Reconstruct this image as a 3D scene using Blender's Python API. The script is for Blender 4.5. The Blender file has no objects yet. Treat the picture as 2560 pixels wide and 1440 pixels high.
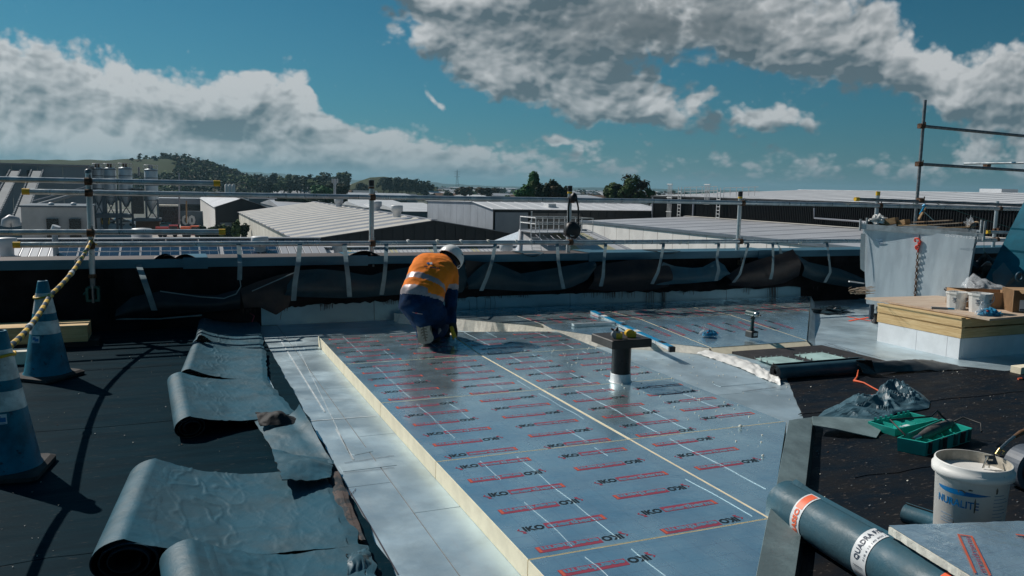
import bpy, math, random
from mathutils import Vector, Matrix, noise
random.seed(7)
S = bpy.context.scene
COL = S.collection

# ------------------------------------------------------------------ camera
TH = math.radians(22.8)          # the roof's own grid is turned 22.8 degrees from the view direction
CZ = 1.55                        # eye height over the deck, metres
FPX = 2025.0
pitch = math.atan((720-468)/FPX); roll = math.radians(1.2)
def c2w(a, b, z):                # view-aligned horizontal coordinates -> roof grid
    return Vector((a*math.cos(TH)+b*math.sin(TH), -a*math.sin(TH)+b*math.cos(TH), z))
_F = Vector((0, math.cos(pitch), -math.sin(pitch))); _U = Vector((0, math.sin(pitch), math.cos(pitch))); _R = Vector((1, 0, 0))
_U2 = _U*math.cos(roll)-_R*math.sin(roll); _R2 = _R*math.cos(roll)+_U*math.sin(roll)
CF = c2w(*_F); CU = c2w(*_U2); CR = c2w(*_R2)
cam_d = bpy.data.cameras.new('camera'); cam = bpy.data.objects.new('camera', cam_d); COL.objects.link(cam)
cam_d.sensor_width = 36; cam_d.lens = 36*FPX/2560; cam_d.clip_end = 20000; cam_d.clip_start = 0.05
M = Matrix((( CR.x, CU.x, -CF.x, 0), (CR.y, CU.y, -CF.y, 0), (CR.z, CU.z, -CF.z, CZ), (0, 0, 0, 1)))
cam.matrix_world = M
S.camera = cam
EYE = Vector((0, 0, CZ))
def ray(x, y): return CF*FPX + CR*(x-1280) - CU*(y-720)
def G(x, y, z=0.0):              # survey helper: where the sight line meets the level z
    d = ray(x, y); return EYE + d*((z-CZ)/d.z)
def PV(x, y, v):                 # ... meets the upright plane Y = v
    d = ray(x, y); return EYE + d*(v/d.y)
def PU(x, y, u):                 # ... meets the upright plane X = u
    d = ray(x, y); return EYE + d*(u/d.x)
def PD(x, y, dist):              # ... at a distance measured along the view
    return EYE + ray(x, y)*(dist/FPX)

# ------------------------------------------------------------------ sun and sky
SUN = Vector((-0.60, 0.93, 0.98)).normalized()
sd = bpy.data.lights.new('sun', 'SUN'); sd.energy = 5.0; sd.angle = math.radians(0.53); sd.color = (1.0, 0.94, 0.86)
sun = bpy.data.objects.new('sun', sd); COL.objects.link(sun)
sun.rotation_euler = (-SUN).to_track_quat('-Z', 'Y').to_euler(); sun.location = (0, 0, 60)
S.view_settings.view_transform = 'Standard'; S.view_settings.look = 'None'
S.view_settings.exposure = -0.36; S.view_settings.gamma = 1; S.view_settings.use_curve_mapping = False

W = bpy.data.worlds.new('World'); S.world = W; W.use_nodes = True
NT = W.node_tree; NT.nodes.clear()
class NB:
    """tiny node-graph writer"""
    def __init__(s, nt): s.nt = nt
    def n(s, t, **k):
        x = s.nt.nodes.new(t)
        for a, b in k.items(): setattr(x, a, b)
        return x
    def put(s, sock, v):
        if isinstance(v, bpy.types.NodeSocket): s.nt.links.new(v, sock)
        elif v is not None: sock.default_value = v
    def m(s, op, a, b=None, c=None, clamp=False):
        x = s.n('ShaderNodeMath', operation=op); x.use_clamp = clamp
        s.put(x.inputs[0], a); s.put(x.inputs[1], b)
        if c is not None: s.put(x.inputs[2], c)
        return x.outputs[0]
    def vec(s, x, y, z):
        v = s.n('ShaderNodeCombineXYZ'); s.put(v.inputs[0], x); s.put(v.inputs[1], y); s.put(v.inputs[2], z); return v.outputs[0]
    def mix(s, f, a, b, mode='MIX'):
        x = s.n('ShaderNodeMix', data_type='RGBA', blend_type=mode); s.put(x.inputs[0], f)
        s.put(x.inputs[6], (*a, 1) if isinstance(a, tuple) and len(a) == 3 else a)
        s.put(x.inputs[7], (*b, 1) if isinstance(b, tuple) and len(b) == 3 else b)
        return x.outputs[2]
    def noise(s, vec, scale, detail=4, rough=0.55, dist=0.0, out=0):
        x = s.n('ShaderNodeTexNoise'); s.put(x.inputs['Vector'], vec); x.inputs['Scale'].default_value = scale
        x.inputs['Detail'].default_value = detail; x.inputs['Roughness'].default_value = rough; x.inputs['Distortion'].default_value = dist
        return x.outputs[out]
    def ss(s, v, lo, hi):
        x = s.n('ShaderNodeMapRange', interpolation_type='SMOOTHSTEP'); s.put(x.inputs[0], v)
        x.inputs[1].default_value = lo; x.inputs[2].default_value = hi; return x.outputs[0]
    def lin(s, v, lo, hi, a=0.0, b=1.0):
        x = s.n('ShaderNodeMapRange'); s.put(x.inputs[0], v)
        x.inputs[1].default_value = lo; x.inputs[2].default_value = hi; x.inputs[3].default_value = a; x.inputs[4].default_value = b; return x.outputs[0]
b = NB(NT)
sky = b.n('ShaderNodeTexSky', sky_type='NISHITA'); sky.sun_disc = False
sky.sun_elevation = math.asin(SUN.z); sky.sun_rotation = math.atan2(SUN.x, SUN.y)
sky.air_density = 1.0; sky.dust_density = 0.6; sky.ozone_density = 2.5; sky.altitude = 20
tc = b.n('ShaderNodeTexCoord'); sep = b.n('ShaderNodeSeparateXYZ'); NT.links.new(tc.outputs['Generated'], sep.inputs[0])
dx, dy, dz = sep.outputs
hor = b.m('SQRT', b.m('ADD', b.m('MULTIPLY', dx, dx), b.m('MULTIPLY', dy, dy)))
el = b.m('ARCTAN2', dz, hor)
rot = b.m('ARCTAN2', dx, dy)                       # azimuth from the roof's Y axis, clockwise
az = b.m('SUBTRACT', rot, TH)                      # ... from the heading of the view
# cloud field: X grows to the right, Y up from the horizon (tangent scale, thousands of photo pixels)
X = b.m('MULTIPLY', b.m('TANGENT', b.m('MINIMUM', b.m('MAXIMUM', az, -1.35), 1.35)), 2.025)
Y = b.m('MULTIPLY', b.m('TANGENT', b.m('MINIMUM', el, 1.35)), 2.025)
LUMPS = []
def cloud_cover(X, Y, warp=None):
    # lumps placed where the photographed sky carries its cloud banks: (x, y, half width, half height, tilt, weight)
    L = [(-1.15, .150, .36, .092, -.12, 1.2), (-.80, .12, .44, .120, -.24, 1.15), (-.42, .07, .36, .070, -.10, .9), (-1.6, .17, .30, .12, .0, .9),
         (-.525, .180, .085, .065, -.45, 1.05), (-.665, .215, .065, .060, 0, .8), (-1.0, .05, .6, .06, 0, .5),
         (.30, .42, .46, .110, -.02, 1.60), (-.10, .40, .20, .085, .3, .95), (-.33, .485, .12, .035, -.1, .95), (.06, .33, .20, .085, -.35, 1.15), (.16, .250, .22, .068, -.22, 1.2), (-.08, .275, .11, .032, -.6, .7), (.45, .55, .5, .10, 0, .9),
         (.66, .335, .20, .06, -.1, .9), (.90, .265, .24, .070, -.2, 1.05), (.82, .345, .07, .05, .3, .7), (1.24, .24, .15, .09, .25, 1.2), (1.33, .13, .2, .05, 0, .6), (1.06, .235, .12, .045, 0, .8),
         (.30, .190, .17, .036, -.16, 1.0), (.12, .125, .10, .020, 0, .7), (.62, .168, .095, .042, -.18, 1.25), (-.20, .205, .060, .022, -.5, .85), (.455, .215, .03, .018, 0, .7), (1.28, .42, .06, .03, 0, .5), (1.6, .4, .2, .2, 0, .8)]
    if warp: wx, wy = warp
    w1 = b.n('ShaderNodeTexNoise'); w1.inputs['Scale'].default_value = 5.5; w1.inputs['Detail'].default_value = 5; b.put(w1.inputs['Vector'], b.vec(X, Y, .7))
    ws = b.n('ShaderNodeSeparateColor'); NT.links.new(w1.outputs['Color'], ws.inputs[0])
    if not warp: wx = b.m('MULTIPLY', b.m('SUBTRACT', ws.outputs[0], .5), .22)
    if not warp: wy = b.m('MULTIPLY', b.m('SUBTRACT', ws.outputs[1], .5), .13)
    Xw = b.m('ADD', X, wx); Yw = b.m('ADD', Y, wy)
    cov = None
    for (x0, y0, w, h, t, k) in L:
        ax = b.m('SUBTRACT', Xw, x0); ay = b.m('SUBTRACT', Yw, y0)
        ay2 = b.m('MULTIPLY_ADD', ax, -t, ay)
        q = b.m('ADD', b.m('POWER', b.m('DIVIDE', ax, w), 2.0), b.m('POWER', b.m('DIVIDE', ay2, h), 2.0))
        g = b.m('MULTIPLY', b.m('EXPONENT', b.m('MULTIPLY', q, -1.0)), k)
        cov = g if cov is None else b.m('ADD', cov, g)
    cov = b.m('MINIMUM', cov, 1.5)
    # low bank of small cumulus all along the horizon, and loose cloud outside the frame
    band = b.m('MULTIPLY', b.m('EXPONENT', b.m('MULTIPLY', b.m('POWER', b.m('DIVIDE', b.m('SUBTRACT', Y, .068), .036), 2.0), -1.0)), .60)
    band2 = b.m('MULTIPLY', b.m('EXPONENT', b.m('MULTIPLY', b.m('POWER', b.m('DIVIDE', b.m('SUBTRACT', Y, .03), .02), 2.0), -1.0)), .30)
    high = b.m('MULTIPLY', b.ss(Y, .62, 1.3), .16)
    cov = b.m('ADD', b.m('ADD', cov, b.m('ADD', band, band2)), high)
    return cov, wx, wy
def cloud_noise(X, Y, wx, wy):
    yy = b.m('ADD', b.m('MULTIPLY', Y, 1.05), b.m('MULTIPLY', b.m('LOGARITHM', b.m('ADD', b.m('MAXIMUM', Y, 0.0), .03), 2.718), .07))
    p = b.vec(X, yy, .31)
    n1 = b.noise(p, 6.5, 7, .58, 0.0)
    vo = b.n('ShaderNodeTexVoronoi'); vo.feature = 'F1'; vo.voronoi_dimensions = '2D'; vo.inputs['Scale'].default_value = 15; vo.inputs['Detail'].default_value = 2.0; vo.inputs['Roughness'].default_value = .6
    b.put(vo.inputs['Vector'], b.vec(b.m('ADD', X, b.m('MULTIPLY', wx, .25)), b.m('ADD', yy, b.m('MULTIPLY', wy, .25)), .1))
    bil = b.m('SUBTRACT', .42, vo.outputs['Distance'])
    return b.m('ADD', b.m('MULTIPLY', b.m('SUBTRACT', n1, .5), 1.5), b.m('MULTIPLY', bil, .50))
cov, wx, wy = cloud_cover(X, Y)
cov_up, _, _ = cloud_cover(b.m('ADD', X, -.020), b.m('ADD', Y, .040), (wx, wy))
den = b.m('ADD', cov, cloud_noise(X, Y, wx, wy))
mask = b.ss(den, .24, .72)
def relief(X, Y):                                  # coarse billows, read twice to find the faces that look up and to the sun
    p = b.vec(b.m('ADD', X, b.m('MULTIPLY', wx, .35)), b.m('ADD', b.m('MULTIPLY', Y, 1.5), b.m('MULTIPLY', wy, .35)), .31)
    return b.noise(p, 8.0, 3, .55)
edge = b.m('SUBTRACT', relief(X, Y), relief(b.m('ADD', X, -.014), b.m('ADD', Y, .016)))
def puffs(X, Y):
    v_ = b.n('ShaderNodeTexVoronoi'); v_.feature = 'F1'; v_.voronoi_dimensions = '2D'; v_.inputs['Scale'].default_value = 21; v_.inputs['Detail'].default_value = 1.0
    b.put(v_.inputs['Vector'], b.vec(b.m('ADD', X, b.m('MULTIPLY', wx, .45)), b.m('ADD', b.m('MULTIPLY', Y, 1.5), b.m('MULTIPLY', wy, .6)), 0.0)); return v_.outputs['Distance']
pf = b.m('SUBTRACT', puffs(b.m('ADD', X, -.006), b.m('ADD', Y, .008)), puffs(X, Y))
edge = b.m('ADD', edge, b.m('MULTIPLY', pf, .14))
soft = b.noise(b.vec(X, b.m('MULTIPLY', Y, 1.8), .9), 3.4, 4, .5)
lit = b.m('ADD', b.m('MULTIPLY', edge, 2.6), b.m('MULTIPLY', b.ss(den, 1.35, .35), .22))
lit = b.m('ADD', lit, b.m('MINIMUM', b.m('MAXIMUM', b.m('MULTIPLY', b.m('SUBTRACT', cov, cov_up), 1.15), -.45), .55))
lit = b.m('ADD', lit, b.m('MULTIPLY', b.m('SUBTRACT', soft, .5), 2.5))
lit = b.m('ADD', lit, .37, clamp=True)
ccol = b.mix(lit, (0.130, .185, .218), (0.78, .80, .81))
bx_ = b.m('DIVIDE', b.m('SUBTRACT', X, .36), .36); by_ = b.m('DIVIDE', b.m('SUBTRACT', Y, .385), .085)
belly = b.m('EXPONENT', b.m('MULTIPLY', b.m('ADD', b.m('POWER', bx_, 2.0), b.m('POWER', by_, 2.0)), -1.0))   # shaded underside of the thickest cloud
ccol = b.mix(b.m('MULTIPLY', b.m('MULTIPLY', belly, b.ss(den, .6, 1.3)), .85), ccol, (0.098, .135, .155))
haze_f = b.m('EXPONENT', b.m('MULTIPLY', b.m('MAXIMUM', Y, 0.0), -11.0))
ccol = b.mix(b.m('MULTIPLY', haze_f, .50), ccol, (0.150, .250, .295))
tint = b.mix(1.0, sky.outputs[0], (.15, .46, .56), 'MULTIPLY')
grad = b.mix(b.ss(Y, .0, .20), (.105, .235, .290), (.045, .215, .305)); grad = b.mix(b.ss(Y, .10, .62), grad, (.008, .135, .225)); grad = b.mix(b.ss(Y, .5, 2.2), grad, (.006, .055, .10))
grad = b.mix(1.0, grad, (6.2, 6.2, 6.2), 'MULTIPLY')
tint = b.mix(.62, tint, grad)
side = b.lin(b.m('COSINE', b.m('SUBTRACT', rot, math.atan2(SUN.x, SUN.y))), -1.0, 1.0, .42, 1.10); sc_ = b.n('ShaderNodeVectorMath', operation='SCALE'); b.put(sc_.inputs[0], tint); b.put(sc_.inputs['Scale'], side); tint = sc_.outputs[0]
bright = b.mix(1.0, ccol, (6.2, 6.2, 6.2), 'MULTIPLY')
allc = b.mix(b.m('MULTIPLY', mask, .95), tint, bright)
hz = b.mix(1.0, (0.105, .200, .240), (6.2, 6.2, 6.2), 'MULTIPLY')
allc = b.mix(b.m('MULTIPLY', haze_f, .35), allc, hz)
bg = b.n('ShaderNodeBackground'); NT.links.new(allc, bg.inputs[0]); bg.inputs[1].default_value = 0.15
wo = b.n('ShaderNodeOutputWorld'); NT.links.new(bg.outputs[0], wo.inputs[0])
try: W.cycles.sampling_method = 'MANUAL'; W.cycles.sample_map_resolution = 512
except Exception: pass
S.cycles.max_bounces = 6; S.cycles.use_denoising = True

# ------------------------------------------------------------------ materials
MATS = {}
def mat(name, col, rough=.6, metal=0.0, var=.12, vscale=8, col2=None, bump=0.0, bscale=40, rvar=0.0, spec=None, stretch=(1, 1, 1), alpha=None,
        trans=0.0, speck=None, extra=None, coat=0.0, vdetail=6, dist=0.0, lo=.35, hi=.65):
    if name in MATS: return MATS[name]
    m_ = bpy.data.materials.new(name); m_.use_nodes = True; nt = m_.node_tree; n = NB(nt)
    p = nt.nodes['Principled BSDF']
    t = n.n('ShaderNodeTexCoord'); mp = n.n('ShaderNodeMapping'); nt.links.new(t.outputs['Object'], mp.inputs[0]); mp.inputs['Scale'].default_value = stretch
    v = mp.outputs[0]
    f = n.noise(v, vscale, vdetail, .6, dist)
    c2 = col2 if col2 else tuple(max(0, c*(1-var*2)) for c in col)
    c1 = col if col2 else tuple(min(1, c*(1+var)) for c in col)
    base = n.mix(n.ss(f, lo, hi), c2, c1)
    if speck:                                      # (colour, scale, threshold)
        sc, ssn, th = speck
        base = n.mix(n.ss(n.noise(v, ssn, 3, .7), th, th+.06), base, sc)
    if extra: base = extra(n, v, base, p) or base
    n.put(p.inputs['Base Color'], base)
    p.inputs['Metallic'].default_value = metal
    if rvar: n.put(p.inputs['Roughness'], n.lin(n.noise(v, vscale*1.7, 5), .3, .7, max(0.02, rough-rvar), min(1, rough+rvar)))
    else: p.inputs['Roughness'].default_value = rough
    if spec is not None: p.inputs['Specular IOR Level'].default_value = spec
    if coat: p.inputs['Coat Weight'].default_value = coat
    if trans: p.inputs['Transmission Weight'].default_value = trans
    if alpha is not None: p.inputs['Alpha'].default_value = alpha
    if bump:
        bp = n.n('ShaderNodeBump'); bp.inputs['Strength'].default_value = 1; bp.inputs['Distance'].default_value = bump
        n.put(bp.inputs['Height'], n.noise(v, bscale, 5, .6, .4)); nt.links.new(bp.outputs[0], p.inputs['Normal'])
    MATS[name] = m_; return m_

def foil_lines(n, v, base, p):                     # thin printed cutting grid on the board facing
    s_ = n.n('ShaderNodeSeparateXYZ'); n.put(s_.inputs[0], v)
    out = base
    for ch, per in ((0, .1), (1, .1)):
        fr = n.m('FRACT', n.m('DIVIDE', s_.outputs[ch], per)); ln = n.m('LESS_THAN', fr, .018)
        out = n.mix(n.m('MULTIPLY', ln, .38), out, (.16, .10, .24))
    return out
def deck_marks(n, v, base, p):
    s_ = n.n('ShaderNodeSeparateXYZ'); n.put(s_.inputs[0], v)
    w = n.noise(n.vec(n.m('MULTIPLY', s_.outputs[0], 9.0), n.m('MULTIPLY', s_.outputs[1], .8), 0.0), 1.0, 6, .7)
    return n.mix(n.m('MULTIPLY', n.ss(w, .56, .72), .35), base, (.62, .66, .68))

foil = mat('board_foil', (.70, .90, .98), .24, .88, .05, 3, bump=.0006, bscale=22, rvar=.08, extra=foil_lines)
foil_w = mat('crumpled_foil', (.60, .76, .84), .28, .75, .05, 3, bump=.006, bscale=16, rvar=.08, extra=foil_lines)
deckf = mat('vapour_barrier_foil', (.56, .69, .75), .40, .60, .10, 2.2, bump=.0015, bscale=14, rvar=.12, extra=deck_marks)
cream = mat('cream_foam', (.93, .83, .62), .85, 0, .04, 10, bump=.001, bscale=120)
offw = mat('cut_foam', (.74, .72, .64), .9, 0, .08, 30, bump=.003, bscale=60)
pred = mat('red_print', (.38, .06, .10), .5, .3, .05, 20)
pblk = mat('black_print', (.010, .018, .024), .45, .1, .05, 20)
porg = mat('red_brown_print', (.60, .12, .06), .45, .1, .05, 20)
crease = mat('bright_crease', (.34, .44, .50), .5, .3, .03, 20)
bit_l = mat('old_bitumen', (.0022, .021, .033), .55, 0, 0, 3.0, spec=.03, col2=(.0008, .012, .020), bump=.0012, bscale=30, rvar=.10, speck=((.045, .050, .052), 26, .64), stretch=(.45, 2.6, 1), lo=.25, hi=.75)
bit_r = mat('dusty_bitumen', (.018, .0178, .0190), .55, 0, 0, 5.0, spec=.06, col2=(.006, .012, .020), bump=.0016, bscale=40, rvar=.10, speck=((.075, .066, .060), 34, .615), stretch=(.5, 1.5, 1), lo=.3, hi=.7)
bit_w = mat('wall_bitumen', (.016, .014, .016), .85, 0, .3, 3, bump=.004, bscale=18, spec=.15)
film = mat('blue_grey_membrane', (.032, .115, .165), .50, 0, 0, 4.0, col2=(.048, .102, .130), bump=.0035, bscale=16, rvar=.12, spec=.30, speck=((.13, .20, .23), 60, .70))
film_d = mat('dark_teal_membrane', (.014, .040, .054), .50, 0, .12, 4.0, bump=.004, bscale=14, rvar=.1)
film_b = mat('black_membrane', (.010, .009, .011), .50, 0, .2, 4.0, bump=.004, bscale=14, col2=(.035, .022, .020))
underside = mat('membrane_underside', (.012, .014, .018), .75, 0, .2, 6, bump=.004, bscale=25)
strip_m = mat('grey_green_membrane', (.20, .27, .28), .55, 0, .12, 5, bump=.002, bscale=50, speck=((.5, .5, .48), 90, .74))
alu = mat('scaffold_aluminium', (.62, .66, .68), .34, .6, .10, 6, rvar=.12, stretch=(1, 1, .3))
galv = mat('galvanised_tube', (.26, .27, .28), .5, .7, .15, 14, rvar=.1)
rust = mat('rusty_steel', (.16, .085, .05), .8, .3, .3, 25, bump=.002)
yel = mat('yellow_plastic', (.80, .48, .03), .45, 0, .06, 12)
blk = mat('black_plastic', (.015, .015, .017), .5, 0, .1, 12)
grn = mat('green_plastic', (.02, .40, .33), .42, 0, .08, 8, rvar=.08)
grn_d = mat('dark_green_plastic', (.01, .10, .085), .5, 0, .08, 8)
cone_m = mat('teal_cone_plastic', (.001, .17, .26), .5, 0, .22, 7, bump=.001, speck=((.015, .045, .065), 16, .62))
white_r = mat('reflective_white', (.80, .80, .78), .45, 0, .14, 14, speck=((.30, .30, .30), 20, .64))
rubber = mat('black_rubber', (.035, .032, .032), .8, 0, .2, 14)
white_p = mat('white_plastic', (.80, .79, .76), .42, 0, .04, 8, speck=((.30, .27, .22), 24, .69))
bluepr = mat('blue_print', (.0, .16, .42), .4, 0, .05, 10)
bluesmall = mat('pale_blue_print', (.22, .34, .48), .5, 0, .1, 60)
pine = mat('pale_pine', (.74, .53, .27), .68, 0, .10, 4, stretch=(1.2, 1.2, 14), bump=.0008, bscale=30, col2=(.58, .38, .17))
ply = mat('plywood', (.58, .47, .36), .7, 0, .0, 3, stretch=(1, 6, 1), col2=(.48, .36, .27), bump=.0006)
mdfw = mat('white_panel', (.80, .82, .84), .5, 0, .03, 8)
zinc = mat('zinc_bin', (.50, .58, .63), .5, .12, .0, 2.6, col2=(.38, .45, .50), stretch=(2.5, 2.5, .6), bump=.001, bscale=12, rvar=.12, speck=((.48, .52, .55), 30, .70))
zincr = mat('zinc_rim', (.42, .46, .48), .5, .6, .12, 10)
red_hook = mat('red_paint', (.72, .06, .03), .5, 0, .1, 20)
card = mat('brown_cardboard', (.42, .26, .14), .85, 0, .08, 5)
cardd = mat('inside_cardboard', (.50, .33, .17), .85, 0, .08, 5)
rag = mat('bright_blue_rag', (.02, .28, .50), .7, 0, .25, 30)
clearp = mat('clear_plastic', (.72, .76, .80), .12, 0, .04, 6, alpha=.26, bump=.01, bscale=20)
glasspane = mat('pale_green_glass', (.46, .66, .62), .28, 0, .12, 6, bump=.001)
capm = mat('cap_flashing_top', (.15, .112, .092), .5, .3, .10, 3, stretch=(.4, 1, 1))
capf = mat('cap_flashing_face', (.055, .165, .235), .45, .3, .10, 3, stretch=(.4, 1, 1))
upst = mat('upstand_foil', (.20, .37, .46), .38, .45, .06, 3, bump=.001, bscale=8, rvar=.08)
strap = mat('grey_green_strap', (.19, .27, .30), .5, .1, .12, 8)
hiviz = mat('orange_fabric', (1.0, .235, .004), .85, 0, .05, 14, bump=.006, bscale=16)
navy = mat('navy_fabric', (.002, .026, .082), .85, 0, .2, 12, spec=.15, bump=.008, bscale=13)
refl = mat('silver_reflective_tape', (.40, .34, .35), .45, .3, .05, 30)
skin = mat('skin', (.45, .26, .18), .6, 0, .05, 30)
hair = mat('dark_hair', (.02, .014, .01), .7, 0, .1, 50)
helm = mat('white_helmet', (.78, .78, .76), .35, 0, .04, 10, speck=((.2, .2, .2), 60, .76))
glovem = mat('dark_glove', (.02, .022, .024), .8, 0, .2, 40)
boot_s = mat('tan_boot_sole', (.66, .54, .43), .85, 0, .12, 20, bump=.006, bscale=55)
boot_l = mat('dark_boot_leather', (.04, .03, .025), .7, 0, .15, 20)
drillm = mat('teal_tool_body', (.012, .05, .055), .5, 0, .1, 20)
chrome = mat('bare_steel', (.55, .55, .54), .25, .95, .05, 20)
levelb = mat('level_blue', (.008, .27, .52), .35, .1, .05, 10)
tealp = mat('teal_painted_panel', (.0, .11, .17), .7, 0, .10, 5, spec=.2, bump=.001, bscale=30)
orangel = mat('orange_label', (.95, .17, .07), .5, 0, .03, 20)
whitel = mat('white_label', (.76, .78, .80), .5, 0, .03, 20)
darkpr = mat('dark_navy_print', (.02, .04, .08), .5, 0, .03, 20)

# ------------------------------------------------------------------ object helpers
def tag(o, label=None, cat=None, group=None, kind=None):
    if label: o['label'] = label
    if cat: o['category'] = cat
    if group: o['group'] = group
    if kind: o['kind'] = kind
    return o
def thing(name, label, cat, loc=(0, 0, 0), group=None, rz=0.0, parent=None):
    o = bpy.data.objects.new(name, None); COL.objects.link(o); o.location = loc; o.rotation_euler = (0, 0, rz)
    o.empty_display_size = .1
    return tag(o, label, cat, group)
def wloc(o):
    v = Vector((0, 0, 0))
    while o is not None: v = v + Vector(o.location); o = o.parent
    return v
def dup(root, loc=None, rz=None, label=None):
    r = root.copy(); COL.objects.link(r)
    if loc is not None: r.location = loc
    if rz is not None: r.rotation_euler = (0, 0, rz)
    if label: r['label'] = label
    for ch in list(root.children):
        c = ch.copy(); COL.objects.link(c); c.parent = r
        for g in list(ch.children):
            d = g.copy(); COL.objects.link(d); d.parent = c
    return r
class MB:
    def __init__(s): s.v = []; s.f = []; s.m = []; s.s = []; s.mats = []
    def mi(s, m_):
        if m_ not in s.mats: s.mats.append(m_)
        return s.mats.index(m_)
    def add(s, vs, fs, m_, smooth=False):
        o = len(s.v); s.v += [Vector(v) for v in vs]; k = s.mi(m_)
        for f in fs: s.f.append([o+i for i in f]); s.m.append(k); s.s.append(smooth)
        return s
    def quad(s, a, b_, c, d, m_): return s.add([a, b_, c, d], [(0, 1, 2, 3)], m_)
    def obox(s, c, ax, ay, az_, m_):
        c, ax, ay, az_ = map(Vector, (c, ax, ay, az_)); vs = [c+ax*i+ay*j+az_*k for k in (-1, 1) for j in (-1, 1) for i in (-1, 1)]
        return s.add(vs, [(0, 2, 3, 1), (4, 5, 7, 6), (0, 1, 5, 4), (2, 6, 7, 3), (0, 4, 6, 2), (1, 3, 7, 5)], m_)
    def box(s, x0, x1, y0, y1, z0, z1, m_, rz=0.0):
        c = Vector(((x0+x1)/2, (y0+y1)/2, (z0+z1)/2)); ca, sa = math.cos(rz), math.sin(rz)
        return s.obox(c, Vector((ca, sa, 0))*abs(x1-x0)/2, Vector((-sa, ca, 0))*abs(y1-y0)/2, Vector((0, 0, abs(z1-z0)/2)), m_)
    def bbox(s, x0, x1, y0, y1, z0, z1, m_, bev=.004):   # box with chamfered upright and top edges
        b_ = bev; pts = [(x0+b_, y0), (x1-b_, y0), (x1, y0+b_), (x1, y1-b_), (x1-b_, y1), (x0+b_, y1), (x0, y1-b_), (x0, y0+b_)]
        cx, cy = (x0+x1)/2, (y0+y1)/2
        ins = [(cx+(p[0]-cx)*(1-2*b_/(x1-x0)), cy+(p[1]-cy)*(1-2*b_/(y1-y0))) for p in pts]
        vs = [(p[0], p[1], z0) for p in pts]+[(p[0], p[1], z1-b_) for p in pts]+[(p[0], p[1], z1) for p in ins]
        fs = [tuple(range(7, -1, -1)), tuple(range(16, 24))]
        for k in (0, 8):
            for i in range(8): fs.append((k+i, k+(i+1) % 8, k+8+(i+1) % 8, k+8+i))
        return s.add(vs, fs, m_)
    def tube(s, pts, r, m_, n=10, cap=True, smooth=True, flat=None):
        pts = [Vector(p) for p in pts]; rs = r if isinstance(r, (list, tuple)) else [r]*len(pts)
        vs = []; fs = []; prev = None
        for i, p in enumerate(pts):
            d = (pts[min(i+1, len(pts)-1)]-pts[max(i-1, 0)]).normalized()
            if prev is None:
                a = Vector((0, 0, 1)) if abs(d.z) < .9 else Vector((1, 0, 0)); x = d.cross(a).normalized()
            else: x = (prev-d*prev.dot(d)).normalized()
            prev = x; y = d.cross(x)
            for k in range(n):
                t_ = 2*math.pi*k/n; vs.append(p+(x*math.cos(t_)+y*math.sin(t_)*(flat or 1))*rs[i])
        for i in range(len(pts)-1):
            for k in range(n): fs.append((i*n+k, i*n+(k+1) % n, (i+1)*n+(k+1) % n, (i+1)*n+k))
        s.add(vs, fs, m_, smooth)
        if cap:
            s.add(vs[:n], [tuple(range(n-1, -1, -1))], m_); s.add(vs[-n:], [tuple(range(n))], m_)
        return s
    def lathe(s, c, prof, m_, n=24, smooth=True, sx=1, sy=1, cap=True):
        c = Vector(c); vs = []; fs = []
        for (r, z) in prof:
            for k in range(n): t_ = 2*math.pi*k/n; vs.append(c+Vector((r*math.cos(t_)*sx, r*math.sin(t_)*sy, z)))
        for i in range(len(prof)-1):
            for k in range(n): fs.append((i*n+k, i*n+(k+1) % n, (i+1)*n+(k+1) % n, (i+1)*n+k))
        s.add(vs, fs, m_, smooth)
        if cap:
            s.add(vs[:n], [tuple(range(n-1, -1, -1))], m_); s.add(vs[-n:], [tuple(range(n))], m_)
        return s
    def prism(s, poly, z0, z1, m_, mtop=None, side=True, ztop=None):
        n = len(poly); zt = (lambda x, y: z1) if ztop is None else ztop
        lo = [(p[0], p[1], z0) for p in poly]; hi = [(p[0], p[1], zt(p[0], p[1])) for p in poly]
        s.add(hi, [tuple(range(n))], mtop or m_)
        if side: s.add(lo+hi, [(i, (i+1) % n, n+(i+1) % n, n+i) for i in range(n)]+[tuple(range(n-1, -1, -1))], m_)
        return s
    def grid(s, fn, nu, nv, m_, smooth=True, flip=False):
        vs = [fn(i/nu, j/nv) for j in range(nv+1) for i in range(nu+1)]; w = nu+1
        fs = [(j*w+i, j*w+i+1, (j+1)*w+i+1, (j+1)*w+i) for j in range(nv) for i in range(nu)]
        if flip: fs = [f[::-1] for f in fs]
        return s.add(vs, fs, m_, smooth)
    def ball(s, c, r, m_, n=12, sc=(1, 1, 1), rough=0.0, seed=0):
        c = Vector(c); prof = [math.pi*i/(n//2) for i in range(n//2+1)]; vs = []; fs = []
        for a in prof:
            for k in range(n):
                t_ = 2*math.pi*k/n; d = Vector((math.sin(a)*math.cos(t_), math.sin(a)*math.sin(t_), -math.cos(a)))
                q = 1+rough*noise.noise(d*2.3+Vector((seed, seed*.7, 0)))*2
                vs.append(c+Vector((d.x*sc[0], d.y*sc[1], d.z*sc[2]))*r*q)
        for i in range(len(prof)-1):
            for k in range(n): fs.append((i*n+k, i*n+(k+1) % n, (i+1)*n+(k+1) % n, (i+1)*n+k))
        return s.add(vs, fs, m_, True)
    def merge(s, o, xf=None):
        k = len(s.v); s.v += [xf(v) if xf else v.copy() for v in o.v]
        for f, m_, sm in zip(o.f, o.m, o.s): s.f.append([k+i for i in f]); s.m.append(s.mi(o.mats[m_])); s.s.append(sm)
        return s
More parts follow.
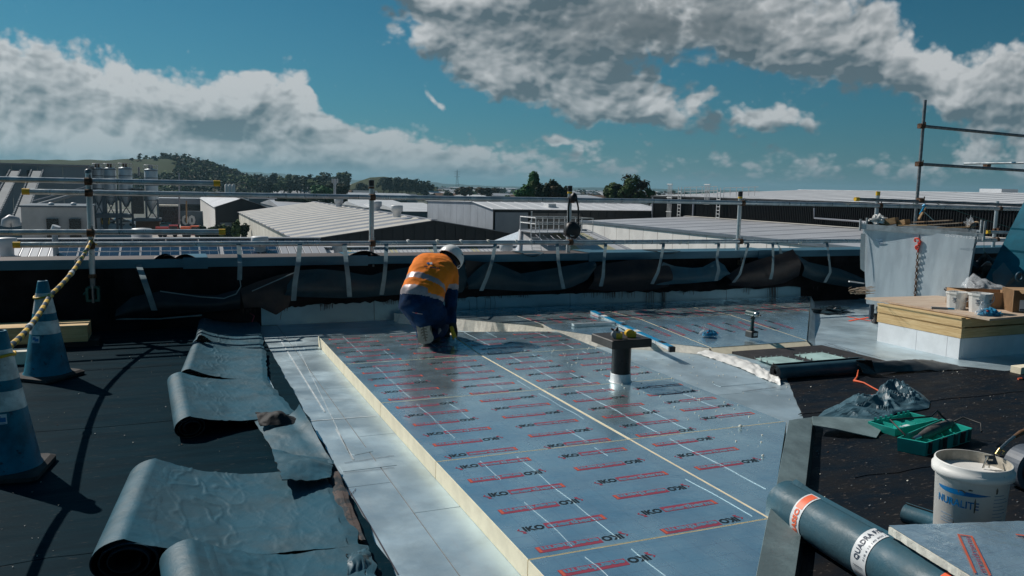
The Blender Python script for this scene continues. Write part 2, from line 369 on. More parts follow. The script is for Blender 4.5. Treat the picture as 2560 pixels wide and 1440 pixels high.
    def mesh(s, name, off=Vector((0, 0, 0))):
        me = bpy.data.meshes.new(name); me.from_pydata([v-off for v in s.v], [], s.f)
        for m_ in s.mats: me.materials.append(m_)
        me.polygons.foreach_set('material_index', s.m); me.polygons.foreach_set('use_smooth', s.s); me.update(); return me
    def build(s, name, parent=None, local=False, label=None, cat=None, group=None, kind=None, weld=False):
        if parent is not None: off = Vector((0, 0, 0)) if local else wloc(parent)
        else:
            xs = [v.x for v in s.v]; ys = [v.y for v in s.v]; zs = [v.z for v in s.v]
            off = Vector(((min(xs)+max(xs))/2, (min(ys)+max(ys))/2, min(zs)))
        me = s.mesh(name, off); o = bpy.data.objects.new(name, me); COL.objects.link(o)
        if parent is not None: o.parent = parent
        else: o.location = off
        if weld:
            import bmesh
            bm = bmesh.new(); bm.from_mesh(me); bmesh.ops.remove_doubles(bm, verts=bm.verts, dist=1e-5); bm.to_mesh(me); bm.free()
        return tag(o, label, cat, group, kind)
def fbm(p, o=4):
    a = 1.0; t_ = 0.0; p = Vector(p)
    for _ in range(o): t_ += a*noise.noise(p); p = p*2.03+Vector((5.1, 1.7, 3.3)); a *= .5
    return t_
_tc = {}
def text_mb(s_, size, m_, bold=.0, sx=1.0, font_space=1.0):
    """flat lettering as an MB lying in XY, starting at the origin"""
    key = (s_, bold, font_space)
    if key not in _tc:
        cu = bpy.data.curves.new('t', 'FONT'); cu.body = s_; cu.size = 1; cu.offset = bold; cu.resolution_u = 2; cu.space_character = font_space
        o = bpy.data.objects.new('t', cu); COL.objects.link(o)
        dg = bpy.context.evaluated_depsgraph_get(); me = bpy.data.meshes.new_from_object(o.evaluated_get(dg))
        _tc[key] = ([v.co.copy() for v in me.vertices], [tuple(p.vertices) for p in me.polygons])
        bpy.data.objects.remove(o); bpy.data.meshes.remove(me); bpy.data.curves.remove(cu)
    vs, fs = _tc[key]; q = MB()
    q.add([Vector((v.x*size*sx, v.y*size, 0)) for v in vs], fs, m_); return q
def text_w(mb): return max(v.x for v in mb.v)
def clip_poly(poly, a, b_):
    """keep the part of poly left of the line a->b"""
    out = []; ax, ay = a; bx, by = b_
    sd_ = lambda p: (bx-ax)*(p[1]-ay)-(by-ay)*(p[0]-ax)
    for i in range(len(poly)):
        p, q = poly[i], poly[(i+1) % len(poly)]; dp, dq = sd_(p), sd_(q)
        if dp >= 0: out.append(p)
        if (dp > 0 > dq) or (dp < 0 < dq):
            t_ = dp/(dp-dq); out.append((p[0]+(q[0]-p[0])*t_, p[1]+(q[1]-p[1])*t_))
    return out
def inside(poly, x, y):
    c = False; n = len(poly)
    for i in range(n):
        x1, y1 = poly[i]; x2, y2 = poly[(i+1) % n]
        if (y1 > y) != (y2 > y) and x < (x2-x1)*(y-y1)/(y2-y1)+x1: c = not c
    return c

# ================================================================== THE ROOF
def XY(p): return (p.x, p.y)
m = MB(); m.box(-8, 22, -5, 9.44, -.35, 0.0, mat('deck_edge', (.2, .2, .2))); roof = m.build('roof_deck', kind='structure')
m = MB(); m.box(-8, 22, -5, 9.40, -9.9, -.36, mat('own_building_wall', (.35, .36, .37))); m.build('building_wall', kind='structure')

# foil vapour barrier, laid in sheets with narrow dark joints
ue = [.76, 1.02, 2.22, 3.42, 4.62, 5.82, 7.02, 8.22, 9.42, 10.7, 12]
for i in range(len(ue)-1):
    off = (i*.43) % 1.0
    v0 = -1.0-off
    while v0 < 9.05:
        a, c = max(v0, -1), min(v0+1.25, 9.06)
        if c-a > .1:
            q = MB(); g = .006
            q.box(ue[i]+g/2, ue[i+1]-g/2, a+g/2, c-g/2, .0005, .004, deckf); q.build('foil_sheet', roof)
        v0 += 1.25
# small patches taped on the foil
for (p_, w, h, a) in [((920, 1166), .30, .10, .02), ((775, 870), .12, .2, 0), ((1850, 960), .45, .09, 0), ((1890, 905), .3, .12, 0), ((900, 1130), .12, .09, .3)]:
    c = G(*p_); q = MB(); q.box(c.x-w/2, c.x+w/2, c.y-h/2, c.y+h/2, .004, .0062, deckf, a); q.build('foil_patch', roof)
# chalk and marker lines drawn on the foil
q = MB()
def mline(p0, p1, w, z, m_, seg=10, jit=.004, mb=None):
    p0, p1 = Vector(p0), Vector(p1); d = (p1-p0); L = d.length; d.normalize(); n_ = Vector((-d.y, d.x, 0)); last = None
    for i in range(seg+1):
        p = p0.lerp(p1, i/seg)+n_*noise.noise(Vector((p0.x*3+i*.9, p1.y, 2)))*jit*2; p.z = z
        a, c = p+n_*w/2, p-n_*w/2
        if last: (mb or q).quad(last[0], last[1], c, a, m_)
        last = (a, c)
chalk = mat('chalk_white', (.58, .64, .67), .6); marker = mat('marker_dark', (.05, .05, .07), .7)
for a, c, w in [((700, 850), (812, 1032), .012), ((735, 850), (880, 1150), .004), ((840, 1075), (884, 1152), .009), ((770, 1055), (940, 1042), .010), ((690, 1010), (756, 1150), .006)]:
    mline(G(*a), G(*c), w, .0075, chalk, 8, .0008)
for a, c, w in [((664, 868), (995, 1440), .007), ((860, 1160), (985, 1142), .004), ((860, 1185), (985, 1172), .004), ((865, 1255), (890, 1225), .004), ((760, 1000), (880, 1000), .003),
                ((1420, 750), (1425, 760), .01), ((1725, 885), (2010, 940), .006), ((1855, 981), (1940, 970), .006), ((1730, 885), (1990, 862), .006), ((1000, 795), (1000, 800), .01), ((2060, 862), (2190, 900), .006), ((2070, 860), (2200, 896), .006), ((2085, 866), (2190, 903), .006)]:
    mline(G(*a), G(*c), w, .0078, marker, 12)
q.build('marking_line', roof)
# orange cross sprayed on the foil
q = MB(); sp = mat('orange_spray', (1.0, .10, .03), .6)
mline(G(2118, 793), G(2176, 804), .035, .008, sp, 6, .004); mline(G(2122, 804), G(2172, 795), .035, .0088, sp, 6, .004); q.build('spray_cross', roof)

# old bitumen roofing, left of the foil and in the cut-back area at the right
def rag_edge(pts, step=.08, amp=.012, seed=0):
    out = []
    for i in range(len(pts)):
        a, c = Vector((*pts[i], 0)), Vector((*pts[(i+1) % len(pts)], 0)); L = (c-a).length; k = max(1, int(L/step)) if L < 9 else 1
        for j in range(k):
            p = a.lerp(c, j/k); n_ = Vector((-(c-a).y, (c-a).x, 0)).normalized(); e = noise.noise(Vector((p.x*5+seed, p.y*5, 0)))*amp
            out.append((p.x+n_.x*e, p.y+n_.y*e))
    return out
q = MB(); q.prism(rag_edge([(-8, -5), (.74, -5), (.775, 3), (.79, 5), (.80, 8.2), (.70, 8.5), (.6, 9.05), (-8, 9.05)], .1, .02), .0005, .014, bit_l); old_l = q.build('bitumen_roofing', kind='structure')
RB = [(1.0, -5), (21, -5), (21, 3.6), (9.4, 4.1), (6.93, 4.73), (6.6, 5.12), (4.72, 5.24), (3.86, 4.06), (2.80, 3.10), (2.20, 2.42), (1.2, .8)]
q = MB(); q.prism(rag_edge(RB, .12, .02, 4), .0045, .012, bit_r); old_r = q.build('bitumen_roofing', kind='structure')
# lap seams in the old bitumen
for i, vv in enumerate([3.6, 5.5, 7.2]):
    q = MB(); q.prism(rag_edge([(-7.9, vv-.02), (.7, vv), (.7, vv+.5), (-7.9, vv+.48)], .1, .02, i*3), .0145, .0158, bit_l); q.build('lap_strip', old_l)
for i in range(3):
    q = MB(); vv = [3.2, 2.2, 4.3][i]; q.prism(rag_edge([(3.4+i*.3, vv), (9, vv-.1), (9, vv+.5), (3.9+i*.5, vv+.55)], .1, .02, 9+i*3), .0125, .0155, bit_r); q.build('lap_strip', old_r)
# grit and foam crumbs
q = MB(); rnd = random.Random(3)
for i in range(1500):
    u, v = rnd.uniform(2.6, 8.5), rnd.uniform(1.8, 5.2)
    if not inside(RB, u, v): continue
    s_ = rnd.choice([.0012, .0015, .002, .0025, .004]); q.obox((u, v, .012+s_*.4), (s_, 0, s_*.3), (0, s_*.8, 0), (0, 0, s_*.5), rnd.choice([galv, rust, offw, galv, galv]))
for i in range(420):
    u, v = rnd.uniform(-2.5, .6), rnd.uniform(3, 8.8)
    s_ = rnd.choice([.0012, .0015, .002, .003]); q.obox((u, v, .019+s_*.4), (s_, 0, s_*.3), (0, s_*.8, 0), (0, 0, s_*.5), rnd.choice([offw, rust, rust, galv]))
q.build('roof_grit', kind='stuff')

# ------------------------------------------------------------------ insulation boards
ZT = .10
def print_unit():
    q = MB(); h = .044
    t_ = text_mb('IKO', .060, pblk, .040, .86, 1.0); w = text_w(t_)
    q.merge(t_, lambda v: Vector((.034+v.x*(.100/w), v.y*1.0, .0009)))
    q.add([(.004, .016, .0009), (.016, .030, .0009), (.020, .024, .0009), (.012, .010, .0009)], [(0, 1, 2, 3)], pred)
    q.add([(.010, .010, .0009), (.024, .010, .0009), (.034, -.004, .0009), (.036, -.022, .0009), (.018, -.018, .0009), (.024, -.006, .0009)], [(5, 4, 3, 2, 1, 0)], pred)
    x0, x1 = .140, .432
    # frame of the red field with the word left open in foil colour
    q.add([(x0, -.004, .0006), (x1, -.004, .0006), (x1, .050, .0006), (x0, .050, .0006)], [(0, 1, 2, 3)], pred)
    q.add([(x1-.016, -.001, .0009), (x1-.004, -.001, .0009), (x1-.004, .045, .0009), (x1-.016, .045, .0009)], [(0, 1, 2, 3)], porg)
    t_ = text_mb('enertherm', .068, foil, .050, .8, 1.0); w = text_w(t_)
    q.merge(t_, lambda v: Vector((x0+.006+v.x*((x1-x0-.026)/w), v.y*.76+.004, .0012)))
    return q
PU_ = print_unit()
def print_at(q, u, v, ang, zf=None):
    ca, sa = math.cos(ang), math.sin(ang)
    def xf(p):
        x, y = p.x, p.y
        X_, Y_ = u+x*ca-y*sa, v+x*sa+y*ca
        return Vector((X_, Y_, (zf(X_, Y_) if zf else 0)+p.z))
    q.merge(PU_, xf)
LOGO = PU_.mesh('logo_print')
def board_prints(t_, poly, u0, v0, zf, mode='u', cols=(.06, .64), rows=6, pitch=.205, first=.04, dv=0.0, flip=0):
    for ci, cu in enumerate(cols):
        for r in range(rows):
            B = (r+flip) % 2
            if mode == 'u':
                x, y = u0+cu, v0+first+r*pitch-(.022 if ci else 0)+dv
                ends = [(x, y), (x+.44, y), (x, y+.05), (x+.44, y+.05), (x+.2, y)]; at = (x, y, 0) if not B else (x+.44, y+.045, math.pi)
            else:
                x, y = u0+first+r*pitch, v0+cu
                ends = [(x, y), (x, y+.44), (x+.05, y), (x+.05, y+.44), (x, y+.2)]; at = (x, y+.44, -math.pi/2) if not B else (x+.045, y, math.pi/2)
            if sum(inside(poly, *e) for e in ends) < (4 if v0 < 3.5 and mode == 'u' else 5): continue
            o = bpy.data.objects.new('printed_logo', LOGO); COL.objects.link(o); o.parent = t_; o.location = Vector((at[0], at[1], zf(at[0], at[1]))) - wloc(t_)
            if mode == 'v':
                o.rotation_mode = 'ZYX'; sl = math.atan((zf(at[0], y+.3)-zf(at[0], y+.1))/.2); o.rotation_euler = (sl, 0, at[2])
            else: o.rotation_euler = (0, 0, at[2])
def shrink(poly, d):
    cx = sum(p[0] for p in poly)/len(poly); cy = sum(p[1] for p in poly)/len(poly); out = []
    for x, y in poly:
        L = math.hypot(x-cx, y-cy); out.append((x+(cx-x)/L*d*1.3, y+(cy-y)/L*d*1.3))
    return out
def crease_mb(q, x, y0, y1, z, seed, amp=.006, w=.0042, brk=.35):
    k = max(6, int((y1-y0)/.05)); last = None
    for i in range(k+1):
        y = y0+(y1-y0)*i/k; xx = x+noise.noise(Vector((seed*3.3, y*4.5, 0)))*amp*2
        ww = w*(.35+.9*abs(noise.noise(Vector((seed, y*3, 5)))))
        gap = noise.noise(Vector((seed*1.7, y*1.6, 9))) < -brk
        cur = [Vector((xx-ww, y, z+.0004)), Vector((xx, y, z+.0022)), Vector((xx+ww, y, z+.0004))]
        if last and not gap:
            q.quad(last[0], last[1], cur[1], cur[0], crease); q.quad(last[1], last[2], cur[2], cur[1], crease)
        last = cur
def flat_board(label, poly, u0, v0, gap_l=.002, gap_r=.002, dv=0.0, prints=True, flip=0, grp='printed insulation boards laid flat beside the foil'):
    t_ = thing('insulation_board', label, 'insulation board', (u0, v0, .004), grp)
    q = MB(); q.prism(poly, .006, ZT-.0015, cream); q.build('foam_core', t_)
    us = [p[0] for p in poly]; top = [(min(max(p[0], min(us)+gap_l), max(us)-gap_r), p[1]) for p in poly]
    top = shrink(top, .002)
    q = MB(); q.prism(top, ZT-.0012, ZT, foil); q.build('foil_facing', t_)
    if prints:
        board_prints(t_, top, u0, v0, lambda x, y: ZT, dv=dv, flip=flip)
    q = MB(); vs = [p[1] for p in poly]
    for j, fx in enumerate((.19, .37, .78, .95)):
        x = u0+fx*1.18
        ys = [y/20 for y in range(int(min(vs)*20)+1, int(max(vs)*20)) if inside(top, x-.02, y/20) and inside(top, x+.02, y/20)]
        q = MB()
        if len(ys) > 5: crease_mb(q, x, ys[0], ys[-1], ZT, u0*7+j*2.1+v0*.2*(j % 2), w=(.0018, .0011, .0010, .0009)[j], brk=(.15, .0, -.05, -.1)[j])
        if q.v: q.build('foil_crease', t_)['kind'] = 'stuff'
    return t_
VR = [7.70, 6.445, 5.20, 3.965, 2.755, 1.52]
CUTA, CUTB = (1.60, 1.86), (3.58, 3.95)       # the far side of the strip cuts the boards off along this line
lab1 = ['far left insulation board whose corner the kneeling worker is on', 'second insulation board from the far end in the left column', 'third insulation board from the far end in the left column',
        'fourth insulation board from the far end in the left column', 'nearest whole insulation board in the left column, at the bottom of the picture']
lab2 = ['far right insulation board between the worker and the black pipe cap', 'insulation board notched round the far side of the black vent pipe', 'insulation board just in front of the black vent pipe',
        'insulation board cut diagonally under the grey strip beside the long membrane roll', 'corner of insulation board at the bottom edge beside the grey strip']
for r in range(5):
    va, vb = VR[r+1], VR[r]
    g = .0038
    poly = [(1.25, va+g), (2.431, va+g), (2.431, vb-g), (1.25, vb-g)]
    if r == 0: poly = [(1.25, va+g), (2.431, va+g), (2.50, vb-.08), (1.255, vb+.04)]
    poly = clip_poly(poly, CUTA, CUTB) if r >= 3 else poly
    if len(poly) > 2: flat_board(lab1[r], poly, 1.25, va, .002, (.001, .003, .006, .002, .001)[r], flip=(r % 2))
    poly = [(2.438, va+g), (3.575, va+g), (3.575, vb-g), (2.438, vb-g)]
    if r == 0: poly = [(2.438, va+g), (3.575, va+g), (3.59, 7.34), (2.52, vb-.10)]
    if r >= 3: poly = clip_poly(poly, CUTA, CUTB)
    if len(poly) > 2: flat_board(lab2[r], poly, 2.44, va, (.001, .003, .005, .002, .001)[r], .002, dv=-.02, flip=((r+1) % 2))
# cricket: boards laid to falls beyond the pipe
up0 = Vector((0, 0, 1)); offw2 = mat('white_sawn_foam', (.84, .80, .70), .9, 0, .05, 30, bump=.003, bscale=60)
def zc(x, y): return .055+.075*max(0, min(1, (y-6.3)/1.3))-.03*max(0, min(1, (y-7.62)/1.2))
CP = [(4.74, 6.33), (5.93, 6.33), (8.38, 8.92), (2.30, 8.92), (2.86, 8.24), (3.52, 7.42), (3.90, 6.99)]
cuts_u = [2.2, 3.55, 4.75, 5.95, 7.10, 8.6]; cuts_v = [6.2, 7.60, 9.0]
nb = 0
names_c = {}
where = ['left tip', 'left middle', 'middle', 'right middle', 'right tip']
for j in range(2):
    for i in range(5):
        a, b2, c, d = cuts_u[i]+.004, cuts_u[i+1]-.004, cuts_v[j]+.003, cuts_v[j+1]-.003
        poly = list(CP)
        for (p0, p1) in [((a, c), (b2, c)), ((b2, c), (b2, d)), ((b2, d), (a, d)), ((a, d), (a, c))]:
            poly = clip_poly(poly, p0, p1)
            if len(poly) < 3: break
        if len(poly) < 3: continue
        area = abs(sum(poly[k][0]*poly[(k+1) % len(poly)][1]-poly[(k+1) % len(poly)][0]*poly[k][1] for k in range(len(poly))))/2
        if area < .03: continue
        t_ = thing('insulation_board', 'tapered insulation board in the %s row by the wall, %s of the raised patch' % (('near', 'far')[j], where[i]), 'insulation board', (a, c, .004), 'tapered insulation boards near the parapet')
        # edge faces get a fine split so the top follows the fall
        q = MB(); q.prism(poly, .006, 0, offw if i < 2 else cream, ztop=lambda x, y: zc(x, y)-.0015); q.build('foam_core', t_)
        top = shrink(poly, .003 if i else .004)
        q = MB(); q.prism(top, 0, 0, foil, side=False, ztop=zc); q.build('foil_facing', t_)
        if j == 1 and i == 0: continue
        board_prints(t_, top, a-.03, c, lambda x, y: zc(x, y)+.0005, mode='v', cols=(.05, .62, 1.0) if j == 0 else (.04, .60), flip=i % 2)
        nb += 1
q = MB(); EL = [(2.36, 8.85), (2.86, 8.24), (3.20, 7.82), (3.52, 7.42), (3.90, 6.99), (4.3, 6.67), (4.74, 6.335)]
for i in range(len(EL)-1):
    (xa, ya), (xc, yc) = EL[i], EL[i+1]; k = 8
    for j in range(k):
        t0, t1 = j/k, (j+1)/k; p0, p1 = Vector((xa+(xc-xa)*t0, ya+(yc-ya)*t0, 0)), Vector((xa+(xc-xa)*t1, ya+(yc-ya)*t1, 0))
        w0, w1 = [(.075+.05*noise.noise(Vector((p.x*4, p.y*4, 3)))) for p in (p0, p1)]; off = Vector((-.70, -.72, 0))
        q.quad(Vector((p0.x, p0.y, zc(p0.x, p0.y)-.003)), p0+off*w0+up0*.005, p1+off*w1+up0*.005, Vector((p1.x, p1.y, zc(p1.x, p1.y)-.003)), offw2)
q2 = MB()
for j in range(8):
    x0_, x1_ = 4.74+1.19*j/8, 4.74+1.19*(j+1)/8
    q2.quad((x0_, 6.328, .052), (x0_, 6.24, .005), (x1_, 6.24, .005), (x1_, 6.328, .052), cream)  # face sloped outward to catch sun that an upright edge would miss
q2.build('bevelled_foam_edge', label='straight cream foam edge along the front of the raised boards', cat='foam edge')
q.build('bevelled_foam_edge', label='sawn white foam edge slanting down in front of the raised boards', cat='foam edge')
# foil tape along the right edge of the raised patch
q = MB(); q.add([(5.94, 6.32, .058), (5.99, 6.27, .004), (8.40, 8.86, .004), (8.36, 8.90, .10)], [(0, 1, 2, 3)], deckf); q.build('foil_tape_strip', label='narrow foil tape strip down the right edge of the raised boards', cat='tape')
# offcut wedges (crumbs) on the boards
q = MB(); rnd = random.Random(12)
for i in range(300):
    if i % 2: p = Vector((rnd.uniform(3.0, 3.56), rnd.uniform(2.9, 6.5), ZT+.001))
    else: p = Vector((rnd.uniform(3.6, 6.2), rnd.uniform(4.6, 6.3), .005))
    if i % 2 and p.y < 3.95 and p.x > 2.40+(p.y-2.74)*.96: continue
    s_ = rnd.choice([.0015, .002, .003, .004]); q.obox(p+Vector((0, 0, s_*.6)), (s_, 0, 0), (0, s_, s_*.3), (0, 0, s_*.6), offw)
q.build('foam_crumbs', kind='stuff')
p = G(1851, 1071, ZT); q = MB(); q.ball(p+Vector((0, 0, .012)), .012, offw, 8, rough=.3); q.build('foam_chip', label='white foam chip lying on the board near the grey corner strip', cat='foam chip')
p = G(1907, 1143, ZT); q = MB(); q.ball(p+Vector((0, 0, .008)), .008, offw, 8, rough=.3); q.build('foam_chip', label='tiny white foam chip lying near the diagonal grey strip edge', cat='foam chip')

# ------------------------------------------------------------------ vent pipe with square cap
pc = Vector((3.115, 5.24, 0)); t_ = thing('vent_pipe', 'black round vent pipe with a flat square cap standing on the boards', 'vent pipe', (3.115, 5.24, ZT))
q = MB(); pb = mat('pipe_black', (.012, .011, .011), .32, 0, .2, 10, rvar=.08); q.lathe((3.115, 5.24, 0), [(.073, .16), (.073, .40)], pb, 36); q.build('pipe', t_)
q = MB(); q.lathe((3.115, 5.24, 0), [(.090, ZT+.001), (.079, ZT+.006), (.077, .163), (.074, .166)], mat('white_foil_collar', (.74, .78, .80), .4, .1, .06, 20, bump=.002, bscale=30), 36); q.build('collar', t_)
q = MB(); q.bbox(2.950, 3.290, 5.095, 5.425, .385, .447, mat('cap_dark', (.034, .029, .027), .55, 0, .15, 9), .006); q.build('cap', t_)

# ------------------------------------------------------------------ grey-green membrane strip down the cut edge
def sheet(q, fn, nu, nv, th, mt, mb_, rim=None, smooth=True):
    P = [[Vector(fn(i/nu, j/nv)) for i in range(nu+1)] for j in range(nv+1)]
    N = [[None]*(nu+1) for _ in range(nv+1)]
    for j in range(nv+1):
        for i in range(nu+1):
            du = P[j][min(i+1, nu)]-P[j][max(i-1, 0)]; dv = P[min(j+1, nv)][i]-P[max(j-1, 0)][i]
            n_ = du.cross(dv); N[j][i] = n_.normalized() if n_.length > 1e-9 else Vector((0, 0, 1))
    w = nu+1
    A = [P[j][i] for j in range(nv+1) for i in range(nu+1)]; B = [P[j][i]-N[j][i]*th for j in range(nv+1) for i in range(nu+1)]
    f = [(j*w+i, j*w+i+1, (j+1)*w+i+1, (j+1)*w+i) for j in range(nv) for i in range(nu)]
    q.add(A, f, mt, smooth); q.add(B, [t[::-1] for t in f], mb_, smooth)
    bd = [i for i in range(w)]+[j*w+nu for j in range(1, nv+1)]+[nv*w+i for i in range(nu-1, -1, -1)]+[j*w for j in range(nv-1, 0, -1)]
    k = len(bd); q.add([A[i] for i in bd]+[B[i] for i in bd], [(i, (i+1) % k, k+(i+1) % k, k+i) for i in range(k)], rim or mb_)
def lerp_poly(pts, t):
    n = len(pts)-1; f = min(t*n, n-1e-6); i = int(f); return pts[i].lerp(pts[i+1], f-i)
def strip_between(name, L, R, m_, label, cat, drop=.0, nz=24, amp=.002, th=.005):
    q = MB()
    def fn(a, c):
        p = lerp_poly(L, c).lerp(lerp_poly(R, c), a); p.z += amp*fbm(p*6); return p
    sheet(q, fn, 8, nz, th, underside, m_, m_)
    if drop:
        k = 24; rr = [lerp_poly(R, i/k) for i in range(k+1)]
        for i in range(k):
            a, c = rr[i].copy(), rr[i+1].copy(); a.z -= .004; c.z -= .004
            a2, c2_ = Vector((a.x+.015+.01*noise.noise(a*6), a.y-.01, .012)), Vector((c.x+.015+.01*noise.noise(c*6), c.y-.01, .012)); q.quad(a, c, c2_, a2, underside)
    return q.build(name, label=label, cat=cat)
L = [G(1972, 1052, ZT+.008), G(1967, 1080, ZT+.008), G(1955, 1140, ZT+.008), G(1939, 1225, ZT+.008), G(1917, 1304, ZT+.008), G(1890, 1440, ZT+.008), G(1868, 1560, ZT+.008)]
R = [G(2033, 1044, .07), G(2029, 1070, .065), G(2022, 1140, .065), G(2012, 1222, .065), G(2001, 1340, .065), G(1986, 1440, .065), G(1968, 1560, .065)]
strip_between('membrane_strip', L, R, strip_m, 'grey strip of membrane folded over the diagonal cut edge of the boards', 'membrane strip', drop=1)
L = [G(2030, 1042, ZT-.004), G(2095, 1044, .07), G(2180, 1050, .05), G(2212, 1060, .03)]
R = [G(2032, 1064, ZT-.03), G(2090, 1074, .06), G(2160, 1090, .03), G(2190, 1096, .02)]
strip_between('membrane_strip', R, L, strip_m, 'short grey membrane strip running from the corner toward the green case', 'membrane strip', drop=0)
# black gap at the corner of the cut
# ------------------------------------------------------------------ parapet
PVN = 9.06
q = MB(); q.box(-8, 22, PVN, 9.40, 0, .66, bit_w); par = q.build('parapet_wall', label='low black bitumen covered parapet wall along the far roof edge', cat='wall')
# foil upstand along its foot
xs = [.86, 2.1, 3.35, 4.6, 5.8, 7.0, 8.3]
for i in range(len(xs)-1):
    q = MB(); q.add([(xs[i], PVN-.035, .004), (xs[i+1]-.006, PVN-.035, .004), (xs[i+1]-.006, PVN-.012, .235), (xs[i], PVN-.012, .235), (xs[i], PVN, .235), (xs[i+1]-.006, PVN, .235)], [(0, 1, 2, 3), (3, 2, 5, 4)], upst); q.build('foil_upstand', par)
# cap flashing in lengths
cx = [-8, -4.4, -.9, .21, 1.9, 4.95, 7.6, 10.4, 13.5, 17, 22]
for i in range(len(cx)-1):
    q = MB(); a, c = cx[i]+.003, cx[i+1]-.003; w = .004*(i % 2)
    q.box(a, c, PVN-.03, 9.46, .735+w, .745+w, capm if i < 5 else capf); q.box(a, c, PVN-.042-w, PVN-.031-w, .655, .744+w, capf)
    q.build('cap_flashing', par)
for x in (.21, 1.9, 4.95, 7.6):
    q = MB(); q.box(x-.12, x+.12, PVN-.055, PVN-.047, .64, .752, capf); q.box(x-.12, x+.12, PVN-.054, 9.47, .751, .757, capf); q.build('joint_cover', par)
# buckled edge of the cap where two lengths meet
for (px0, px1, h) in [((385, 0), (440, 0), .05), ((435, 0), (490, 0), .045), ((870, 0), (950, 0), .06)]:
    a = PV(px0[0], 645, PVN-.05); c = PV(px1[0], 645, PVN-.05); q = MB()
    sheet(q, lambda s, t: Vector((a.x+(c.x-a.x)*s, PVN-.06+.4*t, .75+h*math.sin(math.pi*s)*(1-t)**1.3)), 10, 6, .004, capm, underside); q.build('buckled_flashing', par)
for (px0, px1, h) in [(1305, 1360, -.05), (1640, 1700, -.04)]:
    a = PV(px0, 640, PVN-.06); c = PV(px1, 640, PVN-.06); q = MB()
    sheet(q, lambda s, t: Vector((a.x+(c.x-a.x)*s, PVN-.065+.34*t, .760+h*.9*math.sin(math.pi*s)*(1-t)**2)), 10, 6, .004, film_d, underside); q.build('loose_flap', par)
# ragged lower edge of the bitumen with tar drips over the foil
def edge_line(x):                 # photographed lower edge of the black, read along the wall
    P_ = [(285, 800), (505, 777), (640, 772), (700, 770), (760, 764), (900, 757), (1000, 750), (1150, 744), (1260, 737), (1500, 731), (1700, 729), (1900, 720), (2040, 716), (2160, 712), (2400, 700)]
    for (x0, y0), (x1, y1) in zip(P_, P_[1:]):
        if x0 <= x <= x1: return y0+(y1-y0)*(x-x0)/(x1-x0)
    return P_[-1][1]
def hang(name, top, bot, v0, bulge, m_, nu=26, nv=10, th=.006, seed=0, amp=.02, label=None, m_back=None, parent=None, cat=None, curl=0):
    """a sheet hanging in front of the wall between two outlines; v0 = distance plane, bulge = how far it bellies out"""
    T = [PV(x, y, v0) for x, y in top]; B = [PV(x, y, v0-.02) for x, y in bot]
    def fn(s, t):
        a, c = lerp_poly(T, s), lerp_poly(B, s); p = c.lerp(a, t)
        p.y -= bulge*math.sin(math.pi*min(1, t*1.05))+curl*(1-t)**3; p.y -= amp*fbm(Vector((p.x*2.5+seed, p.z*5, seed)), 3)
        return p
    q = MB(); sheet(q, fn, nu, nv, th, m_, m_back or underside)
    return q.build(name, parent, label=label, cat=cat)
bx = [285, 505, 560, 640, 700, 760, 830, 900, 1000, 1080, 1150, 1260, 1380, 1500, 1620, 1700, 1800, 1900, 2040, 2160, 2400]
rnd = random.Random(5)
bot = []
for i in range(len(bx)-1):
    for k in range(8):
        x = bx[i]+(bx[i+1]-bx[i])*k/8; bot.append((x, edge_line(x)+rnd.uniform(-3, 3)))
bot.append((2400, 700)); top_ = [(x, 672-(x/2560)*14) for x, _ in bot]
hang('hanging_bitumen', top_, bot, PVN-.03, .02, bit_w, nu=len(bot)-1, nv=4, amp=.004, parent=par)
q = MB(); rnd = random.Random(8); tar = mat('tar_drip', (.03, .016, .014), .5, 0, .2, 30)
for c0, c1, n_, L_ in [(600, 640, 16, 12), (672, 720, 14, 10), (800, 832, 14, 14), (955, 1000, 16, 10), (1145, 1165, 6, 10), (1205, 1320, 34, 9), (1455, 1500, 12, 12), (1505, 1590, 22, 18), (1615, 1640, 12, 34), (1650, 1665, 8, 40), (1700, 1740, 10, 10), (1855, 1875, 8, 14), (1915, 1945, 14, 34), (2030, 2050, 5, 14)]:
    for i in range(n_):
        x = rnd.uniform(c0, c1); y = edge_line(x)-2; L_1 = L_*rnd.uniform(.4, 1.25)
        a = PV(x, y, PVN-.040); c = PV(x+rnd.uniform(-1, 1), y+L_1, PVN-.040); w = .0032; yo = -.004
        q.quad(a+Vector((-w, yo, 0)), a+Vector((w, yo, 0)), c+Vector((w*.7, yo, 0)), c+Vector((-w*.7, yo, 0)), tar)
o_ = q.build('tar_drip', par); o_['kind'] = 'stuff'
for x, y0, y1 in [(702, 770, 800), (1212, 740, 770), (1226, 742, 782), (1236, 742, 770), (1172, 750, 785), (1656, 725, 765)]:
    q = MB(); a = PV(x, y0, PVN-.055); c = PV(x+rnd.uniform(-2, 4), y1, PVN-.045); q.tube([a, a.lerp(c, .5)+Vector((.008, 0, 0)), c], .0025, tar, 5); q.build('tar_string', par)

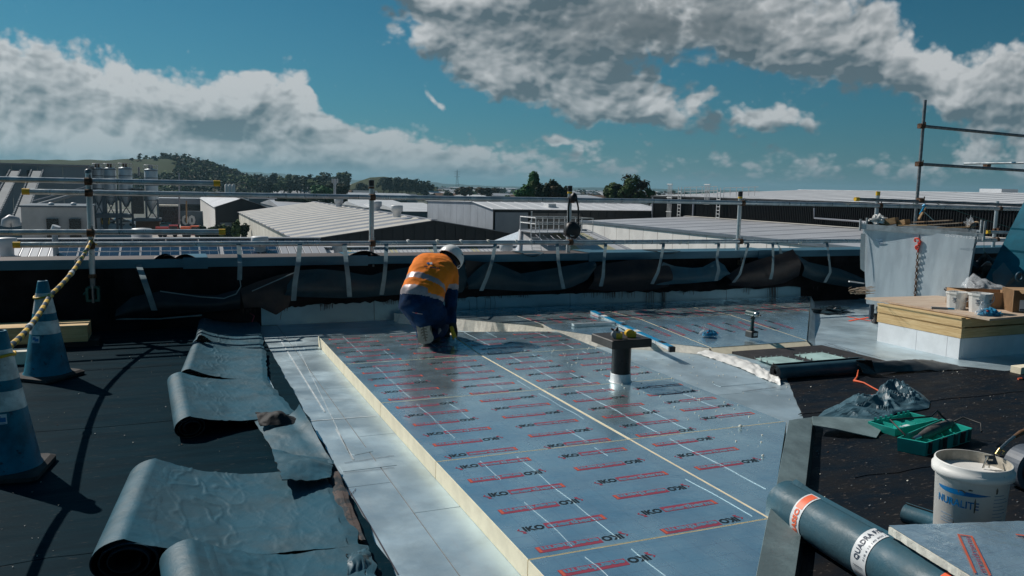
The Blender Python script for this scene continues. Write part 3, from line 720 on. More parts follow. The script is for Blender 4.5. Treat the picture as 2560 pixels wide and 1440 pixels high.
def H(label, top, bot, v0, bulge, m_, seed=0, **k): return hang('hanging_membrane', top, bot, v0, bulge, m_, seed=seed, label=label, cat='membrane sheet', **k)
H('long dark membrane sagging low behind the pale strap at the left of the wall', [(290, 775), (330, 742), (400, 728), (470, 735), (540, 738), (600, 722)], [(288, 800), (340, 795), (400, 790), (470, 782), (540, 778), (600, 772)], 8.93, .06, mat('very_dark_membrane', (.006, .014, .020), .5, 0, .2, 4, bump=.004, bscale=14), 1)
H('dark sheet pleated down to a point left of the first teal sheet', [(600, 722), (640, 705), (690, 690), (740, 678)], [(610, 770), (650, 768), (690, 787), (722, 766)], 8.90, .03, film_b, 2)
H('teal backed membrane hanging left of the kneeling worker', [(718, 712), (745, 676), (800, 672), (862, 678), (905, 686), (930, 688), (965, 678), (1040, 664)], [(712, 738), (760, 743), (810, 744), (862, 746), (905, 744), (940, 741), (970, 739), (1040, 732)], 8.86, .05, film_d, 3)
H('black torn flap hanging right beside the kneeling worker', [(1162, 650), (1190, 653), (1218, 656)], [(1165, 722), (1180, 705), (1200, 690)], 8.90, .02, film_b, 4)
H('wide dark teal membrane sagging in a V right of the worker', [(1165, 700), (1205, 662), (1225, 652), (1255, 664), (1303, 684), (1350, 676), (1420, 664), (1470, 655), (1486, 652)], [(1168, 722), (1215, 722), (1250, 724), (1300, 727), (1350, 727), (1400, 724), (1430, 716), (1465, 700), (1484, 672)], 8.84, .06, film_d, 5, curl=.03)
H('black membrane roll stretched between the two teal sheets', [(1484, 668), (1510, 660), (1560, 652), (1600, 648), (1645, 650), (1672, 660)], [(1470, 722), (1510, 728), (1560, 728), (1600, 727), (1640, 724), (1672, 716)], 8.86, .09, film_b, 6)
H('twisted teal membrane bunched up at the strap below the fourth post', [(1655, 655), (1690, 666), (1730, 670), (1760, 668), (1795, 650), (1812, 664), (1820, 678)], [(1632, 712), (1670, 711), (1720, 708), (1750, 705), (1780, 703), (1800, 700), (1816, 688)], 8.84, .07, film, 7, amp=.05)
H('black brown membrane curling up to a high corner right of the twisted sheet', [(1816, 690), (1850, 664), (1900, 648), (1950, 634), (1984, 623)], [(1820, 712), (1860, 718), (1910, 716), (1960, 708), (1996, 690)], 8.84, .10, film_b, 8)
H('last dark teal membrane sloping down to the metal bin', [(1992, 636), (2020, 655), (2060, 664), (2100, 672), (2140, 688), (2175, 704)], [(2005, 690), (2035, 702), (2070, 710), (2110, 716), (2145, 720), (2175, 722)], 8.84, .08, film_d, 9)
H('grey shadowed membrane end hanging behind the worker and his helmet', [(1095, 660), (1130, 652), (1160, 656), (1168, 690)], [(1095, 735), (1130, 735), (1155, 730), (1166, 715)], 8.88, .04, film_d, 12)
# pale folded edge line on the sheets
q = MB(); q.tube([PV(630, 728, 8.84), PV(680, 706, 8.84), PV(738, 681, 8.84)], .006, strap, 6); q.build('membrane_edge', label='thin pale cut membrane edge slanting up beside the second strap', cat='membrane edge')
q = MB(); q.tube([PV(290, 798, 8.9), PV(400, 797, 8.9), PV(505, 788, 8.9)], .008, strap, 6); q.build('membrane_edge', label='pale film edge lying along the foot of the wall at left', cat='membrane edge')
# ------------------------------------------------------------------ edge protection: posts, rails, couplers
def rail(pts, r, m_, label, caps=(0, 0), grp='guard rail tubes', name='guard_rail'):
    t_ = thing(name, label, 'rail', pts[0], grp); q = MB(); q.tube(pts, r, m_, 14); q.build('tube', t_)
    d = (Vector(pts[-1])-Vector(pts[0])).normalized()
    if caps[0]: q = MB(); q.tube([Vector(pts[0])-d*.01, Vector(pts[0])+d*.055], r*1.12, yel, 14); q.build('end_cap', t_)
    if caps[1]: q = MB(); q.tube([Vector(pts[-1])-d*.055, Vector(pts[-1])+d*.01], r*1.12, yel, 14); q.build('end_cap', t_)
    return t_
RV = 9.08
rail([(-1.32, RV, 1.41), (2.1, RV, 1.405), (5.6, RV, 1.41)], .028, alu, 'upper guard rail running from its yellow cap at left past the bag', (1, 0))
rail([(-1.42, RV, .895), (2.1, RV, .885), (5.6, RV, .878)], .028, alu, 'lower guard rail from its yellow cap at left carrying the straps', (1, 0))
rail([(5.55, RV-.001, 1.41), (9.2, RV, 1.395), (13.5, RV, 1.36)], .0285, alu, 'right length of the upper guard rail passing behind the metal bin')
rail([(5.55, RV-.001, .878), (9.6, RV, .868), (13.5, RV, .86)], .0285, alu, 'right length of the lower guard rail ending behind the metal bin')
rail([(-6, RV-.06, 1.52), (.46, RV-.06, 1.525)], .028, alu, 'short upper guard rail ending in a yellow cap over the left post', (0, 1))
rail([(-6, RV-.06, 1.018), (.50, RV-.06, 1.022)], .028, alu, 'short lower guard rail ending in a yellow cap at the left', (0, 1))
def coupler(q, c, m_=rust):
    q.tube([c+Vector((-.03, 0, 0)), c+Vector((.03, 0, 0))], .038, m_, 10); q.tube([c+Vector((0, .05, -.03)), c+Vector((0, .05, .03))], .036, m_, 10)
    q.tube([c+Vector((.02, .0, .03)), c+Vector((.02, -.01, .065))], .008, galv, 6); q.box(c.x-.03, c.x+.03, c.y-.0, c.y+.06, c.z-.025, c.z+.025, m_)
def post(x, zb, zt, label, heights, v=RV+.06, r=.028, capc=None, foot=0):
    t_ = thing('guard_rail_post', label, 'post', (x, v, zb), 'guard rail posts')
    q = MB(); q.tube([(x, v, zb), (x+.002, v, zt)], r, alu, 14); q.build('tube', t_)
    for h in heights:
        q = MB(); coupler(q, Vector((x, v-.055, h))); q.build('coupler', t_)
    if capc:
        q = MB(); q.tube([(x, v, zt-.07), (x, v, zt-.005)], r*1.1, blk, 14); q.build('band', t_)
        q = MB(); q.tube([(x, v, zt-.10), (x, v, zt-.075)], r*1.12, capc, 14); q.build('band', t_)
    if foot == 1:
        q = MB(); q.box(x-.055, x+.055, v-.10, v+.02, zb-.03, zb+.03, rust); q.tube([(x, v-.09, zb-.05), (x, v-.09, zb+.09)], .012, galv, 8); q.build('foot_clamp', t_)
    return t_
p1 = post(-.745, .60, 1.61, 'leftmost guard rail post with a green screw clamp at its foot', (1.41, .895, 1.52, 1.02), v=8.96)
q = MB(); q.tube([(-.745, 8.96, .35), (-.745, 8.96, .62)], .026, galv, 12); q.tube([(-.745, 8.96, .57), (-.745, 8.96, .61)], .036, rust, 12); q.build('lower_tube', p1)
q = MB()
for sx in (-1, 1): q.box(-.745+sx*.05-.012, -.745+sx*.05+.012, 8.88, 8.99, .36, .48, grn_d)
q.box(-.805, -.685, 8.90, 8.99, .34, .365, grn_d); q.box(-.795, -.695, 8.90, 8.99, .47, .49, grn_d); q.tube([(-.83, 8.92, .41), (-.79, 8.92, .45)], .012, grn_d, 6); q.tube([(-.745, 8.90, .33), (-.745, 8.90, .5)], .012, galv, 8)
q.build('screw_clamp', p1)
q = MB(); q.tube([(-.745, 8.96, 1.60), (-.745, 8.96, 1.63), (-.745, 8.96, 1.64)], [.030, .030, .012], galv, 12); q.build('thread_cap', p1)
post(2.09, .555, 1.60, 'guard rail post left of the worker with a black banded top', (1.405, .885), capc=rust, foot=1)
post(4.60, .60, 1.585, 'guard rail post the small black bag hangs from', (1.405, .88), capc=yel)
post(7.22, .585, 1.56, 'guard rail post in front of the long white wall', (1.40, .872), capc=yel, foot=1)
pp = post(9.74, .60, 1.58, 'guard rail post with a yellow top left of the metal bin', (1.39,), capc=None)
q = MB(); q.tube([(9.742, RV+.06, 1.54), (9.742, RV+.06, 1.60)], .033, yel, 12); q.build('end_cap', pp)
post(12.33, .30, 1.49, 'guard rail post right of the metal bin', (1.37, 1.02, .87), capc=None, foot=1)
# scaffold frame at the right
def tube_thing(pts, label, m_=galv, r=.0245, cp=(), cat='scaffold tube', grp='scaffold tubes at the right', cap0=None):
    t_ = thing('scaffold_tube', label, cat, pts[0], grp); q = MB(); q.tube(pts, r, m_, 14); q.build('tube', t_)
    for c in cp:
        q = MB(); c = Vector(c); q.tube([c+Vector((-.04, 0, 0)), c+Vector((.04, 0, 0))], .04, rust, 10); q.box(c.x-.025, c.x+.045, c.y-.04, c.y+.05, c.z-.035, c.z+.035, rust)
        q.tube([c+Vector((.05, -.03, .0)), c+Vector((.05, -.03, .06))], .009, rust, 6); q.build('coupler', t_)
    if cap0: q = MB(); d = (Vector(pts[1])-Vector(pts[0])).normalized(); q.tube([Vector(pts[0])-d*.02, Vector(pts[0])+d*.05], .03, yel, 14); q.build('end_cap', t_)
    return t_
S5P = [PV(2313, 250, 9.2), PV(2288, 560, 9.2)]
tube_thing([S5P[0], Vector((S5P[0].x, 9.2, .2))], 'tall upright scaffold tube rising against the sky above the bin')
a = PV(2303, 315, 9.15); tube_thing([a, G(2570, 341, a.z-.02)], 'highest horizontal scaffold tube against the sky', cp=(a,))
a = PV(2297, 410, 9.15); tube_thing([a, G(2570, 427, a.z-.02)], 'second horizontal scaffold tube against the sky', cp=(a,))
a2 = PV(2410, 409, 9.6); tube_thing([a2, G(2570, 407, a2.z)], 'thin short scaffold tube clamped onto the second horizontal tube', m_=alu, r=.018, cp=(PV(2467, 414, 9.6),))
a = PV(2140, 498, 9.0); tube_thing([a, PV(2570, 514, 9.0)], 'scaffold tube with a yellow end cap just above the guard rail', cp=(PV(2300, 501, 9.0),), cap0=1)
a = PV(2468, 580, 9.0); tube_thing([a, PV(2570, 583, 9.0)], 'short pale scaffold tube with yellow end right of the bin', m_=alu, cap0=1)
a = PV(1870, 503, 9.5); tube_thing([a, PV(2230, 511, 9.5)], 'dark scaffold tube running close above the guard rail', m_=galv, r=.018)
# stay ropes
q = MB(); dkg = mat('green_cord', (.03, .12, .11), .7); q.tube([PV(2295, 497, 9.05), PV(2330, 505, 9.1), PV(2430, 540, 9.2), PV(2535, 572, 9.3)], .004, dkg, 5); q.build('stay_rope', label='thin dark cord slanting down from the tall tube to the right', cat='rope')
q = MB(); q.tube([PV(2283, 508, 9.05), PV(2305, 525, 9.1), PV(2335, 552, 9.2)], .006, mat('pale_cord', (.35, .5, .5), .6), 5); q.build('stay_rope', label='short pale green cord slanting behind the bin contents', cat='rope')
q = MB(); q.tube([PV(2460, 580, 8.95), PV(2460, 620, 8.9), PV(2463, 670, 8.85)], .004, dkg, 5); q.build('stay_rope', label='thin dark cord hanging down right of the bin', cat='rope')
# straps tied from the lower rail round the hanging sheets
def strap_mb(pts, w, v0=8.67):
    q = MB(); P_ = []
    n = len(pts)
    for i, (x, y) in enumerate(pts):
        vv = RV-.035 if i == 0 else (v0+(.03 if i == n-1 else 0)); P_.append(PV(x, y, vv))
    P_ = [P_[0]+Vector((0, .07, -.0)), P_[0]+Vector((0, .035, .035))]+P_
    def fn(s, t):
        p = lerp_poly(P_, t); return p+Vector((w*(s-.5)*(1 if t > .15 else 1), .012*math.sin(t*9+w*50)*(s-.5), 0))
    sheet(q, fn, 3, 26, .002, strap, strap); return q
SG = 'pale straps tied from the lower guard rail'
sl = [([(345, 658), (360, 700), (374, 740), (386, 776)], .055, 'pale strap hanging from the parapet cap near the left post'),
      ([(597, 612), (600, 660), (599, 700)], .045, 'first strap on the lower rail, right of the solar panels'),
      ([(750, 612), (745, 660), (737, 710), (734, 752)], .052, 'strap left of the first teal sheet, reaching lowest'),
      ([(861, 612), (866, 660), (871, 700), (874, 742)], .05, 'strap just left of the banded post'),
      ([(966, 612), (964, 660), (960, 700), (954, 737)], .045, 'strap between the banded post and the worker'),
      ([(1086, 612), (1091, 640), (1096, 668)], .045, 'strap that drops behind the white helmet'),
      ([(1238, 612), (1230, 655), (1218, 692), (1203, 727)], .045, 'slanting strap right of the worker'),
      ([(1393, 612), (1396, 655), (1402, 690), (1409, 722)], .045, 'strap just left of the post with the bag'),
      ([(1514, 612), (1510, 650), (1508, 690), (1502, 716)], .045, 'strap over the black membrane roll'),
      ([(1659, 612), (1652, 650), (1645, 680), (1630, 710)], .045, 'strap at the left end of the twisted teal sheet'),
      ([(1797, 612), (1792, 645), (1797, 675), (1790, 702)], .045, 'strap gathering the twisted teal sheet'),
      ([(1871, 612), (1860, 650), (1850, 685), (1834, 706)], .042, 'strap just right of the post before the white wall'),
      ([(1932, 610), (1933, 650), (1931, 680), (1926, 698)], .045, 'strap over the black brown curling sheet'),
      ([(1944, 610), (1950, 622), (1953, 634)], .04, 'short strap folded over the top of the curling sheet'),
      ([(2068, 610), (2073, 650), (2076, 680), (2062, 706)], .045, 'rightmost strap, over the last teal sheet')]
for pts, w, lb in sl: strap_mb(pts, w).build('strap', label=lb, cat='strap', group=SG)
q = MB(); q.tube([PV(600, 700, 8.80), PV(602, 716, 8.80), PV(590, 735, 8.80), PV(560, 746, 8.80), PV(500, 742, 8.82), PV(400, 728, 8.85)], .006, strap, 6); q.build('membrane_edge', label='thin pale edge curving left from the first strap on the lower rail', cat='membrane edge')
# tape scraps wound on the lower rail
q = MB()
for x in (1020, 1093, 1152, 1220, 1290, 1326, 1560, 1700, 1718, 2000):
    c = PV(x, 605, RV); q.tube([c+Vector((-.012, 0, .0)), c+Vector((.012, 0, 0))], .031, offw if x % 3 else white_p, 12)
q.build('tape_scraps', label='torn scraps of pale tape stuck along the lower guard rail', cat='tape')
# black sling bag
t_ = thing('sling_bag', 'small black sling bag hanging by its strap from the guard rail post', 'bag', PV(1432, 590, 8.95))
q = MB(); C_ = [PV(x, y, 8.95) for x, y in [(1413, 572), (1418, 558), (1432, 553), (1446, 564), (1450, 574), (1446, 588), (1436, 597), (1424, 594), (1413, 586)]]; n = len(C_)
cc = sum(C_, Vector())/n; vs = [p+Vector((0, .05, 0)) for p in C_]+[p+Vector((0, -.03, 0)) for p in C_]+[cc+(p-cc)*.78+Vector((0, -.06, 0)) for p in C_]
q.add(vs, [(i, (i+1) % n, n+(i+1) % n, n+i) for i in range(n)]+[(n+i, n+(i+1) % n, 2*n+(i+1) % n, 2*n+i) for i in range(n)]+[tuple(range(2*n, 3*n)), tuple(range(n-1, -1, -1))], blk, True); q.build('bag_body', t_)
for pts in ([(1421, 558), (1421, 520), (1424, 500), (1428, 492)], [(1446, 563), (1446, 520), (1442, 500), (1436, 492)]):
    P_ = [PV(x, y, 8.96) for x, y in pts]; P_[-1].y = 9.02; q = MB(); sheet(q, lambda s, t: lerp_poly(P_, t)+Vector((.022*(s-.5), 0, 0)), 2, 14, .003, blk, blk); q.build('shoulder_strap', t_)
q = MB(); q.ball(PV(1434, 494, 9.0), .05, blk, 10, (1, .8, 1.1), .3, 3); q.build('bunched_strap', t_)
q = MB(); P_ = [(1426, 588), (1430, 590.5), (1436, 589.5)]; q.tube([PV(x, y, 8.885) for x, y in P_], [.006, .005, .002], white_p, 5); q.build('white_logo', t_)

# ================================================================== PEELED-BACK MEMBRANE, LEFT
def peel(label, LB, LF, RB_, RF, r, turns=1.3, zr=.03, seed=0, wr=.010, nu=190, nv=60, lift=0.0, mt=None, bow=0.0, edgejit=.006):
    """membrane folded back from the right (RB_..RF) and rolled up at its left end (LB..LF = centre line of the roll)"""
    LB, LF, RB_, RF = map(Vector, (LB, LF, RB_, RF))
    def fn(s, t):
        C = LF.lerp(LB, t); E_ = RF.lerp(RB_, t); C.z = r*.78+.012
        d = (E_-C); d.z = 0; L = d.length; d.normalize(); fl = .62 if turns > 0 else 1
        if s < fl or turns == 0:
            k = s/fl; x = L*(1-k); zt_ = 2*r*.78+.012
            z = zr+(zt_-zr)*(max(0, (k-.30)/.70)**2.2 if turns else 0)+lift*math.sin(math.pi*k)
            p = C+d*x; p.z = z
            amp = wr*(.25+1.0*math.exp(-((k-.72)/.16)**2))
            q_ = Vector((p.x*9+seed+p.y*1.5, p.y*3.4, seed))
            rg = 1-abs(noise.noise(q_*1.9+Vector((noise.noise(q_*1.3)*1.6, 0, 0))))*3.2
            qa, qb = p.x*1.0+p.y*.62, p.x*1.0-p.y*.62; nz_ = noise.noise(q_*.6)*.5
            p.z += amp*(max(0, rg)**2)*.42+.5*amp*noise.noise(q_*.5)-.0022*(abs(math.sin(13*qa+nz_*3))**.35+abs(math.sin(13*qb+nz_*3))**.35)+amp*.10*noise.noise(q_*3.3)
            p.z = max(p.z, .022)
            if k < .06: p.z -= (.06-k)*.2; p.x += edgejit*noise.noise(Vector((t*9, seed, 1)))*3
        else:
            a = (s-fl)/(1-fl)*turns*1.6*2*math.pi; rr = r*(1-.62*(a/(2*math.pi))/max(turns*1.6, 1))
            p = C+Vector((0, 0, .78))*(rr*math.cos(a))-d*(rr*1.15*math.sin(a))
            p.z += wr*.12*noise.noise(Vector((a*2, t*6, seed)))
        ends = edgejit*noise.noise(Vector((s*14, seed*2.1, t)))*1.5
        p.y += ends+bow*math.sin(math.pi*min(1, s/fl))*(0.5-t)*2
        p.z += .0
        return p
    q = MB(); sheet(q, fn, nu, nv, .005, underside, mt or film, rim=underside)
    return q.build('peeled_membrane', label=label, cat='membrane', group='old membrane sheets peeled back and rolled')
def RL(px, py, r, dx=0): p = G(px, py, r); return (p.x+r+dx, p.y, r)
peel('crumpled uppermost piece of peeled membrane reaching the foot of the wall', RL(500, 786, .07), RL(480, 868, .07), G(648, 792, .05), G(664, 890, .05), .062, 1.2, .04, 1, .012)
peel('second peeled membrane roll from the wall', RL(478, 858, .085), RL(446, 940, .085), G(664, 866, .09), G(668, 940, .09), .075, 1.3, .06, 2, .011)
peel('third peeled membrane with a wide roll at its left end', RL(416, 948, .10), RL(432, 1064, .10), G(664, 930, .10), G(742, 1036, .05), .085, 1.5, .06, 3, .009)
p_ = peel('biggest peeled membrane with quilted wrinkles and an open roll at its left', RL(322, 1185, .125), RL(226, 1405, .12), G(822, 1156, .06), G(905, 1352, .07), .112, 1.7, .05, 4, .013, nu=240, nv=100, bow=.02)
peel('peeled membrane roll cut off by the bottom edge of the picture', RL(396, 1395, .12), RL(430, 1640, .12), G(918, 1352, .06), G(990, 1560, .05), .105, 1.5, .05, 5, .010)
# flap pieces between the rolls
def flap(label, A, B, C, D, m_, seed, amp=.012, lift=.03, nu=40, nv=24, curl=0):
    A, B, C, D = map(Vector, (A, B, C, D))
    def fn(s, t):
        p = A.lerp(B, s).lerp(D.lerp(C, s), t)
        p.z += lift*math.sin(math.pi*s)*math.sin(math.pi*t)+amp*fbm(Vector((p.x*6+seed, p.y*6, seed)), 3)+curl*max(0, s-.7)**2*9*t
        p.x += .01*noise.noise(Vector((t*7, seed, s*3))); p.y += .012*noise.noise(Vector((s*9, seed, t*3)))
        return p
    q = MB(); sheet(q, fn, nu, nv, .005, m_, underside); return q.build('membrane_flap', label=label, cat='membrane flap')
flap('narrow tongue of peeled membrane between the third roll and the biggest one', G(690, 1136, .05), G(832, 1160, .07), G(748, 1040, .07), G(626, 1040, .05), film, 11, .006, .02, curl=.10)
flap('glossy lifted corner at the top right of the biggest peeled membrane', G(705, 1200, .13), G(826, 1196, .08), G(834, 1150, .07), G(680, 1126, .10), film, 14, .014, .03)
flap('torn brown underside showing at the right edge of the biggest membrane', G(868, 1345, .03), G(914, 1352, .03), G(846, 1180, .05), G(815, 1185, .05), mat('brown_underside', (.085, .062, .055), .8, 0, .0, 14, col2=(.012, .022, .030), bump=.004, lo=.45, hi=.55), 15, .012, .01)
flap('dark crumpled scrap folded on top of the third peeled membrane', G(650, 1062, .09), G(752, 1065, .07), G(736, 1040, .09), G(638, 1033, .12), underside, 16, .03, .04)
flap('dark triangular scrap poking out of the uppermost membrane', G(486, 856, .12), G(532, 856, .12), G(505, 838, .20), G(498, 838, .20), mat('brown_scrap', (.05, .035, .03), .8, 0, .2, 10), 17, .004, .0)
flap('dark crumpled membrane end at the top of the peeled sheets', G(508, 796, .10), G(628, 796, .08), G(618, 776, .10), G(502, 774, .12), film_d, 18, .05, .03)
flap('ragged film scrap at the bottom right of the lowest peeled membrane', G(870, 1440, .05), G(946, 1450, .03), G(918, 1372, .04), G(868, 1385, .08), film, 19, .02, .02)
q = MB(); q.tube([G(597, 784, .12), G(625, 783, .14), G(636, 790, .12), G(630, 805, .06)], .006, pred, 6); q.build('red_cord', label='red cord curling over the top of the peeled membrane', cat='cord')
# slat under the membrane edge
q = MB(); a, c = G(664, 945, .01), G(706, 1070, .01); q.box(a.x, a.x+.02, c.y, a.y, .008, .02, deckf)
q.build('metal_flashing', label='narrow metal flashing strip along the right edge of the peeled membrane', cat='flashing')

# ================================================================== CONES AND BARRIER ROPE
def cone(label, x, y, rz):
    t_ = thing('traffic_cone', label, 'traffic cone', (0, 0, 0), 'teal and white traffic cones')
    q = MB(); a = .19; pts = []
    for i in range(4):
        for k in range(5):
            t = math.pi/2*i+math.pi/8*k; cx, cy = [(1, 1), (-1, 1), (-1, -1), (1, -1)][i]; pts.append((cx*(a-.035)+.035*math.cos(t), cy*(a-.035)+.035*math.sin(t)))
    n = len(pts); vs = [(p[0], p[1], 0) for p in pts]+[(p[0], p[1], .022) for p in pts]+[(p[0]*.88, p[1]*.88, .035) for p in pts]
    q.add(vs, [(i, (i+1) % n, n+(i+1) % n, n+i) for i in range(n)]+[(n+i, n+(i+1) % n, 2*n+(i+1) % n, 2*n+i) for i in range(n)]+[tuple(range(2*n, 3*n)), tuple(range(n-1, -1, -1))], rubber)
    q.build('base', t_, local=True)
    R_ = lambda z: .158+(.036-.158)*(z-.035)/(.745-.035)
    def band(z0, z1, m_, nm, off=0):
        q = MB(); q.lathe((0, 0, 0), [(R_(z0)+off, z0), (R_(z1)+off, z1)], m_, 36, cap=False); return q.build(nm, t_, local=True)
    q = MB(); q.lathe((0, 0, 0), [(.168, .034), (R_(.05)+.002, .05), (R_(.735), .735), (.034, .747), (.026, .748), (.026, .60)], cone_m, 36, cap=False); q.build('cone_body', t_, local=True)
    band(.345, .445, white_r, 'reflective_band', .0015); band(.50, .655, white_r, 'reflective_band', .0015)
    # square logo label
    q = MB(); z0, z1 = .285, .335; w = .026
    def cyl(ax, z, off=.003): r_ = R_(z)+off; return Vector((r_*math.cos(ax), r_*math.sin(ax), z))
    A0 = -math.pi/2+.15
    def patch(a0, a1, z0, z1, m_, off): q.add([cyl(A0+a0+(a1-a0)*i/4, z, off) for z in (z0, z1) for i in range(5)], [(i, i+1, 6+i, 5+i) for i in range(4)], m_)
    patch(-.27, .27, z0, z1, whitel, .0022)
    patch(-.22, .02, .306, .328, bluepr, .0032); patch(-.05, .22, .296, .318, bluepr, .0036); patch(-.22, .22, .288, .291, bluesmall, .0036)
    q.build('logo_label', t_, local=True)
    q = MB(); rr = R_(.63)+.010; q.tube([(rr*math.cos(k/12*math.pi*2), rr*math.sin(k/12*math.pi*2), .622+.006*math.sin(k*1.3)) for k in range(13)], .008, yel, 6); q.build('yellow_tie', t_, local=True)
    t_.location = (x, y, .02); t_.rotation_euler = (0, 0, rz); return t_
p1c = G(119, 941, .02); cone('teal traffic cone with white bands standing in front of the pale timber', p1c.x, p1c.y, math.radians(-38))
p2c = c2w(-2.62, 4.08, 0); c_ = cone('large teal traffic cone cut off by the left edge of the picture', p2c.x, p2c.y, math.radians(-8))
# striped barrier rope
A = PV(228, 603, 8.93); B = Vector((p1c.x+.045, p1c.y+.0, .655)); C = Vector((p2c.x-.02, p2c.y+.05, .63)); D = C+Vector((-.1, -1.6, .15))
t_ = thing('barrier_rope', 'yellow and black striped barrier rope strung from the post over the cone tops', 'barrier rope', A)
def sag(a, c, s, n): return [a.lerp(c, i/n)+Vector((0, 0, -s*4*(i/n)*(1-i/n))) for i in range(n+1)]
pts = sag(A, B, .05, 18)+sag(B, C, .05, 18)[1:]+sag(C, D, .1, 8)[1:]
stripe = mat('slate_stripe', (.015, .035, .055), .5); cum = 0; segs = [(pts[0], 0)]
fine = []
for a, c in zip(pts, pts[1:]):
    L = (c-a).length; k = max(1, int(L/.02)); fine += [a.lerp(c, i/k) for i in range(k)]
fine.append(pts[-1])
per = .085; run = [fine[0]]; acc = 0; odd = 0
qa = {0: yel, 1: stripe}
for a, c in zip(fine, fine[1:]):
    run.append(c); acc += (c-a).length
    if acc > per:
        q = MB(); q.tube(run, .0185, qa[odd], 10); q.build('rope_stripe', t_); run = [c]; acc = 0; odd = 1-odd
for k, p in ((10, None), (27, None)):
    q = MB(); p = pts[k]; d = (pts[k+1]-p).normalized(); q.tube([p-d*.03, p+d*.03], .023, white_p, 10); q.build('rope_joint', t_)
q = MB(); q.tube([A, A+Vector((.02, .02, .05)), Vector((-.745, 8.94, .93)), Vector((-.70, 8.98, .90))], .009, yel, 6); q.build('yellow_tie', t_)

# ================================================================== TIMBER AND BLOCK, LEFT
t_ = thing('timber_beam', 'pale sawn timber beam lying behind the traffic cone', 'timber', G(0, 880, 0))
a = G(232, 848, .02); bk = PV(232, 785, a.y+.45)
q = MB(); q.box(-3.6, -.745, 8.22, 8.60, .07, .21, pine); q.build('beam', t_)
q = MB(); q.box(-3.1, -.66, 8.26, 8.5, .0145, .069, underside); q.build('packer', t_)
p = G(70, 910, .02); q = MB(); q.bbox(p.x-.21, p.x+.02, p.y, p.y+.16, .02, .125, mat('cream_block', (.82, .78, .66), .8), .004); q.build('foam_block', label='small cream foam block half hidden behind the traffic cone', cat='foam block')

# ================================================================== TOOLS ON THE RAISED BOARDS
z1_ = .12
a, c = G(1480, 777, .15), G(1680, 868, .14); d = (c-a).normalized(); n_ = Vector((-d.y, d.x, 0)).normalized()
t_ = thing('spirit_level', 'long blue and silver spirit level lying across the raised boards', 'spirit level', (a+c)/2)
mid = (a+c)/2; hl = (c-a).length/2; up = Vector((0, 0, 1))
q = MB(); q.obox(mid-up*.014, d*hl, n_*.026, up*.014, alu); q.build('aluminium_body', t_)
q = MB(); q.obox(mid+up*.003, d*(hl-.02), n_*.0265, up*.003, levelb); q.build('blue_face', t_)
for f in (-.62, -.1, .25, .8):
    q = MB(); q.obox(mid+d*hl*f+up*.0075, d*.05, n_*.024, up*.0015, blk if f in (-.1, .8) else white_p); q.build('vial_window', t_)
for f in (-1, 1): q = MB(); q.obox(mid+d*hl*f-up*.02, d*.012, n_*.029, up*.024, blk); q.build('end_cap', t_)
q = MB(); a = G(1432, 812, .14); c = G(1560, 806, .14); d = (c-a).normalized(); q.obox((a+c)/2, d*((c-a).length/2), Vector((-d.y, d.x, 0))*.03, up*.012, alu); q.build('aluminium_straightedge', label='short grey aluminium straightedge lying under the spirit level', cat='straightedge')
# cordless drill standing on its battery
p = G(1878, 842, .10); t_ = thing('cordless_drill', 'dark cordless drill standing upright on its battery on the raised boards', 'drill', (p.x, p.y, .10))
u0 = p
q = MB(); q.bbox(u0.x-.042, u0.x+.042, u0.y-.06, u0.y+.05, .10, .165, blk, .008); q.build('battery', t_)
q = MB(); q.box(u0.x-.02, u0.x+.025, u0.y-.063, u0.y-.0605, .118, .15, whitel); q.build('battery_label', t_)
q = MB(); q.tube([(u0.x, u0.y, .165), (u0.x+.004, u0.y, .20), (u0.x+.006, u0.y, .27), (u0.x+.008, u0.y, .30)], [.030, .018, .018, .024], drillm, 12); q.build('handle', t_)
q = MB(); h = Vector((u0.x+.01, u0.y, .335)); q.tube([h+Vector((0, .09, 0)), h+Vector((0, -.05, 0))], .031, drillm, 16); q.build('motor_housing', t_)
q = MB(); q.tube([h+Vector((0, -.05, 0)), h+Vector((0, -.075, 0)), h+Vector((0, -.085, 0))], [.030, .028, .010], chrome, 16); q.tube([h+Vector((0, -.08, 0)), h+Vector((0, -.11, 0))], .008, blk, 8); q.build('chuck', t_)
q = MB(); q.tube([h+Vector((-.02, -.02, -.02)), h+Vector((-.055, -.03, -.045))], .007, blk, 6); q.build('trigger', t_)
# tape measure and laser on the pipe cap
zc_ = .447
def small_tool(px, py, label, rot, m1, m2, knob):
    p = G(px, py, zc_); t_ = thing('tape_measure', label, 'tape measure', (p.x, p.y, zc_), None)
    ca, sa = math.cos(rot), math.sin(rot); ax, ay = Vector((ca, sa, 0)), Vector((-sa, ca, 0))
    q = MB(); n = 14; prof = [(.036*math.cos(t)*(1 if math.cos(t) > 0 else 1.05), .030+.030*math.sin(t)) for t in [math.pi*2*i/n for i in range(n)]]
    vs = [p+ax*x+ay*yy+Vector((0, 0, z)) for yy in (-.019, .019) for x, z in prof]
    q.add(vs, [(i, (i+1) % n, n+(i+1) % n, n+i) for i in range(n)], m1, True); q.add(vs, [tuple(range(n-1, -1, -1)), tuple(range(n, 2*n))], m1); q.build('case', t_)
    q = MB(); q.obox(p+ax*.02+Vector((0, 0, .022)), ax*.024, ay*.0215, Vector((0, 0, .020)), m2); q.build('side_grip', t_)
    if knob:
        q = MB(); q.tube([p+Vector((0, 0, .055)), p+Vector((.005, 0, .07)), p+Vector((.012, 0, .085))], [.022, .014, .005], blk, 8); q.tube([p-ax*.02+Vector((0, 0, .06)), p-ax*.04+Vector((0, 0, .075))], .008, blk, 6); q.build('belt_clip', t_)
small_tool(1540, 846, 'grey and yellow tape measure on the left of the pipe cap', -.3, mat('silver_grey_plastic', (.30, .32, .34), .4), yel, True)
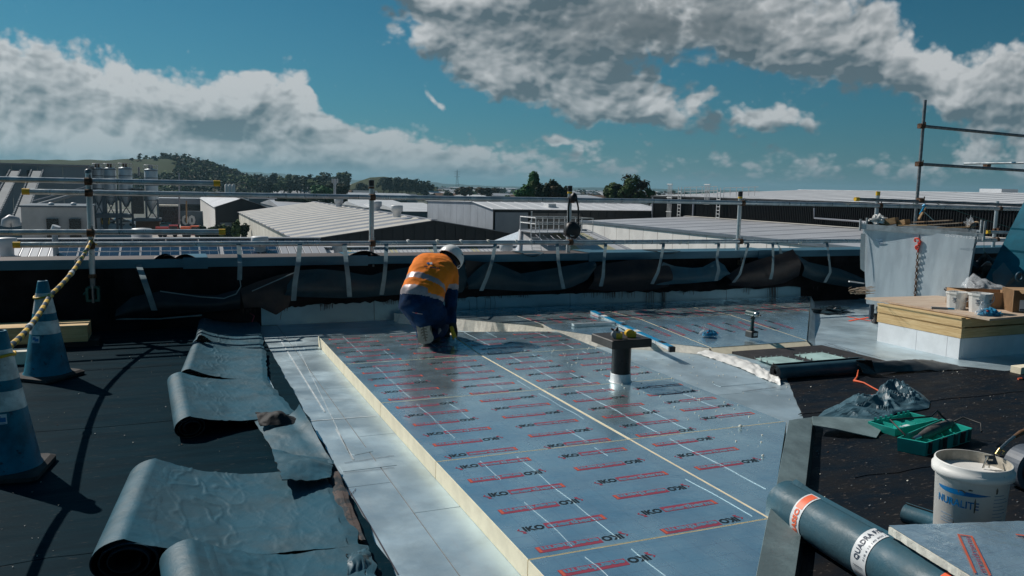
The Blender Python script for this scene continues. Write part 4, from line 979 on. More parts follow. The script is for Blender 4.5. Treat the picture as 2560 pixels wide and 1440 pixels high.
small_tool(1574, 843, 'yellow tape measure on the right of the pipe cap', -.15, yel, yel, False)
# blue rag bundles in clear bags
def rag_bundle(p, w, label, seed):
    t_ = thing('rag_bundle', label, 'rag bundle', p); q = MB(); rnd = random.Random(seed)
    q.grid(lambda s, t: p+Vector((0, 0, .0))+(lambda a, e: Vector((w*math.cos(a)*math.cos(e)*(1+.3*noise.noise(Vector((a*3, e*3, seed)))), w*.62*math.sin(a)*math.cos(e)*(1+.3*noise.noise(Vector((a*3, e*3, seed+4)))), w*.55*math.sin(e)*(1+.5*noise.noise(Vector((a*4, e*4, seed+2)))))))(s*2*math.pi, t*math.pi/2), 40, 16, rag); q.build('rag', t_)
    q = MB()
    for i in range(50):
        a = rnd.uniform(0, 6.28); e = rnd.uniform(.1, 1.3); o = p+Vector((w*math.cos(a)*math.cos(e), w*.62*math.sin(a)*math.cos(e), w*.5*math.sin(e))); L_ = w*.3
        q.tube([o, o+Vector((rnd.uniform(-L_, L_), rnd.uniform(-L_, L_), rnd.uniform(0, L_*.4))), o+Vector((rnd.uniform(-L_, L_), rnd.uniform(-L_, L_), 0))], w*.035, rag, 5)
    q.build('rag_folds', t_)
    q = MB(); s_ = p+Vector((-w*1.05, .0, .01)); q.grid(lambda s, t: s_+(lambda a, e: Vector((w*.5*math.cos(a)*math.cos(e)*(1+.5*noise.noise(Vector((a*2, e*2, seed)))), w*.4*math.sin(a)*math.cos(e), w*(.45+.9*max(0, math.cos(a)))*math.sin(e)*(1+.4*noise.noise(Vector((a*3, e*3, 7)))))))(s*2*math.pi, t*math.pi/2), 24, 12, clearp); q.build('clear_bag', t_)
    q = MB(); q.ball(s_+Vector((w*.45, -w*.3, w*.32)), w*.10, red_hook, 8); q.build('red_tie', t_)
rag_bundle(G(1775, 838, .095), .085, 'bundle of bright blue rags in a clear bag lying on the raised boards', 5)

# ================================================================== PLINTH WITH PLYWOOD TOP
pl = thing('timber_plinth', 'plywood topped timber plinth clad in white panel at the right', 'plinth', (6.9, 5.36, 0))
X0, X1, Y0, Y1 = 6.90, 8.9, 5.36, 6.34
q = MB()
for a, c in ((0, .5), (.5, .86), (.86, 1)):
    ya, yc = Y0+(Y1-Y0)*(1-c), Y0+(Y1-Y0)*(1-a); q = MB(); q.box(X0, X0+.05, ya+.002, yc-.002, .004, .205, mdfw); q.build('white_panel', pl)
q = MB(); q.box(X0+.0505, X1, Y0, Y0+.05, .004, .205, mdfw); q.build('white_panel', pl)
q = MB(); q.box(X0+.05, X1, Y0+.05, Y1, .02, .2, bit_w); q.build('core', pl)
for k, (z0, z1, o) in enumerate([(.209, .30, .004), (.302, .315, .012), (.316, .395, .0), (.396, .41, -.012)]):
    q = MB(); q.box(X0-.004+o, X0+.045, Y0-.004, Y1+.02, z0, z1, pine); q.build('timber_rail', pl)
    if k in (0, 2): q = MB(); q.box(X0+.046, X1, Y0-.004+o*.5, Y0+.045, z0, z1, pine); q.build('timber_rail', pl)
q = MB(); q.box(X0+.06, X1, Y0+.05, Y1, .21, .40, pine); q.build('timber_core', pl)
# top sheet, a little skewed over the plinth
zt = .425
TP = [G(2163, 744, zt), G(2474, 797, zt), G(2640, 784, zt), G(2600, 716, zt), G(2362, 738, zt)]
q = MB(); q.prism([XY(p) for p in TP], zt-.018, zt, ply); q.build('plywood_sheet', pl)
q = MB(); mline(G(2195, 760, zt), G(2206, 757, zt), .006, zt+.002, darkpr); mline(G(2206, 757, zt), G(2222, 763, zt), .006, zt+.002, darkpr)
mline(G(2245, 762, zt), G(2262, 766, zt), .006, zt+.002, darkpr); q.build('pencil_mark', pl)['kind'] = 'stuff'
# things on the plywood
def pail(px, py, label, s=1.0, lid=False):
    p = G(px, py, zt); t_ = thing('plastic_pail', label, 'pail', (p.x, p.y, zt), 'white square pails on the plywood')
    q = MB(); rz = math.radians(12); n = 16
    def ring(w, z):
        out = []
        for i in range(n):
            a = 2*math.pi*i/n+math.pi/4; e = 1/max(abs(math.cos(a-math.pi/4)), abs(math.sin(a-math.pi/4))); e = min(e, 1.22); x, y = w*e*math.cos(a-math.pi/4), w*e*math.sin(a-math.pi/4)
            out.append(p+Vector((x*math.cos(rz)-y*math.sin(rz), x*math.sin(rz)+y*math.cos(rz), z)))
        return out
    lv = [(.072*s, 0), (.084*s, .155*s), (.090*s, .156*s), (.090*s, .175*s), (.082*s, .175*s), (.074*s, .06*s), (.01, .06*s)]
    vs = []; [vs.extend(ring(w, z)) for w, z in lv]
    q.add(vs, [(k*n+i, k*n+(i+1) % n, (k+1)*n+(i+1) % n, (k+1)*n+i) for k in range(len(lv)-1) for i in range(n)]+[tuple(range(n-1, -1, -1))], white_p); q.build('pail_body', t_)
    c0 = p+Vector((0, 0, .15*s)); q = MB(); q.tube([c0+Vector((.10*s*math.cos(a), -.06-.03*math.sin(a), -.07*math.sin(a))) for a in [math.pi*i/12 for i in range(13)]], .0045, white_p, 6); q.build('handle', t_)
    q = MB()
    for k in range(5): y = .10*s-k*.012; q.box(p.x-.055*s, p.x-.05*s+.001*k, p.y-.10*s, p.y-.098*s, zt+y, zt+y+.005, darkpr) if 0 else None
    f = ring(.080*s, .1*s)
    for k in range(4):
        for face in (0, 1):
            a_ = -math.pi/2+rz if face == 0 else math.pi+rz; nn = Vector((math.cos(a_), math.sin(a_), 0)); tt = Vector((-nn.y, nn.x, 0))
            c1 = p+nn*(.0845*s)+Vector((0, 0, (.115-k*.014)*s)); w = (.020, .012, .018, .008)[k]*s; q.obox(c1+tt*.02*s, tt*w, nn*.0012, Vector((0, 0, .0035*s)), darkpr)
    q.build('printed_text', t_)
    return t_
pail(2390, 772, 'left white square pail on the plywood, with its handle hanging down', 1.0)
pail(2448, 780, 'right white square pail on the plywood, behind the blue rags', 1.08)
rag_bundle(G(2472, 788, zt), .115, 'bundle of bright blue rags in a clear bag beside the white pails', 9)
p = G(2368, 774, zt); c = G(2328, 772, zt); t_ = thing('utility_knife', 'grey knife lying on the plywood in front of the left pail', 'knife', p); d = (c-p).normalized(); q = MB(); q.obox((p+c)/2+up*.012, d*((p-c).length/2), Vector((-d.y, d.x, 0))*.014, up*.010, mat('grey_plastic', (.22, .24, .26), .4)); q.build('handle', t_)
q = MB(); q.obox(p+(p-c)*.2+up*.012, d*.035, Vector((-d.y, d.x, 0))*.010, up*.008, levelb); q.build('blue_end', t_)
def carton(P_, z1, label, mm=card, thick=.006, flaps=False, open_top=True):
    t_ = thing('cardboard_box', label, 'box', (P_[0].x, P_[0].y, zt)); n = 4
    for i in range(4):
        a, c = P_[i], P_[(i+1) % 4]; d = (c-a).normalized(); n_ = Vector((-d.y, d.x, 0)); q = MB()
        vs = [a, c, c+n_*thick, a+n_*thick]; vs = [Vector((v.x, v.y, zt)) for v in vs]+[Vector((v.x, v.y, z1)) for v in vs]
        q.add(vs, [(0, 1, 5, 4), (2, 3, 7, 6), (4, 5, 6, 7), (1, 2, 6, 5), (3, 0, 4, 7)], mm); q.build('side', t_)
    q = MB(); q.prism([(p.x, p.y) for p in P_], zt+.001, zt+.006 if open_top else z1, mm); q.build('bottom' if open_top else 'top', t_)
    return t_
a = G(2356, 757, zt); a2 = G(2420, 768, zt); b2 = G(2530, 770, zt)
bkd = CF.copy(); bkd.z = 0
P_ = [G(2412, 768, zt), G(2529, 773, zt), G(2529, 773, zt)+bkd*.30+CR*.05, G(2412, 768, zt)+bkd*.34-CR*.02]
carton(P_, zt+.165, 'long open cardboard box behind the white pails')
c0 = G(2530, 781, zt); P_ = [c0, c0+CR*.6-bkd*.02, c0+CR*.66+bkd*.30, c0+CR*.05+bkd*.28]; P_ = [Vector((p.x, p.y, zt)) for p in P_]
t_ = carton(P_, zt+.22, 'closed cardboard box with a white label at the right picture edge', open_top=False)
d = (P_[1]-P_[0]).normalized(); n_ = Vector((d.y, -d.x, 0)); q = MB(); q.obox(P_[0]+d*.15+n_*.002+up*.07, d*.085, n_*.001, up*.055, whitel); q.obox(P_[0]+d*.15+n_*.0035+up*.028, d*.08, n_*.001, up*.008, darkpr); q.build('address_label', t_)
q = MB(); q.obox(P_[0]+d*.15+n_*.03+up*.205, d*.10, n_*.028+up*-.012, up*.002, cardd); q.build('flap', t_)
# black tube end and clear sheet in the box
q = MB(); p = G(2378, 748, zt+.1); q.tube([PD(2364, 722, 9.0), PD(2372, 728, 8.95), PD(2400, 748, 8.8)], .020, blk, 12); q.build('black_nozzle', label='black tube nozzle poking out between pail and cardboard box', cat='nozzle')
q = MB(); Tt = [PD(2402, 716, 8.9), PD(2414, 696, 8.9), PD(2434, 686, 8.9), PD(2462, 700, 8.85), PD(2500, 712, 8.8), PD(2520, 726, 8.75)]; Bb = [PD(2404, 718, 8.7), PD(2418, 728, 8.6), PD(2440, 730, 8.6), PD(2466, 730, 8.6), PD(2500, 730, 8.6), PD(2522, 729, 8.6)]
sheet(q, lambda s, t: lerp_poly(Bb, s).lerp(lerp_poly(Tt, s), t)+Vector((0, -.10*math.sin(math.pi*t), .03*noise.noise(Vector((s*9, t*7, 1))))), 40, 14, .001, clearp, clearp); q.build('plastic_sheet', label='crumpled clear plastic sheet piled up in the long cardboard box', cat='plastic sheet')

# ================================================================== METAL BIN ON CASTORS
YB = 9.70
bn = thing('metal_bin', 'zinc tipping bin heaped with offcuts, an orange hook and rusty chain on its front', 'bin', tuple(G(2300, 800, 0)))
D0 = 9.95      # distance of the left end of its front face
def DB(x): return 9.95-(x-2156)/282*1.0
fl, fr_, tl, tr = PD(2166, 770, D0), PD(2405, 790, 9.0), PD(2156, 566, D0), PD(2438, 592, 8.95)
bk = CF.copy(); bk.z = 0; bk.normalize(); bk = bk*.87+CR*.53
bz = .22
def atz(p, q_, z): t = (z-p.z)/(q_.z-p.z); return p.lerp(q_, t)
fl = atz(tl, fl, bz); fr_ = atz(tr, fr_, bz); bk2 = bk*.72
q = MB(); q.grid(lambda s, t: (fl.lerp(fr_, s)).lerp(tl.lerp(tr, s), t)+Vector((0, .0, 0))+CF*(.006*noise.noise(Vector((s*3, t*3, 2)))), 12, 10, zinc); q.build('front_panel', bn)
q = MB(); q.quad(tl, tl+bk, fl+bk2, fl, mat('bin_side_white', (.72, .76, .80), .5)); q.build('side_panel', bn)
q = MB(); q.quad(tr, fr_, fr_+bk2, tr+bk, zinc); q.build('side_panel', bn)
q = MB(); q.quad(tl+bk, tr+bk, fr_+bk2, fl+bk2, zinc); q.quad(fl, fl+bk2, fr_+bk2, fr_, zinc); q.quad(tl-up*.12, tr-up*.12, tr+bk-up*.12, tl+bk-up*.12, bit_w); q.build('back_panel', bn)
def bar(q, a, c, w, h, m_, out=None):
    d = (c-a).normalized(); n_ = Vector((-d.y, d.x, 0)).normalized(); q.obox((a+c)/2, d*((c-a).length/2), n_*w/2, up*h/2, m_)
q = MB(); f = CF*-.02; bar(q, tl+f+CR*-.03, tr+f+CR*.09, .05, .062, zincr); q.build('rim', bn)
q = MB(); bar(q, tl, tl+bk, .045, .06, zincr); bar(q, tr+CR*.04, tr+bk, .045, .06, zincr); bar(q, tl+bk, tr+bk, .045, .06, zincr); q.build('rim', bn)
for p in (PD(2150, 572, D0-.04), PD(2166, 569, D0-.03), PD(2452, 577, 8.9), PD(2461, 580, 8.9)):
    q = MB(); q.obox(p+up*.05, CR*.010, CF*.01, up*.07, zincr); q.build('lifting_lug', bn)
q = MB()
tw = text_mb('GGT9-1261 |', .060, whitel, .01, .8); w = text_w(tw); base = PD(2366, 588, DB(2366)-.04); dirv = (tr-tl).normalized(); nrm = Vector((dirv.y, -dirv.x, 0)).normalized()
q.merge(tw, lambda v: base+dirv*v.x*(.40/w)*1.0+up*(v.y*.72-.012)+nrm*.042); q.build('painted_number', bn)
q = MB(); 
for k in range(3): q.obox(PD(2198+k*2, 600+k*5, DB(2198)-.03), dirv*(.040-.006*k)+up*.004, nrm*.002, up*.005, bluesmall)
q.build('faded_lettering', bn)
hk = PD(2297, 592, DB(2297)-.03)
q = MB(); q.tube([hk+up*.02, hk-up*.03], .007, zincr, 6); H_ = [(0, -.02), (.02, -.03), (.032, -.055), (.028, -.085), (.0, -.10), (-.02, -.115), (-.012, -.14), (.012, -.15)]
q.tube([hk+dirv*-.02+nrm*.02+up*-.06, hk+dirv*-.035+nrm*.02+up*-.045, hk+dirv*-.03+nrm*.02+up*-.02]+[hk+dirv*x+nrm*.02+up*z for x, z in H_], .011, red_hook, 8); q.build('hook', bn)
zz = 0; c0 = hk+up*-.15+nrm*.012
nlink = 17
for i in range(nlink):
    c = PD(2296-i*.55, 610+i*8.1, DB(2296-i*.55)-.05); q = MB(); a_ = dirv if i % 2 else nrm; pts = [c+a_*.012*math.cos(t)+up*.021*math.sin(t) for t in [2*math.pi*k/10 for k in range(11)]]
    q.tube(pts, .0052, red_hook if i < 3 else rust, 5, cap=False); q.build('chain_link', bn)
def castor(p):
    q = MB(); q.box(p.x-.05, p.x+.05, p.y-.05, p.y+.05, bz-.035, bz, zincr); q.build('castor_plate', bn)
    q = MB(); q.obox(p+up*(.13)+CR*.03, CR*.003, CF*.03, up*.055, chrome); q.obox(p+up*(.13)-CR*.03, CR*.003, CF*.03, up*.055, chrome); q.build('castor_fork', bn)
    q = MB(); q.tube([p+up*.064-CR*.022, p+up*.064+CR*.022], .063, rubber, 20, smooth=False); q.tube([p+up*.064-CR*.025, p+up*.064+CR*.025], .03, chrome, 12); q.build('castor_wheel', bn)
castor(G(2186, 809, 0)); castor(G(2186, 809, 0)+bk2*.8)
castor(G(2186, 809, 0)+(fr_-fl)*.9+Vector((0, 0, 0)))
q = MB(); a = G(2178, 790, .12); q.obox(Vector((a.x, a.y, .17)), CR*.02, CF*.02, up*.09, mat('dark_channel', (.02, .035, .06), .5)); q.build('corner_post', bn)
# white drip sheet on its left side
q = MB(); A_ = [PD(2152, 584, D0-.02), PD(2150, 640, D0-.02), PD(2151, 672, D0-.02)]; B_ = [PD(2164, 584, D0-.04), PD(2162, 640, D0-.04), PD(2161, 680, D0-.04)]
sheet(q, lambda s, t: lerp_poly(A_, t).lerp(lerp_poly(B_, t), s), 2, 12, .003, white_p, white_p); q.build('white_film', label='white film hanging over the left edge of the metal bin', cat='plastic film')
# offcuts heaped in the bin: each its own thing
def chunk(px, py, d, L_, w, h, az_, tilt, m_, nm, label, cat):
    c = PD(px, py, DB(px)+.10+(d-9.55)*.6) if px > 2150 else PD(px, py, d)
    az_ -= .9 if px > 2150 else 0
    a = Vector((math.cos(az_), math.sin(az_), math.sin(tilt))).normalized(); s_ = a.cross(up).normalized(); u_ = s_.cross(a)
    q = MB(); q.obox(c, a*L_/2, s_*w/2, u_*h/2, m_); return q.build(nm, label=label, cat=cat)
wood2 = mat('brown_pine', (.40, .26, .13), .7, 0, .0, 6, col2=(.28, .17, .08), stretch=(1, 1, 5)); mdf = mat('pale_chipboard', (.46, .35, .26), .8, 0, .1, 20)
chunk(2222, 555, 9.60, .20, .10, .075, -.35, .25, wood2, 'timber_offcut', 'thick brown timber offcut on the left of the bin heap', 'timber offcut')
chunk(2258, 557, 9.65, .12, .10, .06, -.6, .3, wood2, 'timber_offcut', 'short square timber offcut right of the thick one in the bin', 'timber offcut')
chunk(2330, 553, 9.85, .42, .14, .012, -.30, .10, mdf, 'board_offcut', 'long thin board offcut lying on top of the bin heap', 'board offcut')
chunk(2360, 560, 9.80, .36, .12, .012, -.34, .12, mdf, 'board_offcut', 'second thin board offcut under the long one in the bin', 'board offcut')
chunk(2290, 563, 9.62, .34, .18, .010, -.40, .05, cardd, 'cardboard_scrap', 'printed cardboard scrap in the middle of the bin heap', 'cardboard')
chunk(2395, 568, 9.85, .40, .16, .008, -.36, .08, cardd, 'cardboard_scrap', 'flattened cardboard scrap at the right of the bin heap', 'cardboard')
chunk(2305, 534, 9.75, .20, .022, .022, 1.2, 1.25, wood2, 'wooden_handle', 'wooden tool handle sticking up out of the bin', 'tool handle')
q = MB(); q.tube([PD(2308, 516, DB(2308)+0.23), PD(2314, 512, DB(2314)+0.23)], .020, levelb, 8); q.tube([PD(2300, 536, DB(2300)+0.23), PD(2313, 513, DB(2313)+0.23)], .013, levelb, 8); q.build('blue_grip', label='blue grip at the top of the wooden handle in the bin', cat='tool grip')
q = MB(); c = PD(2437, 572, DB(2437)+0.24)
for i in range(10): a0, a1 = math.pi*(i/10), math.pi*((i+1)/10); q.quad(c+CR*.065*math.cos(a0)+up*.075*math.sin(a0), c+CR*.065*math.cos(a1)+up*.075*math.sin(a1), c+CR*.065*math.cos(a1)+up*.075*math.sin(a1)+bk*.35, c+CR*.065*math.cos(a0)+up*.075*math.sin(a0)+bk*.35, cardd)
q.build('cardboard_tube', label='bent brown cardboard tube at the right end of the bin heap', cat='cardboard tube')
q = MB(); rnd = random.Random(4)
def crumple(c, r, m_, seed, sc=(1, 1, 1), nu=26, nv=16, rough=.75):
    q = MB(); q.grid(lambda s, t: (lambda a, e: c+Vector((r*sc[0]*math.cos(a)*math.cos(e), r*sc[1]*math.sin(a)*math.cos(e), r*sc[2]*math.sin(e)))*1.0*(1)+Vector((1, 1, 1))*0+(Vector((math.cos(a)*math.cos(e)*sc[0], math.sin(a)*math.cos(e)*sc[1], math.sin(e)*sc[2]))*r*rough*noise.noise(Vector((math.cos(a)*2.5+seed, math.sin(a)*2.5, e*2.2)))*1.6))(s*2*math.pi, (t-.5)*math.pi), nu, nv, m_, smooth=False); return q
crumple(PD(2196, 552, DB(2196)+0.10), .075, white_p, 2, (1.2, 1, .7)).build('white_wrap', label='crumpled white wrapping at the left end of the bin heap', cat='wrapping')
crumple(PD(2180, 558, DB(2180)+0.10), .06, blk, 5, (1, 1, .8)).build('black_wrap', label='crumpled black plastic beside the white wrapping in the bin', cat='wrapping')
crumple(PD(2165, 562, DB(2165)+0.07), .045, whitel, 8, (1.3, 1, .6)).build('white_wrap', label='small white film scrap over the left rim of the bin', cat='wrapping')
crumple(PD(2425, 560, DB(2425)+0.26), .045, clearp, 9, (.7, 1, 1.3)).build('clear_wrap', label='clear film scrap standing up at the right of the bin heap', cat='wrapping')
chunk(2250, 566, 9.7, .9, .35, .01, -.36, .0, cardd, 'cardboard_scrap', 'wide cardboard sheet under the timber offcuts in the bin', 'cardboard') if 0 else None
# debris left of the bin
chunk(2141, 706, 9.3, .18, .03, .012, -.3, -.12, whitel, 'slat', 'short white slat leaning on the left of the bin', 'slat')
q = MB(); rnd = random.Random(6)
for i in range(40):
    c = PD(rnd.uniform(2120, 2165), rnd.uniform(718, 735), 9.35); a = rnd.uniform(-.6, .2); q.tube([c, c+CR*rnd.uniform(.05, .14)+up*rnd.uniform(-.02, .02)+CF*rnd.uniform(-.1, .1)], .0035, mdf, 4)
q.build('straw_bundle', label='heap of thin pale sticks beside the left foot of the bin', cat='sticks')
crumple(Vector((7.95, 8.05, .03)), .10, MATS['dusty_membrane'] if 'dusty_membrane' in MATS else film_d, 21, (2.4, 1.0, .45)).build('crumpled_sheet', label='dark crumpled sheet in the shade left of the bin', cat='membrane scrap')
# dark plastic and bag right of the bin
crumple(PD(2460, 690, 9.9), .24, mat('grey_tarp', (.075, .07, .07), .35, 0, .2, 8), 31, (1.5, 1, .75), 50, 30, .6).build('crumpled_tarp', label='crumpled dark grey tarp in the gap right of the bin', cat='tarp')
# teal hopper panel at the far right edge
hp = thing('teal_hopper', 'tall sloping teal painted steel hopper side at the right picture edge', 'hopper', tuple(G(2560, 780, 0)))
DH = 9.0
P0, P1_, P2_, P3_ = PD(2562, 500, DH+.25), PD(2690, 500, DH-.3), PD(2640, 800, DH-.4), PD(2432, 760, DH+.1)
q = MB(); q.grid(lambda s, t: P3_.lerp(P2_, s).lerp(P0.lerp(P1_, s), t), 4, 8, tealp); q.grid(lambda s, t: P3_.lerp(P2_, s).lerp(P0.lerp(P1_, s), t)+CF*.05+CR*.03, 2, 2, tealp); q.build('side_plate', hp)
for t in (.33, .52, .72):
    a = P3_.lerp(P0, t); c = P2_.lerp(P1_, t); q = MB(); q.obox((a+c)/2-CF*.006, (c-a)/2, CF*.006, up*.012, tealp); q.build('pressed_rib', hp)
q = MB(); a = PD(2508, 655, DH-.25); tl_ = mat('teal_shackle_plate', (.003, .05, .09), .5)
q.add([PD(2484, 720, DH-.2), PD(2480, 685, DH-.2), PD(2509, 655, DH-.25), PD(2535, 688, DH-.3), PD(2545, 682, DH-.3), PD(2560, 684, DH-.3), PD(2570, 740, DH-.3), PD(2490, 740, DH-.2)], [(0, 1, 2, 3, 4, 5, 6, 7)][0:1], tl_)
q.v = q.v; k = len(q.v); q.build('stiffener_plate', hp)
q = MB(); c = PD(2549, 692, DH-.34); q.tube([c+CR*.035*math.cos(t)+up*.042*math.sin(t) for t in [2*math.pi*i/16 for i in range(17)]], .014, tl_, 8, cap=False); q.build('lifting_ring', hp)

# ================================================================== ROOF LIGHT AND ROLLED MEMBRANE
t_ = thing('roof_light', 'flat twin roof light with pale green panes and screwed dark frame', 'roof light', tuple(G(1980, 900, 0)))
A_, B_, C_, D_ = G(1830, 878, .03), G(2055, 862, .03), G(2290, 920, .03), G(2060, 935, .03)
q = MB(); q.prism([XY(A_), XY(B_), XY(C_), XY(D_)][::-1], .005, .028, mat('dark_frame', (.030, .026, .026), .65, 0, .2, 9)); q.build('frame', t_)
for P_ in ([G(1888, 896, .03), G(1954, 891, .03), G(2045, 911, .03), G(1965, 922, .03)], [G(1985, 887, .03), G(2055, 881, .03), G(2140, 902, .03), G(2060, 909, .03)]):
    q = MB(); q.prism([XY(p) for p in P_][::-1], .028, .032, glasspane); pane = q.build('pane', t_)
    q = MB()
    for i in range(4):
        a, c = P_[i], P_[(i+1) % 4]
        for k in range(5 if i % 2 == 0 else 6):
            p = a.lerp(c, k/5); q.tube([(p.x, p.y, .03), (p.x, p.y, .045)], .007, chrome, 8)
    q.build('screw_heads', pane)['kind'] = 'stuff'
# white film bundle along its left edge
q = MB(); Lf = [G(x, y, .01) for x, y in [(1742, 884), (1800, 902), (1860, 924), (1915, 950), (1952, 962)]]; Rf = [G(x, y, .012) for x, y in [(1782, 882), (1836, 892), (1886, 909), (1925, 932), (1945, 948)]]
sheet(q, lambda s, t: lerp_poly(Lf, t).lerp(lerp_poly(Rf, t), s)+up*(.026*math.sin(math.pi*s)+.016*noise.noise(Vector((s*4, t*14, 3)))+.008*noise.noise(Vector((s*9, t*30, 5)))), 14, 60, .002, mat('bright_film', (.66, .68, .70), .3, .3, .05, 12), white_p); q.build('foil_wrap', label='crumpled bright white foil bundle along the left of the roof light', cat='foil wrap')
def roll_tube(q, a, c, r, turns, m_, n=60, seed=0, spiral_in=.35, nl=12, ax_up=up):
    a, c = Vector(a), Vector(c); d = (c-a).normalized(); x = ax_up-d*ax_up.dot(d); x.normalize(); y = d.cross(x)
    def fn(s, t):
        th = s*turns*2*math.pi; rr = r*(1-spiral_in*(1-s)) if True else r
        rr = r*(spiral_in+(1-spiral_in)*s)
        p = a.lerp(c, t); rr *= 1+.02*noise.noise(Vector((th, t*5, seed)))
        return p+x*rr*math.cos(th)+y*rr*math.sin(th)
    sheet(q, fn, n, nl, .0045, m_, underside)
t_ = thing('membrane_roll', 'dark teal rolled membrane lying across the front of the roof light', 'membrane roll', tuple(G(2030, 930, 0)))
q = MB(); roll_tube(q, G(1938, 930, .072), G(2155, 912, .075), .070, 4, mat('roll_teal', (.045, .105, .135), .5, 0, .12, 6, bump=.002), 120, 3, .30); q.build('roll', t_)
flap('thin membrane sheet unrolled to the right of the dark teal roll', G(2160, 934, .03), G(2420, 922, .02), G(2330, 898, .05), G(2140, 905, .13), mat('dusty_membrane', (.11, .12, .125), .5, 0, .0, 3, col2=(.05, .055, .06), bump=.002), 31, .012, .04)
flap('dark folded end of the membrane beside the teal roll', G(2165, 928, .03), G(2186, 932, .03), G(2180, 902, .14), G(2140, 902, .14), film_b, 33, .01, .02)

# orange string
q = MB(); q.tube([G(2146, 925, .06), G(2143, 942, .02), G(2136, 952, .02), G(2160, 957, .02), G(2180, 968, .02), G(2205, 981, .02)], [.004, .008, .012, .007, .006, .005], mat('orange_string', (.85, .14, .05), .6), 6); q.build('orange_string', label='orange string lying on the bitumen left of the crumpled film', cat='string')
q = MB(); q.tube([G(2162, 994, .02), G(2180, 988, .02), G(2200, 989, .02)], .007, MATS['orange_string'], 6); q.build('orange_string', label='short orange string end at the left edge of the crumpled film', cat='string')
# crumpled blue-grey film
q = MB(); cf = mat('crumpled_film', (.060, .125, .160), .42, 0, .1, 6, bump=.003)
OUT = [(2040, 1046), (2060, 1026), (2095, 1012), (2120, 995), (2150, 1000), (2178, 1002), (2200, 985), (2232, 970), (2275, 967), (2305, 985), (2326, 1005), (2322, 1020), (2280, 1028), (2240, 1032), (2215, 1055), (2170, 1060), (2110, 1050)]
OW = [G(x, y, .02) for x, y in OUT]; cc = sum(OW, Vector())/len(OW)
def crf(s, t):
    a = lerp_poly(OW+[OW[0]], s); p = cc.lerp(a, t)
    rdg = (1-2.6*abs(noise.noise(Vector((p.x*4.6+2*noise.noise(Vector((p.x*3, p.y*3, 8)))*.5, p.y*4.6, 1.5)))))*.8+.7*(1-2.6*abs(noise.noise(Vector((p.x*9.5, p.y*9.5, 4)))))
    h = .02+(.060+.075*math.exp(-((p.x-5.1)**2+(p.y-4.45)**2)/.12))*(1-t**3)*max(.1, .30+.62*rdg)
    p.z = max(.016, h); return p
sheet(q, crf, 84, 26, .002, cf, cf, smooth=False); q.build('crumpled_film', label='crumpled blue grey plastic film heaped on the bitumen behind the green case', cat='plastic film')

# ================================================================== GREEN TOOL CASE, OPEN
case = thing('tool_case', 'open green plastic tool case with a heat tool and cable inside', 'tool case', tuple(G(2300, 1120, .014)))
def tray(A, B, C, D, h, nm, wall=.012, ribs=True):
    """open tray on floor corners A (front left), B (front right), C, D"""
    A, B, C, D = [Vector((p.x, p.y, .016)) for p in (A, B, C, D)]; q = MB(); P_ = [A, B, C, D]; cc = sum(P_, Vector())/4
    In = [p+(cc-p).normalized()*wall*1.5 for p in P_]
    Ob = [p+(cc-p).normalized()*.012 for p in P_]
    vs = [p for p in Ob]+[p+up*h for p in P_]+[p+up*h for p in In]+[p+up*.01 for p in In]
    q.add(vs, [(i, (i+1) % 4, 4+(i+1) % 4, 4+i) for i in range(4)]+[(4+i, 4+(i+1) % 4, 8+(i+1) % 4, 8+i) for i in range(4)]+[(8+i, 8+(i+1) % 4, 12+(i+1) % 4, 12+i) for i in range(4)]+[(12, 13, 14, 15), (3, 2, 1, 0)], grn)
    q.build(nm, case)
    return A, B, C, D, In
a, b_, c, d = G(2240, 1128, .016), G(2312, 1142, .016), G(2428, 1103, .016), G(2352, 1078, .016)
A_, B_, C_, D_, In = tray(a, b_, c, d, .085, 'case_base')
l0, l1, l2, l3 = G(2168, 1072, .016), G(2236, 1092, .016), G(2345, 1066, .016), G(2275, 1048, .016)
LA, LB_, LC, LD, LIn = tray(l0, l1, l2, l3, .05, 'case_lid')
ax = (C_-B_).normalized(); ay = (A_-B_).normalized()
for f, (m_, w) in {.08: (blk, .012), .30: (grn_d, .012), .38: (blk, .02), .62: (grn_d, .016), .78: (blk, .02), .93: (grn_d, .01)}.items():
    p = B_.lerp(C_, f); q = MB(); q.obox(p+up*.048-ay*.004, ax*w, ay*.006, up*.036, m_); q.build('latch', case)
for f in (.3, .55, .8):
    q = MB(); p0 = In[0].lerp(In[3], f)+up*.03; p1 = In[1].lerp(In[2], f)+up*.03; p0.z = p1.z = .05
    q.obox((p0+p1)/2, (p1-p0)*.28, ax*.003, up*.026, grn); q.build('divider', case)
for f in (.25, .45, .62, .85):
    q = MB(); p0 = LIn[0].lerp(LIn[3], f); p1 = LIn[1].lerp(LIn[2], f); p0.z = p1.z = .04
    q.obox(p0.lerp(p1, .3 if f < .5 else .6), (p1-p0)*.20, ax*.003, up*.016, grn); q.build('divider', case)
for i, f in enumerate((.1, .2, .32, .5, .62, .74, .86)):
    q = MB(); p = LD.lerp(LA, f); q.obox(p+up*.055+(LB_-LA).normalized()*.01, ax*.006, ay*.006, up*.014, grn); q.build('hinge_lug', case)
q = MB(); p = (LA+LB_+LC+LD)/4; q.obox(Vector((p.x+.03, p.y-.02, .030)), ax*.055, ay*.03, up*.001, whitel); q.build('label', case)
ht = thing('heat_tool', 'grey hot air tool lying in the open green case', 'heat tool', tuple(Vector(((A_+C_)/2).to_tuple())))
q = MB(); p0, p1 = In[0].lerp(In[3], .25)+(In[1]-In[0])*.35, In[0].lerp(In[3], .92)+(In[1]-In[0])*.45; p0.z = .085; p1.z = .095; dk = mat('worn_grey_plastic', (.10, .09, .085), .6, 0, .2, 20)
